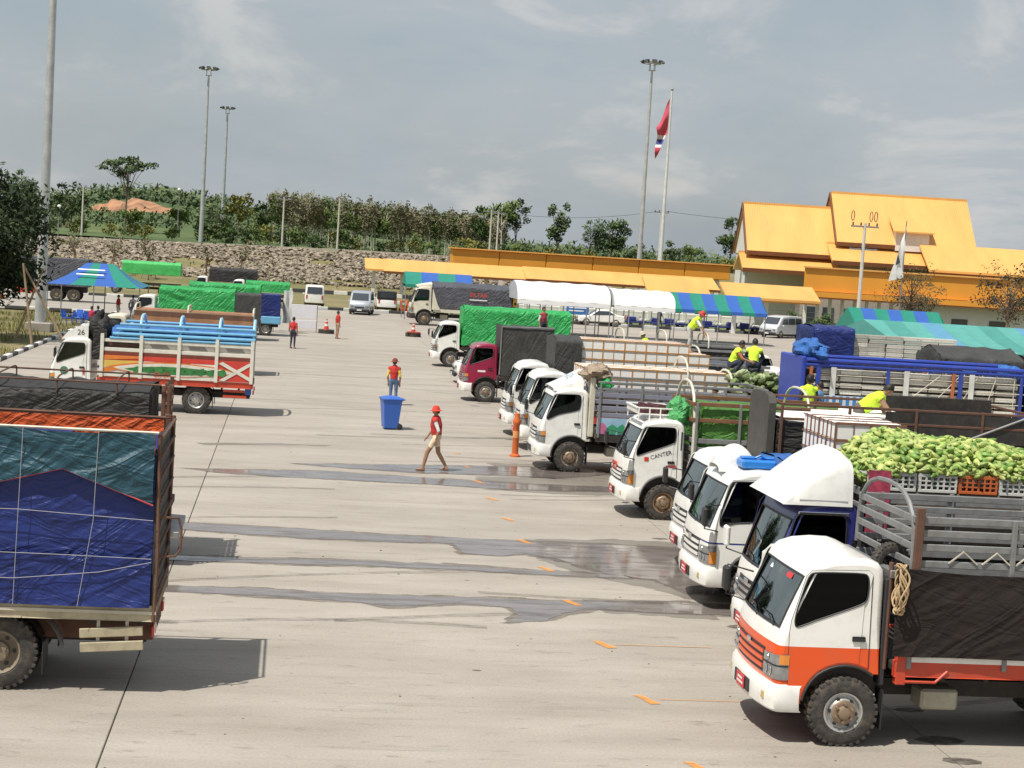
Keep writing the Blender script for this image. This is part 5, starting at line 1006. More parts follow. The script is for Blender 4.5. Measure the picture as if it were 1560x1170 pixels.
MB().tube([(6.27,-1.08,.95),(6.29,-1.10,1.7),(6.25,-1.08,3.3)], .025, 6).build('rear_post', m_rust, t); MB().tube([(6.27,1.08,.95),(6.27,1.08,3.3)], .03, 6).build('rear_post', m_rust, t)
MB().box(6.225,6.245,-1.06,1.06,1.0,3.22).build('dark_backing', m_dark, t)  # dark sheet added behind the bars to hide the sky-lit navy end
for z in (1.25,1.55,1.85,2.15,2.45,2.75,3.02,3.25): MB().tube([(6.29,-1.08,z),(6.29,1.08,z)], .02, 6).build('rear_bar', m_rust, t)
MB().tube([(6.28,-1.05,2.25),(6.52,-1.0,2.24),(6.56,-1.0,2.1),(6.56,-1.0,1.85),(6.50,-1.0,1.76),(6.28,-1.05,1.75)], .017, 6).build('rear_handle', m_rust, t)
for s, sides in ((1,'far'),(-1,'near')):
    if s < 0: continue
    MB().tube([(1.6,s*1.08,3.28),(6.22,s*1.08,3.26)], .025, 6).build('top_rail', m_rust, t)
    for x in (2.6,3.7,4.75,5.65,6.2): MB().box(x-.035,x+.035,s*1.08-.02,s*1.08+.02,2.9,3.31,c=.006).build('rail_post', m_rust, t)
MB().tube([(1.6,-1.10,3.315),(6.24,-1.10,3.30)], .02, 6).build('hem_pole', m_cream, t)
cloth_side(t, 'orange_sheet', 1.6, 6.15, 1.0, 2.8, 3.25, m_tor, .03, 31, (1,.3), .06)
cloth_side(t, 'orange_sheet', 5.2, 6.2, -1.03, 3.02, 3.34, m_tor, .05, 33, (1,.3), .05)
for z, x0, dz in ((.80,5.45,.07),(.62,5.45,.03)):
    b = MB().box(x0,6.22,-1.06,-1.02,z-.06,z+.06,c=.008); o = b.build('side_guard', M('beige_beam'), t); o.rotation_euler = (0,-.07,0); o.location = (0,0,-.42)
for x in (5.6,5.95): MB().box(x-.02,x+.02,-1.0,-.96,.6,1.02).build('guard_bracket', m_cream, t)
MB().box(4.3,6.25,-.7,.7,.62,.98).build('rear_frame', m_rust, t)
MB().grid(lambda u, v: (4.55+.62*cos(radians(5+165*u)), -.98+.30*v-.06, .47+.60*sin(radians(5+165*u))), 14, 2).build('rear_mudguard', m_greybar, t)
# L2 black tarpaulin with ladder at the back
t = truck('truck with black tarpaulin and rear ladder beyond the navy tarpaulin truck', -8.05, 30.5, 6.1, dict(paint=m_white), (.97,4.4), hw=.96, R=.44, lugs=22); L2 = t
bed_floor(t, 1.6, 6.0, 1.05, 1.08, m_wood, m_rust); tarp(t, 'tarpaulin', 1.6, 5.75, 1.05, 1.2, 3.02, m_tblack, .06, 17, .05, (1,1), (1,.45), .07, .8)
for s in (-1,1): MB().tube([(1.6,s*1.07,3.16),(5.95,s*1.07,3.16)], .018, 6).build('top_rail', m_rust, t)
for x in (2.2,3.2,4.2,5.2): hoop(t, x, 1.07, 2.98, 3.22, m_rust, .016, 6)
for y in (-.98,-.35,.35,.98): MB().box(5.95,6.02,y-.035,y+.035,.75,3.15,c=.008).build('rear_post', m_rust, t)
for k in range(11): MB().box(5.97,6.03,-.98,.98,.95+k*.2,1.01+k*.2,c=.008).build('rear_bar', m_rust, t)
for y in (-1.05,-.72): MB().box(6.05,6.10,y-.025,y+.025,.9,3.15,c=.006).build('ladder_rail', m_rust, t)
for k in range(11): MB().box(6.06,6.09,-1.03,-.74,1.0+k*.2,1.04+k*.2).build('ladder_rung', m_rust, t)
MB().box(6.06,6.16,-.62,-.2,1.2,1.5,c=.02).build('rear_can', m_cream, t); MB().box(6.05,6.32,-.95,.95,.74,.86,c=.01).build('rear_bumper', m_galv, t).rotation_euler = (0,.04,0); MB().box(6.04,6.07,-.8,-.45,.88,1.0).build('tail_lamp', m_redlens, t)
# L3 painted panel truck
t = truck('white truck with painted side panels and sky blue pipe rails', -7.6, 56.4, 6.6, dict(paint=m_white, win='slant', mirrors=(1,), grille='b', hi=0), (.97,4.75), hw=.96, R=.45, lugs=22); L3 = t
df = MB().prism([(.42,2.2),(.62,2.45),(.98,2.64),(1.25,2.66),(1.25,2.2)], -.84, .84, 'y').build('wind_deflector', m_white, t); text('26', .24, m_dtext, t, (1.02,-.845,2.43), NEAR, 'number')
MB().box(1.14,1.19,-.965,-.955,1.1,1.3,c=.003).build('red_sticker', m_rtext, t); MB().lathe([(0,0),(.13,0),(.13,.01),(.09,.012),(.09,0)], 16, 'y', (.55,-.965,1.20)).build('door_badge', M('green_print', (.06,.22,.14), .5), t)
bed_floor(t, 1.6, 6.55, 1.02, 1.06, m_wood, m_redp); 
q = MB(); q.grid(lambda u, v: (lambda a, b, k: (1.62+(.36+.25*k)*cos(a)*cos(b), .88*(1+.3*k)*sin(a)*cos(b), 2.45+(.52+.3*k)*sin(b)*(1.15-.25*cos(a))))(2*pi*u, pi*(v-.5), nz(cos(2*pi*u)*2, sin(2*pi*u)*2, v*4)), 30, 16); q.build('black_hood', m_tblack, t, True, angle=0); cloth_side(t, 'black_hood_flap', 1.42, 1.85, -1.0, 1.6, 2.6, m_tblack, .05, 8, (1,.2))
m_pw = M('panel_white', (.72,.69,.60), .6, var=.1, grime=.3); m_pd = M('panel_dark_red', (.18,.035,.02), .6, var=.25, grime=.3); m_po = M('panel_orange', (.68,.20,.03), .6, var=.15, grime=.2); m_py = M('panel_yellow', (.72,.48,.10), .6, var=.15, grime=.2); m_pg = M('panel_green', (.04,.20,.05), .6, var=.4, scale=6); m_pr = M('panel_red', (.60,.05,.03), .6, var=.15, grime=.2)
yb = -1.05
def plank(z0, z1, m, x0=1.75, x1=6.45, y=yb, nm='plank'): return MB().box(x0,x1,y-.03,y,z0,z1,c=.006).build(nm, m, t)
for z0, z1, m in ((1.09,1.27,m_pw),(1.275,1.45,m_pw),(1.455,1.62,m_pw),(1.625,1.78,m_pr),(1.785,1.90,m_pd),(1.905,2.02,m_pw),(2.20,2.30,m_pw)): plank(z0, z1, m)
for s in (1,): MB().box(1.7,6.5,1.02,1.05,1.08,2.3).build('far_panel', m_pw, t)
MB().box(1.7,2.95,-.98,-.96,1.95,2.3).build('inner_board', M('inner_board_brown', (.10,.05,.035), .7), t); MB().box(2.95,6.5,-1.02,-1.0,1.95,2.3).build('inner_board', m_pw, t)
for x in (3.3,4.5,5.7): MB().prism([(x,2.05),(x+.55,2.05),(x+.45,2.17),(x-.08,2.17)], -1.03, -1.022, 'y').build('grey_cutout', M('cutout_grey', (.30,.28,.25), .7), t)
def deco(poly, m, nm='painted_figure', off=.004): return MB().prism(poly, yb-.031-off-.004, yb-.031-off, 'y').build(nm, m, t)
def lens(cx, cz, a, b, n=14): return [(cx+a*cos(2*pi*i/n), cz+b*sin(2*pi*i/n)*(.35+.65*abs(sin(2*pi*i/n)))) for i in range(n)]
deco([(1.76,1.62),(2.9,1.70),(2.9,1.77),(1.76,1.77)], m_po); deco([(1.76,1.36),(2.2,1.46),(3.0,1.56),(3.0,1.63),(1.76,1.61)], m_py); deco([(1.76,1.2),(2.3,1.33),(3.2,1.44),(3.6,1.5),(2.6,1.47),(1.76,1.34)], m_po)
deco([(5.4,1.11),(6.44,1.11),(6.44,1.77),(5.4,1.77)], m_pr, off=.001); deco(lens(3.95,1.40,2.05,.235), m_po, off=.006); deco(lens(4.0,1.39,1.9,.20), m_pw, off=.009); deco(lens(4.0,1.36,1.55,.13), m_pg, off=.012)
for k in range(9):
    x = 2.75+k*.33; deco([(x,1.26+.02*(k % 3)),(x+.18,1.24),(x+.30,1.36),(x+.22,1.50-.03*(k % 2)),(x+.06,1.44),(x-.08,1.38)], m_pg, off=.014)
deco([(5.45,1.14),(6.40,1.74),(6.44,1.64),(5.62,1.12)], m_pw, off=.016); deco([(5.42,1.68),(5.55,1.74),(6.44,1.26),(6.44,1.14)], m_pw, off=.020); 
text('D.C', .22, m_rtext, t, (3.62,yb-.052,1.21), NEAR, sx=1.3)
posts(t, (1.72,2.95,4.15,5.35,6.48), 1.02, 1.06, 2.45, m_pw, .11, (-1,1), .075); 
m_pipe = m_bluep
for k, z in enumerate((2.33,2.46,2.62,2.78)):
    for s in (-1,1): MB().tube([(1.95+.1*k,s*(1.06-.01*k),z),(6.55,s*(1.06-.01*k),z+.02)], .045 if k != 1 else .06, 8).build('pipe_rail', m_pipe, t, True)
for x in (2.9,4.15,5.4,6.5): hoop(t, x, 1.0, 2.5, 3.08, M('pale_blue_pipe', (.35,.60,.72), .4, var=.1), .045, 2.4)
tarp(t, 'blue_liner', 2.0, 6.45, .92, 2.1, 2.62, m_tblue, .05, 5, .06)
MB().box(5.6,6.35,-.99,-.93,.58,.66).box(5.6,6.35,-.99,-.93,.76,.84).build('side_guard', m_redp, t); MB().box(6.3,6.5,-1.0,-.8,.7,.95,c=.02).build('blue_box', m_tb, t)
# L4 open bed with planks, L5 green tarpaulin with grey curtain, L5b blue tail truck
t = truck('open truck loaded with brown planks beyond the painted panel truck', -8.1, 73.0, 6.7, dict(paint=m_cream, hi=0), (.97,4.7), hw=.98, lugs=16, far=True); bed_floor(t, 1.6,6.7,1.05,1.1,m_wood,m_rust)
plk = [MB().box(0,4.9,-.11,.11,-.035,.035,c=.008).mesh('side_plank', m) for m in (m_wood, M('red_brown_wood', (.34,.17,.09), .8, var=.3), m_rust)]
for k in range(6):
    for s in (-1,1): o = obj('side_plank', plk[k % 3], t, (1.7,s*1.06,1.3+k*.22)); o.rotation_euler = (pi/2,0,0)
for k in range(9): obj('side_plank', plk[k % 2], t, (1.7,-.95+k*.235,2.50+.03*(k % 2)))
for x in (1.75,3.9,6.6): hoop(t, x, 1.05, 2.2, 2.78, m_cream, .035, 6)
t = truck('truck with bright green tarpaulin and dark grey curtain in the left row', -8.9, 98.2, 7.3, dict(paint=m_white), (.97,5.2), hw=.98, lugs=16, far=True); bed_floor(t, 1.6,7.3,1.05,1.05,m_wood,m_frame)
tarp(t, 'green_tarpaulin', 1.6, 5.8, 1.05, 1.2, 2.72, m_tgreen, .08, 7, .1, (1,0), (.2,1), f=.8); tarp(t, 'grey_curtain', 5.82, 7.25, 1.07, .75, 2.66, m_tdk, .03, 9, .02, f=.6)
t = truck('truck with a sky blue tail beside the standing person in dark trousers', -8.0, 104.0, 7.5, dict(paint=m_bluep), (.97,6.6), hw=.98, lugs=16, far=True); bed_floor(t, 1.6,7.5,1.05,1.05,m_wood,m_bluep)
MB().box(6.2,7.45,-1.06,1.06,1.1,2.5,c=.03).build('rear_box', m_tnavy, t); MB().box(6.3,7.5,-1.1,1.1,.72,1.2,c=.06).build('blue_tailboard', m_bluep, t); tarp(t, 'green_tarpaulin', 2, 6.2, 1.05, 1.2, 2.9, m_tgreen, .07, 4, .1)
m_lc = M('off_white_cloth', (.66,.66,.62), .8, var=.2)
# far left vehicles
def lorry(label, X, Yc, S, x1, tz, m, amp=.05, seed=1, sc=1): 
    t = truck(label, X, Yc, x1, S, (.97, x1-1.6), lugs=16, far=True, sc=sc); bed_floor(t, 1.5, x1, 1.05, 1.05, m_wood, m_frame); tarp(t, 'tarpaulin', 1.5, x1, 1.05, tz[0], tz[1], m, amp, seed, .15); return t
lorry('far truck with light green tarpaulin behind the striped tent', -17.0, 161, dict(paint=m_white), 6.8, (1.9,2.95), M('light_green_tarp', (.07,.48,.12), .5, var=.15, bump=.3, bscale=5))
lorry('far white truck with black tarpaulin below the far masts', -8.6, 151.5, dict(paint=m_white), 5.6, (1.85,2.95), m_tblack, .06, 4)
lorry('far white truck with green cover right of the black tarpaulin', -5.3, 147, dict(paint=m_white), 5.2, (1.3,2.1), m_tgreen, .06, 8)
t = thing('trailer', 'grey box trailer with twin axles behind the striped tent', 'trailer', (-22.5,137,0)); MB().box(0,6.8,-1.2,1.2,1.15,3.35,c=.05).build('box', m_tgrey, t); MB().box(0,6.6,-.5,.5,.7,1.1).build('chassis', m_frame, t)
for x in (4.4,5.7):
    for s in (-1,1): wheel(t, x, s*1.0, .5, s, 'dirt', True, lugs=18)
MB().box(1.0,3.4,-1.1,-1.0,.5,.9,c=.02).build('side_locker', m_redp, t); MB().box(6.82,7.9,-1.0,1.0,1.9,3.2,c=.08).build('rear_unit', m_dark, t)
# ================================================================== loads
random.seed(11)
def veg_mesh(seed, m, L=.19, r=.044):
    rg = random.Random(seed); q = MB(); k = rg.uniform(-.3,.3); n = 7; vs = []
    q.grid(lambda u, v: (lambda t, a: (L*(t-.5), r*sin(pi*min(.985,max(.015,t)))**.55*cos(a)*(1+.12*nz(t*6,a,seed)) + k*L*(t-.5)**2*1.6, r*sin(pi*min(.985,max(.015,t)))**.55*sin(a)*(1+.12*nz(t*6,a,seed+2))))(u, 2*pi*v), 6, 8); return q.mesh('vegetable', m, True, angle=0)
m_veg = [M('pale_green_skin', (.33,.44,.11), .5, var=.25, scale=12, objrand=.22), M('yellow_green_skin', (.46,.52,.16), .5, var=.25, scale=12, objrand=.2), M('leaf_green_skin', (.15,.28,.045), .5, var=.3, scale=12, objrand=.22)]
vm = [veg_mesh(i, m_veg[(0,0,1,1,2)[i]]) for i in range(5)]
def crate_mesh(nm, m, lx, ly, h, open_=True):
    q = MB(); t_ = .02
    for s in (-1,1):
        q.box(-lx/2,lx/2,s*ly/2-t_/2,s*ly/2+t_/2,h-.05,h,c=.005).box(-lx/2,lx/2,s*ly/2-t_/2,s*ly/2+t_/2,0,.045,c=.005).box(s*lx/2-t_/2,s*lx/2+t_/2,-ly/2+t_,ly/2-t_,h-.05,h).box(s*lx/2-t_/2,s*lx/2+t_/2,-ly/2+t_,ly/2-t_,0,.045)
        for k in range(7): x = -lx/2+.02+(lx-.04)*k/6; q.box(x-.014,x+.014,s*ly/2-.008,s*ly/2+.008,.045,h-.05)
        for k in range(5): y = -ly/2+.02+(ly-.04)*k/4; q.box(s*lx/2-.008,s*lx/2+.008,y-.014,y+.014,.045,h-.05)
        for z in (h*.38,h*.62): q.box(-lx/2,lx/2,s*ly/2-.009,s*ly/2+.009,z-.01,z+.01)
    q.box(-lx/2+.02,lx/2-.02,-ly/2+.02,ly/2-.02,0,.015); return q.mesh(nm, m)
m_cw = M('white_crate_plastic', (.62,.62,.58), .5, var=.12, grime=.3); m_co = M('orange_crate_plastic', (.55,.13,.035), .5, var=.12, grime=.25)
cmw, cmo = crate_mesh('crate', m_cw, .58, .44, .27), crate_mesh('crate', m_co, .58, .44, .27)
m_fill = M('load_cover', (.14,.11,.08), .9, var=.3)
# produce on the navy cab truck
hx0, hx1, hy, hz = 8.62, 12.7, 24.35, 2.70
tag(MB().box(hx0,hx1-.1,hy-.93,hy+.93,1.09,hz-.01,c=.02).build('load_base', m_fill), 'brown covered base of the produce load on the navy cab truck', 'load')
names = ['left white crate under the green produce heap','second white crate under the green produce heap','orange crate under the green produce heap','white crate right of the orange crate under the produce','white crate at the right end of the produce heap']
for k in range(5):
    for row, y in enumerate((hy-.71,)):
        o = obj('crate', cmo if k == 2 else cmw, None, (hx0+.22+k*.62, y, hz)); tag(o, names[k], 'crate', 'crates under the produce heap')
def heap(x, y): 
    u = (x-hx0-.1)/1.6; e = max(0, 1-((y-hy-.05)/1.0)**4); a = min(1, max(0, (x-hx0+.1)/.55)); return hz+.16+(.56-.14*max(0,x-hx0-1.0)+.06*sin(x*3.1)+.05*nz(x*2,y*2))*e**.5*a**.5
cnt = 0; fillp = MB()
for i in range(3000):
    x, y = rnd(hx0-.15, hx0+2.45), hy-.93+1.86*random.random()**1.25; z = heap(x, y)
    if y < hy-.45 and x < hx0+2.4 and z < hz+.27: continue
    loc = (x, y, z+rnd(-.05,.05)); rot = (rnd(-.7,.7), rnd(-.6,.6), rnd(0,6.3))
    if cnt < 300 and (i % 5 != 0):
        o = obj('vegetable', vm[i % 5], None, loc); o.rotation_euler = rot; o.scale = (rnd(.75,1.4), rnd(.8,1.2), rnd(.8,1.2)); tag(o, 'pale green vegetable in the heap on the navy cab truck', 'vegetable', 'green produce heaped on the navy cab truck'); cnt += 1
    elif len(fillp.v) < 63*1300:
        me = vm[i % 5]; R_ = Matrix.Translation((loc[0],loc[1],loc[2]-.03)) @ Matrix.Rotation(rot[2], 4, 'Z') @ Matrix.Rotation(rot[1], 4, 'Y') @ Matrix.Rotation(rot[0], 4, 'X')
        fillp.add([R_ @ v.co for v in me.vertices], [tuple(p.vertices) for p in me.polygons], (0,0,1,1,2)[i % 5])
tag(fillp.build('produce_heap', m_veg, smooth=True, angle=0, fix=False), 'dense heap of pale green vegetables on the navy cab truck', None, None, 'stuff')
fb = MB(); fb.grid(lambda u, v: (hx0+.0+2.35*u, hy-.9+1.8*v, heap(hx0+2.35*u, hy-.9+1.8*v)-.10), 20, 12); tag(fb.build('produce_core', m_veg[2], smooth=True, angle=0), 'green vegetables deep inside the produce heap', None, None, 'stuff')
# foam boxes
m_foam = M('white_foam', (.88,.86,.80), .7, var=.06, grime=.15); m_bam = M('orange_strap', (.50,.24,.06), .7, var=.3); m_bambr = M('brown_frame', (.22,.10,.055), .7, var=.3)
def foam_mesh(lx, ly, h): return MB().box(0,lx-.012,0,ly-.012,0,h*.78,c=.012).box(-.004,lx-.008,-.004,ly-.008,h*.79,h-.008,c=.014).mesh('foam_box', m_foam)
def strap_mesh(lx, ly, h, m, w=.022):
    q = MB()
    for x in (0,lx-.012): q.box(x-w/2,x+w/2,-.016,-.004,0,h)
    q.box(0,lx,-.02,-.006,h-.03,h-.03+w); q.box(0,lx,-.006,.014,h-.006,h+.008); q.box(-.016,-.004,0,ly,h-.03,h-.03+w).box(lx*.5-w/3,lx*.5+w/3,-.014,-.004,0,h).box(-.016,-.004,ly*.5-w/2,ly*.5+w/2,0,h).box(-.016,-.004,-.006,w,0,h); return q.mesh('strap', m)
def boxes(x0, y0, z0, nx, ny, nl, lx, ly, h, m, label, group, skip=lambda i,j,k: False, jit=.02):
    fm, sm_ = foam_mesh(lx, ly, h), strap_mesh(lx, ly, h, m)
    for k in range(nl):
        for j in range(ny):
            for i in range(nx):
                if skip(i,j,k): continue
                o = tag(obj('foam_box', fm, None, (x0+i*lx+rnd(-jit,jit)*.3, y0+j*ly+rnd(-jit,jit)*.4, z0+k*h)), label, 'box', group); obj('strap', sm_, o)
tag(MB().box(8.75,13.4,49.5,51.3,1.09,2.0,c=.02).build('load_base', m_fill), 'covered lower load on the nearer twin cab truck', 'load')
tag(MB().box(9.1,13.5,53.3,55.1,1.09,2.0,c=.02).build('load_base', m_fill), 'covered lower load on the farther twin cab truck', 'load')
boxes(8.75,49.55,2.0,6,3,2,.74,.58,.30,m_bam,'white foam box with orange straps in the lower load of the nearer twin cab truck','foam boxes on the nearer twin cab truck')
boxes(9.3,53.3,2.0,6,3,4,.70,.58,.31,m_bam,'white foam box with orange straps in the high load of the farther twin cab truck','foam boxes on the farther twin cab truck', lambda i,j,k: k == 3 and i > 4)
tag(MB().box(9.5,12.9,27.5,29.25,1.09,2.42,c=.02).build('load_base', m_fill), 'covered lower load on the blue striped truck', 'load')
boxes(9.22,27.46,2.42,2,4,3,.62,.45,.29,m_bambr,'white foam box in a brown frame on the blue striped truck','framed foam boxes on the blue striped truck')
tag(MB().box(9.3,10.55,30.6,32.3,1.09,2.9,c=.02).box(10.56,13.9,30.6,32.3,1.09,2.34).build('load_base', m_fill), 'covered lower load inside the black lined bed', 'load')
for k in range(4): tag(obj('foam_board', MB().box(0,1.1,0,1.55,0,.05,c=.01).mesh('foam_board', m_foam), None, (9.15+k*.62*.9,30.65,2.95+.052*k)), ['lowest','second','third','topmost'][k]+' white board stacked in the black lined bed', 'board', 'white boards in the black lined bed')
# ---- trucks parked behind, backed up to the first row
def back_truck(label, Xr, Yc, L, S, sc=1, **k):
    t = truck(label, Xr+L*(sc if not isinstance(sc, tuple) else sc[0]), Yc, L, S, (.97,L-1.7), lugs=16, far=True, sc=sc, **k); t.rotation_euler = (0,0,pi); return t
t = back_truck('truck heaped with green bundles backed up behind the foam box trucks', 13.0, 50.0, 6.6, LW); bed_floor(t, 1.6,6.6,1.0,1.08,m_wood,m_frame); rails(t,1.6,6.6,1.0,(1.4,1.7,2.0),.1,m_greybar,ends=(6.6,)); hoop(t, 6.4, 1.0, 1.4, 2.7, m_cream, .035)
m_grn = M('green_bundle', (.16,.22,.08), .7, var=.7, scale=22, objrand=.5, bump=.9, bscale=26); m_grn2 = M('pale_green_bundle', (.36,.42,.22), .7, var=.6, scale=22, objrand=.4, bump=.9, bscale=26)
def bundle(m, seed):
    q = MB(); q.grid(lambda u, v: (lambda a, b: (.25*sin(b)*(1+.5*nz(a*2,b*4,seed)), .12*cos(b)*cos(a)*(1+.9*nz(a*2.5,b*5,seed)), .10*cos(b)*sin(a)*(1+.9*nz(a*2.5,b*5,seed+1))))(2*pi*u, pi*(v-.5)), 12, 8); return q.mesh('green_bundle', m, True, angle=0)
bms = [bundle(m_grn,1), bundle(m_grn2,2), bundle(m_grn,3)]
tag(MB().box(13.2,17.4,49.3,50.9,1.09,2.3,c=.02).build('load_base', m_fill), 'covered lower load under the green bundles', 'load')
for L_ in range(8):
    for i in range(8):
        for j in range(4 if L_ > 4 else 2):
            if L_ == 7 and i > 4: continue
            o = obj('green_bundle', bms[(i+j+L_) % 3], None, (13.3+i*.36+rnd(-.1,.1)+(.15 if L_ % 2 else 0), 48.98+j*.36+rnd(-.08,.08), 1.55+L_*.155-.03*i+rnd(-.05,.05))); o.rotation_euler = (rnd(-.5,.5), rnd(-.5,.5), rnd(-1.5,1.5)); o.scale = (rnd(.7,1.25),)*3; tag(o, 'bound green leaf bundle in the heap behind the foam box trucks', 'vegetable', 'green bundles behind the foam box trucks')
t = back_truck('blue caged truck stacked with white crates', 13.5, 43.9, 7.6, dict(paint=m_dblue), (1,1,1)); T1 = t; bed_floor(t, 1.6,7.6,1.0,1.08,m_wood,m_dblue)
for s in (-1,1):
    for z, r_ in ((3.52,.06),(3.40,.045)): MB().tube([(1.5,s*1.05,z),(7.65,s*1.05,z)], r_, 8).build('top_rail', m_dblue, t, True)
    for x in (1.7,3.6,5.4,7.5): MB().box(x-.04,x+.04,s*1.05-.03,s*1.05+.03,1.0,3.4,c=.008).build('post', M('orange_post', (.45,.13,.05), .6, var=.2) if x in (7.5,3.6) else m_dblue, t)
    for x in (7.3,3.4): MB().box(x-.06,x+.06,s*1.06-.02,s*1.06+.02,1.0,3.4,c=.008).build('blue_post', m_dblue, t)
    for z in (2.3,2.6,2.9,3.15): MB().tube([(1.6,s*1.04,z),(7.5,s*1.04,z)], .012, 5).build('cage_bar', m_cream, t)
    for k in range(5): MB().tube([(1.9+k*1.15,s*1.045,1.2),(1.9+k*.48,s*1.045,3.4)], .010, 5).build('cage_bar', m_cream, t)
for x in (6.9,4.9,3.1): MB().box(x-.07,x+.07,1.07,1.085,2.1,3.36).build('white_strap', m_lc, t)
MB().box(7.62,7.75,-1.0,1.0,1.9,3.6,c=.03).build('tail_gate', m_dblue, t)
m_tray = M('white_tray', (.66,.63,.55), .6, var=.15, grime=.4, objrand=.3); trm = crate_mesh('tray', m_tray, .58, .42, .115)
for L_ in range(8):
    for i in range(9):
        o = obj('tray', trm, None, (14.1+i*.615+rnd(-.02,.02), 43.16+rnd(-.04,.03), 1.95+L_*.175)); tag(o, 'white slatted tray in the stacks inside the blue cage', 'crate', 'white trays in the blue caged truck')
tag(MB().box(13.85,19.5,43.5,44.8,1.09,3.2,c=.02).box(13.8,19.4,43.0,43.45,1.09,1.94).build('load_base', m_fill), 'covered inner load of the blue caged truck', 'load')
st_ = MB().box(0,3.0,-.02,.02,0,.42).build('striped_sheet', M('pale_sheet', (.60,.66,.70), .6, var=.1)); st_.location = (13.95,42.78,2.2); tag(st_, 'blue and white striped sheet hung along the blue caged truck', 'sheet')
for k in range(16): MB().box(.06+k*.185,.06+k*.185+.09,-.028,-.021,.01,.41).build('stripe', M('stripe_blue', (.05,.22,.50), .6), st_)
crumple((13.75,43.6,3.72), (.38,.85,.30), m_tblue, 'blue_bundle', 'blue plastic bundle on the rear of the blue caged truck', 'bundle', 5)
t = back_truck('truck with a dark blue tarpaulin block and stacked trays behind the cage', 17.2, 55.5, 7.4, LW); bed_floor(t, 1.6,7.4,1.0,1.08,m_wood,m_frame); tarp(t, 'blue_tarpaulin', 5.9, 7.3, 1.0, 1.2, 4.0, m_tnavy, .07, 6, .05, dirn=(.3,1)); tarp(t, 'black_cover', 1.7, 5.8, 1.0, 1.2, 2.9, m_tblack, .05, 6, .1)
for i in range(6):
    for L_ in range(6): tag(obj('tray', trm, None, (18.95+i*.62+rnd(-.03,.03),54.9,3.02+.14*L_)), 'white tray stacked beside the dark blue tarpaulin block', 'crate', 'white trays beside the dark blue tarpaulin')
t = back_truck('truck with rounded black net covers right of the dark blue tarpaulin', 19.0, 49.6, 7.6, LW); bed_floor(t, 1.6,7.6,1.0,1.08,m_wood,m_frame); tarp(t, 'black_cover', 4.6, 7.2, 1.0, 1.2, 3.55, m_tdk, .07, 2, .28, dirn=(.2,1), f=1.3); tarp(t, 'black_cover', 1.6, 4.3, 1.0, 1.2, 3.45, m_tblack, .07, 12, .2, dirn=(.2,1))
crumple((21.2,48.4,3.15), (.9,.4,.22), m_tblue, 'blue_bundle', 'pale blue plastic bundle below the black net cover', 'bundle', 8)
t = back_truck('low open truck behind the white foam boxes', 12.0, 60.0, 6.8, LW); bed_floor(t, 1.6,6.8,1.0,1.08,m_wood,m_frame); rails(t,1.6,6.8,1.0,(1.4,1.7,2.0,2.3),.1,m_greybar,ends=(6.8,)); hoop(t, 6.6,1.0,2.2,2.9,m_cream,.035); hoop(t,4.2,1.0,2.2,2.9,m_cream,.035); tarp(t,'grey_sheet',1.8,6.4,.9,1.2,2.3,m_tgrey,.06,5,.1)
t = back_truck('truck with cream hoops behind the long green tarpaulin', 13.6, 70.0, 7.0, LW); bed_floor(t, 1.6,7.0,1.0,1.08,m_wood,m_frame); rails(t,1.6,7.0,1.0,(1.4,1.7,2.0,2.3,2.5),.1,m_greybar,ends=(7,)); hoop(t,6.8,1.0,2.4,3.0,m_cream,.035); hoop(t,5.0,1.0,2.4,3.0,m_cream,.035); hoop(t,3.2,1.0,2.4,3.0,m_cream,.035); tarp(t,'black_cover',1.8,6.9,.95,1.2,2.45,m_tblack,.06,5,.05)
# ================================================================== vans and cars far off
VAN = [(.12,.34),(.03,.5),(.02,.8),(.12,1.0),(.45,1.18),(1.0,1.78),(1.25,1.9),(2.5,1.98),(4.3,1.94),(4.5,1.85),(4.62,1.1),(4.62,.42),(4.4,.34)]
vw = [('s',[(.95,1.22),(1.22,1.66),(1.95,1.72),(1.95,1.2)]),('s',[(2.05,1.2),(2.05,1.72),(3.1,1.74),(3.1,1.2)]),('s',[(3.2,1.2),(3.2,1.74),(4.2,1.72),(4.3,1.2)]),('f',(.47,1.2),(1.0,1.78),-.015),('f',(4.60,1.2),(4.52,1.8),.03)]
m_silver = M('silver_paint', (.48,.52,.56), .3, metal=.4, coat=.4); m_silv2 = M('pale_grey_paint', (.60,.62,.63), .3, metal=.2, coat=.4)
car('white van seen from behind left of the silver van', 2.15, 157.5, 4.62, VAN, 1.15, m_white, .86, (.85,3.7), vw, 'van', 'van', rz=-pi/2)
car('silver blue van facing the camera at the end of the aisle', 5.75, 141.9, 4.62, VAN, 1.15, m_silver, .88, (.85,3.7), vw, 'van', 'van', rz=pi/2-.12)
t = car('white pickup with dark canopy seen from behind at the yard end', 8.6, 157, 4.95, PICK, 1.05, m_white, .88, (.9,3.9), [('s',[(1.5,1.12),(1.95,1.56),(2.95,1.58),(3.12,1.14)])], 'pickup', 'pickup', rz=-pi/2, R=.38); MB().box(3.2,4.9,-.85,.85,1.05,1.85,c=.06).build('canopy', m_trim, t); MB().box(4.91,4.93,-.6,.6,1.25,1.7).build('rear_window', m_win, t)
car('pale grey van parked before the low white wall', 41.3, 143.5, 4.62, VAN, 1.15, m_silv2, .9, (.85,3.7), vw, 'van', 'van', rz=radians(42))
SED = [(.1,.32),(.02,.5),(.06,.75),(1.1,.92),(1.75,1.36),(2.1,1.45),(2.9,1.44),(3.6,1.05),(4.3,.98),(4.4,.6),(4.3,.36)]
sw_ = [('s',[(1.35,.95),(1.85,1.33),(2.8,1.36),(3.4,1.02)]),('f',(1.12,.94),(1.75,1.37),-.015)]
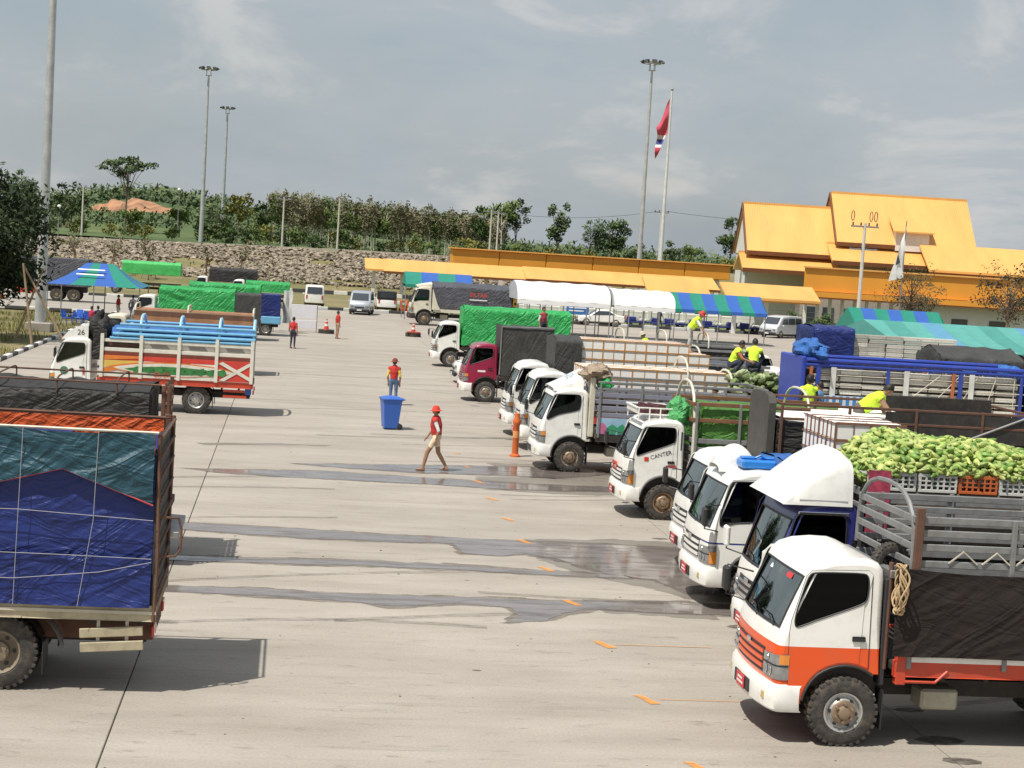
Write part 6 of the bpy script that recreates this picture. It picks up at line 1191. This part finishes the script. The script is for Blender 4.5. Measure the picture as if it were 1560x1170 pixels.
car('white saloon car parked right of the blue sign', 25.2, 148.6, 4.4, SED, .95, m_white, .85, (.85,3.5), sw_, 'car', 'car'); 
car('blue grey saloon behind the men in yellow vests', 17.4, 78.5, 4.4, SED, .95, m_silver, .85, (.85,3.5), sw_, 'car', 'car')
# ================================================================== street furniture and small things
t = thing('wheeled_bin', 'blue plastic wheeled bin standing in the aisle', 'bin', (3.35,53.75,0), .12); m_bin = M('bin_blue', (.035,.13,.50), .4, var=.08, grime=.1)
def tap(z, a, b): return [(-a,-b,z),(a,-b,z),(a,b,z),(-a,b,z)]
q = MB(); zs = [(.04,.22,.26),(.85,.29,.34),(.93,.31,.36),(.98,.31,.36)]; q.v = [p for z, a, b in zs for p in tap(z, a, b)]; q.f = [(i*4+k, i*4+(k+1) % 4, (i+1)*4+(k+1) % 4, (i+1)*4+k) for i in range(3) for k in range(4)]+[(0,1,2,3)]; q.mi = [0]*len(q.f); b = q.build('body', m_bin, t); b.modifiers.new('b', 'BEVEL').width = .02
q = MB(); q.grid(lambda u, v: (-.34+.68*u, -.38+.76*v, .985+.085*sin(pi*u)**.5*sin(pi*v)**.5 if 0 < u < 1 and 0 < v < 1 else .985), 10, 10); q.box(-.34,.34,-.38,.38,.955,.985,c=.01); q.build('lid', m_bin, t, True, angle=40)
for s in (-1,1): MB().tube([(.30,s*.25,.94),(.40,s*.25,.97)], .02, 6).build('handle_arm', m_bin, t); MB().lathe([(0,-.03),(.08,-.03),(.10,-.02),(.10,.02),(.08,.03),(0,.03)], 16, 'y', (.27,s*.24,.10)).build('wheel', m_trim, t, True)
MB().tube([(.40,-.3,.97),(.40,.3,.97)], .018, 6).build('handle', m_bin, t)
t = thing('orange_post', 'orange plastic marker post between two white cabs', 'marker post', (6.62,47.9,0)); m_op = M('orange_plastic', (.60,.13,.03), .45, var=.1); MB().lathe([(0,0),(.15,0),(.15,.05),(.095,.09),(.09,.90),(.12,.95),(.12,1.05),(.075,1.12),(.075,1.24),(0,1.28)], 18, 'z').build('body', m_op, t, True, angle=35); MB().lathe([(.093,.55),(.097,.55),(.097,.75),(.093,.75)], 18, 'z').build('band', M('post_band', (.75,.32,.12), .4), t)
def cone_tyre(loc, lb1, lb2):
    R_ = .36; o = obj('tyre', WM[(.4,'steel',False,22)][0], None, (loc[0],loc[1],.13)); o.rotation_euler = (pi/2,0,0); o.scale = (1.25,1.25,1.25); tag(o, lb1, 'tyre')
    q = MB().lathe([(0,.0),(.24,.0),(.24,.04),(.17,.05),(.11,.35),(.05,.72),(0,.73)], 18, 'z'); c = q.build('traffic_cone', bands('cone_paint', [(-9,(.60,.05,.03)), (.28,(.7,.7,.68)), (.42,(.60,.05,.03)), (.56,(.7,.7,.68)), (.64,(.60,.05,.03))], .5, 0), smooth=True, loc=(loc[0],loc[1],.2)); tag(c, lb2, 'cone')
    for k in range(3): tag(MB().box(-.14,.14,-.07,.07,0,.1,c=.02).build('brick', M('red_block', (.40,.07,.04), .8), loc=(loc[0]-.3+.3*k, loc[1]-.42, .26)), ['left','middle','right'][k]+' red block on the '+lb1, 'block') if loc[0] > 5 else None
cone_tyre((2.4,109.6), 'old tyre at the feet of the person in red beyond the bin', 'small cone standing in the tyre near the person in red'); cone_tyre((8.15,111.6), 'old tyre in front of the green tarpaulin cab', 'small cone standing in the tyre before the white cab')
t = thing('white_board', 'white notice board on thin legs beside the left row', 'board', (.9,110,0), .1)
MB().box(-.85,.85,-.02,.02,.85,1.75,c=.01).build('panel', M('board_white', (.78,.77,.80), .5, var=.05), t); MB().box(-.85,.85,-.02,.02,.25,.75,c=.01).build('lower_panel', M('board_white'), t)
for x in (-.88,.88): MB().box(x-.02,x+.02,-.03,.03,0,1.8).build('leg', m_greybar, t); MB().box(x-.02,x+.02,-.35,.35,0,.04).build('foot', m_greybar, t)
for k, (x, y) in enumerate(((9.5,155.5),(10.2,155.3),(10.8,155.6))):
    t = thing('water_barrier', ['left','middle','right'][k]+' one of the orange barriers beside the pickup with dark canopy', 'barrier', (x,y,0), k*.3); q = MB().box(-.28,.28,-.25,.25,0,.35,c=.05).box(-.22,.22,-.16,.16,.35,1.05,c=.05); q.build('body', m_op, t); MB().box(-.15,.15,-.175,-.16,.6,.8,c=.005).build('reflector', m_wtext, t)
m_chair = M('blue_chair_plastic', (.03,.12,.52), .4, var=.1)
def chair(loc, rz, lb):
    t = thing('plastic_chair', lb, 'chair', loc, rz, 'blue plastic chairs by the mast'); MB().box(-.22,.22,-.22,.22,.42,.46,c=.015).build('seat', m_chair, t)
    MB().grid(lambda u, v: (.22+.10*v, -.22+.44*u, .46+.42*v), 5, 4).build('backrest', m_chair, t)
    for x in (-.2,.2):
        for y in (-.2,.2): MB().tube([(x*1.15,y*1.15,0),(x,y,.43)], .022, 6).build('leg', m_chair, t)
    for y in (-.23,.23): MB().tube([(.24,y,.66),(-.15,y,.66),(-.2,y,.44)], .02, 6).build('armrest', m_chair, t)
for k, (x, y, a) in enumerate(((-13.4,105.6,2.5),(-12.75,106.2,2.9),(-12.4,107.0,.3),(-12.1,106.0,2.2),(-13.0,107.6,1.2))): chair((x,y,-.15), a, ['leftmost blue plastic chair beside the thick mast','second blue plastic chair beside the thick mast','rear blue plastic chair behind the others beside the mast','blue plastic chair nearest the seated people','blue plastic chair turned sideways behind the mast chairs'][k])
m_cart = M('cart_blue', (.02,.03,.20), .45, var=.15); cm_ = MB().box(-.55,.55,-.4,.4,.45,.62,c=.03).mesh('tray', m_cart); cw_ = MB().lathe([(0,-.04),(.2,-.04),(.24,-.02),(.24,.02),(.2,.04),(0,.04)], 14, 'y').mesh('wheel', m_trim); chd = MB().tube([(.5,-.35,.55),(.85,-.35,1.05),(.85,.35,1.05),(.5,.35,.55)], .03, 6).mesh('handle', m_galv); cld = MB().box(-.4,.45,-.33,.33,.62,1.0,c=.06).mesh('load', m_cart); cl2 = MB().box(-.4,.3,-.3,.3,.62,.85,c=.06).mesh('load', m_lc)
for k in range(16):
    t = thing('hand_cart', 'dark blue hand cart in the row before the far verge', 'cart', (28.5+k*1.18,152.0-.1*(k % 3),-.12), rnd(-.3,.3), 'row of blue hand carts'); obj('tray', cm_, t); obj('handle', chd, t); obj('load', cld if k % 3 else cl2, t)
    for s in (-1,1): obj('wheel', cw_, t, (-.1,s*.45,.24))
t = thing('sun_umbrella', 'orange sunshade cut off by the left edge of the picture', 'umbrella', (-16.0,92,0)); MB().lathe([(.02,2.35),(.5,2.25),(1.1,1.98),(1.13,1.8)], 10, 'z').build('canopy', M('orange_canvas', (.65,.28,.05), .8), t, True); MB().tube([(0,0,-.2),(0,0,2.35)], .025, 6).build('pole', m_galv, t)
hs = MB(); hs.grid(lambda u, v: (.55*u+.04*sin(v*9), .08*sin(u*9+v*3), 2.0*v), 8, 14); tag(hs.build('hanging_sheet', m_lc, smooth=True, angle=0, loc=(-.42,104.6,.75)), 'off white sheet hanging at the tail of the blue truck', 'sheet')
# ================================================================== people
m_skin = M('skin', (.38,.215,.13), .6, var=.1); m_hair = M('black_hair', (.012,.010,.009), .6); m_shoe = M('sandal', (.30,.17,.11), .7); m_boot = M('dark_shoe', (.03,.025,.02), .6)
def cm(n, c): return M(n, c, .85, var=.25, scale=7, bump=.9, bscale=11)
PEOPLE = []
def person(label, loc, rz, pose, top, bottom, vest=None, hat=None, sleeve=None, shorts=False, shoe=None, h=1.0, arms=None, pitch=None, head=None):
    th = {'stand':.03,'walk':.08,'bend':1.15,'squat':.45,'sit':.15,'lean':.55}[pose] if pitch is None else pitch
    P = V(0,0,{'squat':.36,'sit':.46,'bend':.86}.get(pose,.92)); d = V(sin(th),0,cos(th)); fwd = V(cos(th),0,-sin(th)); S_ = []          # segments (a, b, ra, rb, region)
    chest, neck = P+d*.30, P+d*.50; hd = neck+(d*.6+V(.25*sin(th),0,.4)).normalized()*.17
    S_ += [(P, P+d*.16,.135,.125,'hip'),(P+d*.12,chest,.13,.15,'torso'),(chest,P+d*.43,.15,.125,'torso'),(neck-d*.06,hd-d*.05,.055,.05,'skin')]
    leg = {'stand':[(V(.02,.10,.49),V(-.02,.11,.08)),(V(.02,-.10,.49),V(-.02,-.12,.08))],'walk':[(V(.21,.09,.50),V(.30,.10,.08)),(V(-.05,-.09,.50),V(-.30,-.10,.10))],'bend':[(V(.05,.12,.45),V(0,.14,.08)),(V(.05,-.12,.45),V(0,-.14,.08))],'lean':[(V(.05,.12,.47),V(-.05,.14,.08)),(V(.05,-.12,.47),V(-.05,-.14,.08))],
           'squat':[(V(.36,.20,.52),V(.10,.16,.08)),(V(.36,-.20,.52),V(.10,-.16,.08))],'sit':[(V(.42,.12,.48),V(.42,.12,.08)),(V(.42,-.12,.48),V(.42,-.12,.08))]}[pose]
    for k, (kn, an) in enumerate(leg):
        hp = P+V(0,.09 if k == 0 else -.09,-.04); S_ += [(hp,kn,.088,.062,'thigh'),(kn,kn.lerp(an,.35),.060,.058,'shin'),(kn.lerp(an,.35),an,.058,.038,'shin'),(an,an+V(.03,0,-.035),.042,.045,'foot'),(an+V(-.03,0,-.035),an+V(.17,0,-.045),.043,.034,'foot')]
    am = arms or {'stand':[(V(-.03,.07,-.28),V(.05,.05,-.53)),(V(-.03,-.07,-.28),V(.05,-.05,-.53))],'walk':[(V(-.12,.06,-.26),V(-.06,.05,-.50)),(V(.10,-.06,-.26),V(.24,-.04,-.46))],'bend':[(V(.12,.05,-.25),V(.20,.02,-.50)),(V(.18,-.05,-.22),V(.34,-.02,-.44))],'lean':[(V(.12,.08,-.24),V(.32,.05,-.34)),(V(.12,-.08,-.24),V(.32,-.05,-.34))],'squat':[(V(.16,.10,-.20),V(.36,.06,-.26)),(V(.16,-.10,-.20),V(.36,-.06,-.26))],'sit':[(V(.06,.06,-.26),V(.28,.02,-.30)),(V(.06,-.06,-.26),V(.28,-.02,-.30))]}[pose]
    hands = []
    for k, (el, wr) in enumerate(am):
        sh = P+d*.43+V(0,.165 if k == 0 else -.165,0); e_, w_ = sh+el, sh+wr; S_ += [(P+d*.41,sh,.095,.07,'torso'),(sh,e_,.062,.046,'sleeve'),(e_,w_,.044,.029,'arm')]; dr = (w_-e_).normalized(); pl = w_+dr*.07; S_ += [(w_,pl,.032,.036,'hand')]; hands.append((pl, dr, k))
    q = MB()
    for a, b, ra, rb, rg_ in S_:
        n_ = 5; q.tube([a.lerp(b, i/n_) for i in range(n_+1)], [ra+(rb-ra)*i/n_ for i in range(n_+1)], 12)
        for p, r_ in ((a,ra),(b,rb)): q.ball(p, r_*.995, 12, 8)
    up = (hd-neck).normalized(); hf = (V(1,0,0)-up*up.x).normalized() if head is None else head
    q.ball(hd, (.088,.078,.115), 14, 10); q.ball(hd+hf*.09-V(0,0,.012), (.018,.014,.022), 8, 6)
    for s in (-1,1): q.ball(hd+V(0,s*.078,-.01), (.02,.012,.03), 8, 6)
    ob = bpy.data.objects.new('person', q.mesh('person', m_skin, fix=True)); COL.objects.link(ob); m_ = ob.modifiers.new('r','REMESH'); m_.mode = 'VOXEL'; m_.voxel_size = .019; m_.use_smooth_shade = True; s_ = ob.modifiers.new('s','SMOOTH'); s_.factor = .5; s_.iterations = 4
    ob.location = loc; ob.rotation_euler = (0,0,rz); ob.scale = (h,h,h); tag(ob, label, 'person'); PEOPLE.append((ob, S_, hands, hd, hf, up, dict(top=top, bottom=bottom, vest=vest, hat=hat, sleeve=sleeve, shorts=shorts, shoe=shoe)))
Wt = (.70,.70,.68); RED = (.52,.035,.03); LIME = (.62,.85,.05); DKB = (.03,.035,.06); JEAN = (.10,.17,.30); TAN = (.42,.28,.17)
person('person in a red vest and red hat walking across the wet concrete', (3.97,43.85,0), radians(165), 'walk', Wt, (.74,.60,.44), RED, (.60,.05,.03), Wt, True)
person('person in a red vest and jeans standing behind the blue bin', (3.92,62,0), radians(75), 'stand', (.75,.55,.08), JEAN, RED, (.20,.05,.03), (.75,.55,.08))
person('person in a red top and shorts standing beside the tyre and cone', (2.95,104.1,0), radians(20), 'stand', RED, TAN, RED, None, RED, True)
person('person in red shirt and dark trousers beside the white board', (.25,92.1,0), radians(60), 'stand', RED, DKB, None, None, RED)
person('person in white and red standing on the maroon truck', (9.85,65.6,2.36), radians(-60), 'stand', (.35,.05,.06), DKB, None, None, Wt, h=.86)
person('man in a lime vest bending over the black lined bed', (10.95,31.3,2.36), radians(-15), 'bend', (.05,.05,.06), (.12,.10,.09), LIME, None, None, h=1.0, pitch=.95)
person('man in a lime vest standing behind the green sheet, seen from behind', (12.55,39.6,1.62), radians(95), 'stand', DKB, DKB, LIME, None, DKB)
person('man in blue shirt half hidden beside the blue cage', (13.35,41.2,1.45), radians(150), 'stand', (.08,.2,.35), DKB, None, None, (.08,.2,.35), h=.95)
person('man in a lime vest crouching on the green bundles, left of two', (13.25,49.6,2.55), radians(-20), 'squat', DKB, DKB, LIME, None, (.4,.15,.08), h=1.0)
person('man in a lime vest crouching on the green bundles, right of two', (14.0,49.9,2.55), radians(70), 'squat', DKB, DKB, LIME, None, DKB, h=1.05)
person('man in red cap and lime vest bending over the foam boxes', (13.1,54.6,2.93), radians(-30), 'bend', Wt, (.45,.43,.40), LIME, (.55,.06,.05), Wt, h=.92, pitch=.7)
person('man in pale hat and lime vest stooping on the low open truck', (12.9,59.8,2.28), radians(160), 'squat', Wt, TAN, LIME, (.55,.50,.40), Wt, h=.95)
person('man in dark clothes and lime vest lying low near the bed rails', (12.2,46.2,1.4), radians(170), 'squat', DKB, DKB, LIME, None, DKB, h=.95)
person('person in dark clothes seated beside the blue chairs', (-11.6,106.3,-.15), radians(120), 'sit', DKB, DKB, None, None, DKB)
person('person in red seated between the blue chairs and the dark clothed person', (-11.95,105.3,-.15), radians(60), 'sit', (.40,.03,.08), DKB, None, None, None)
person('person in a red shirt standing under the striped tent', (-11.2,114,-.15), radians(20), 'stand', RED, Wt, None, None, RED)
person('person in white standing under the striped tent', (-10.3,114.6,-.15), radians(100), 'stand', Wt, (.25,.25,.45), None, None, Wt)
person('person in black walking behind the fence near the blue sign', (33.5,151.6,0), radians(10), 'walk', DKB, DKB, None, None, DKB)
bpy.context.view_layer.update(); dg = bpy.context.evaluated_depsgraph_get(); _new = []
for ob, *_ in PEOPLE: _new.append(bpy.data.meshes.new_from_object(ob.evaluated_get(dg)))
def seg_d(p, a, b):
    ab = b-a; t_ = max(0, min(1, (p-a).dot(ab)/max(1e-9, ab.dot(ab)))); return (p-a-ab*t_).length, t_
for (ob, S_, hands, hd, hf, up, C), me in zip(PEOPLE, _new):
    ob.modifiers.clear(); old = ob.data; ob.data = me; me.name = 'person'; me.materials.clear()
    def nm(c): return cm('cloth_%02x%02x%02x' % tuple(int(x*255) for x in c), c)
    for m in (m_skin, nm(C['top']), nm(C['bottom']), nm(C['sleeve'] or C['top']), C['shoe'] or m_shoe): me.materials.append(m)
    vest_f = []; mi = []
    for p in me.polygons:
        c = p.center; best, reg = 9, 'skin'
        for a, b, ra, rb, rg_ in S_:
            dd, t_ = seg_d(c, a, b); dd -= ra+(rb-ra)*t_
            if dd < best: best, reg, tt = dd, rg_, t_
        if (c-hd).length < .135: reg = 'skin'
        k = {'skin':0,'torso':1,'hip':2,'thigh':2,'shin':0 if C['shorts'] else 2,'foot':4,'sleeve':3 if (C['sleeve'] or not C['vest']) else 0,'arm':0,'hand':0}[reg]
        if reg == 'thigh' and C['shorts'] and tt > .62: k = 0
        mi.append(k)
        if reg == 'torso' or (reg == 'hip' and tt > .35): vest_f.append(p.index)
    me.polygons.foreach_set('material_index', mi); me.polygons.foreach_set('use_smooth', [True]*len(mi)); me.update()
    fg = MB()                          # fingers joined to the same body mesh
    for pl, dr, k in hands:
        sd = dr.cross(V(1,0,0)); sd = sd.normalized() if sd.length > .1 else V(0,1,0); nr = dr.cross(sd)
        for i in range(4):
            L_ = (.065,.078,.072,.055)[i]; b0 = pl+sd*(-.027+.018*i)+dr*.02; fg.tube([b0, b0+dr*L_*.5, b0+dr*L_*.85+nr*L_*.35], [.009,.008,.006], 6)
        fg.tube([pl-sd*.03-dr*.03, pl-sd*.055+dr*.005, pl-sd*.06+dr*.04], [.010,.009,.007], 6)
    bm = bmesh.new(); bm.from_mesh(me); ofs = [bm.verts.new(v) for v in fg.v]
    for f_ in fg.f:
        nf = bm.faces.new([ofs[i] for i in f_]); nf.material_index = 0; nf.smooth = True
    bm.to_mesh(me); bm.free()
    if C['vest']:
        v = MB(); ids = {}; 
        for fi in vest_f:
            fc = []
            for vi in me.polygons[fi].vertices:
                if vi not in ids: ids[vi] = len(v.v); w_ = me.vertices[vi]; v.v.append(tuple(w_.co+w_.normal*.012))
                fc.append(ids[vi])
            v.f.append(tuple(fc)); v.mi.append(0)
        v.build('vest', nm(C['vest']), ob, True, fix=False, angle=0)
    ax = V(0,0,1).rotation_difference(up).to_matrix().to_4x4(); T_ = Matrix.Translation(hd) @ ax
    if C['hat']:
        q = MB().lathe([(.0,.145),(.05,.14),(.085,.11),(.104,.05),(.106,.03),(.165,.012),(.168,.004),(.10,.018)], 18, 'z'); q.v = [tuple(T_ @ V(*p)) for p in q.v]; q.build('hat', nm(C['hat']), ob, True, angle=40)
    q = MB(); q.grid(lambda u, w: (lambda a, b: (.096*cos(a)*cos(b)-.012, .087*sin(a)*cos(b), .126*sin(b)+.006))(2*pi*u, -.15+(pi/2+.15)*w - (.55*max(0, -cos(2*pi*u))*(1-w))+(.55*max(0, cos(2*pi*u))*(1-w))), 18, 7); q.v = [tuple(T_ @ V(*p)) for p in q.v]; q.build('hair', m_hair, ob, True, angle=0)
    for s in (-1,1): q = MB().ball(hd+hf*.079+V(0,s*.03,.015), .010, 8, 6); q.build('eye', m_dtext, ob)
    MB().tube([hd+hf*.078+V(0,-.02,-.05), hd+hf*.086+V(0,0,-.052), hd+hf*.078+V(0,.02,-.05)], .006, 5).build('mouth', M('lips', (.25,.09,.07), .6), ob)
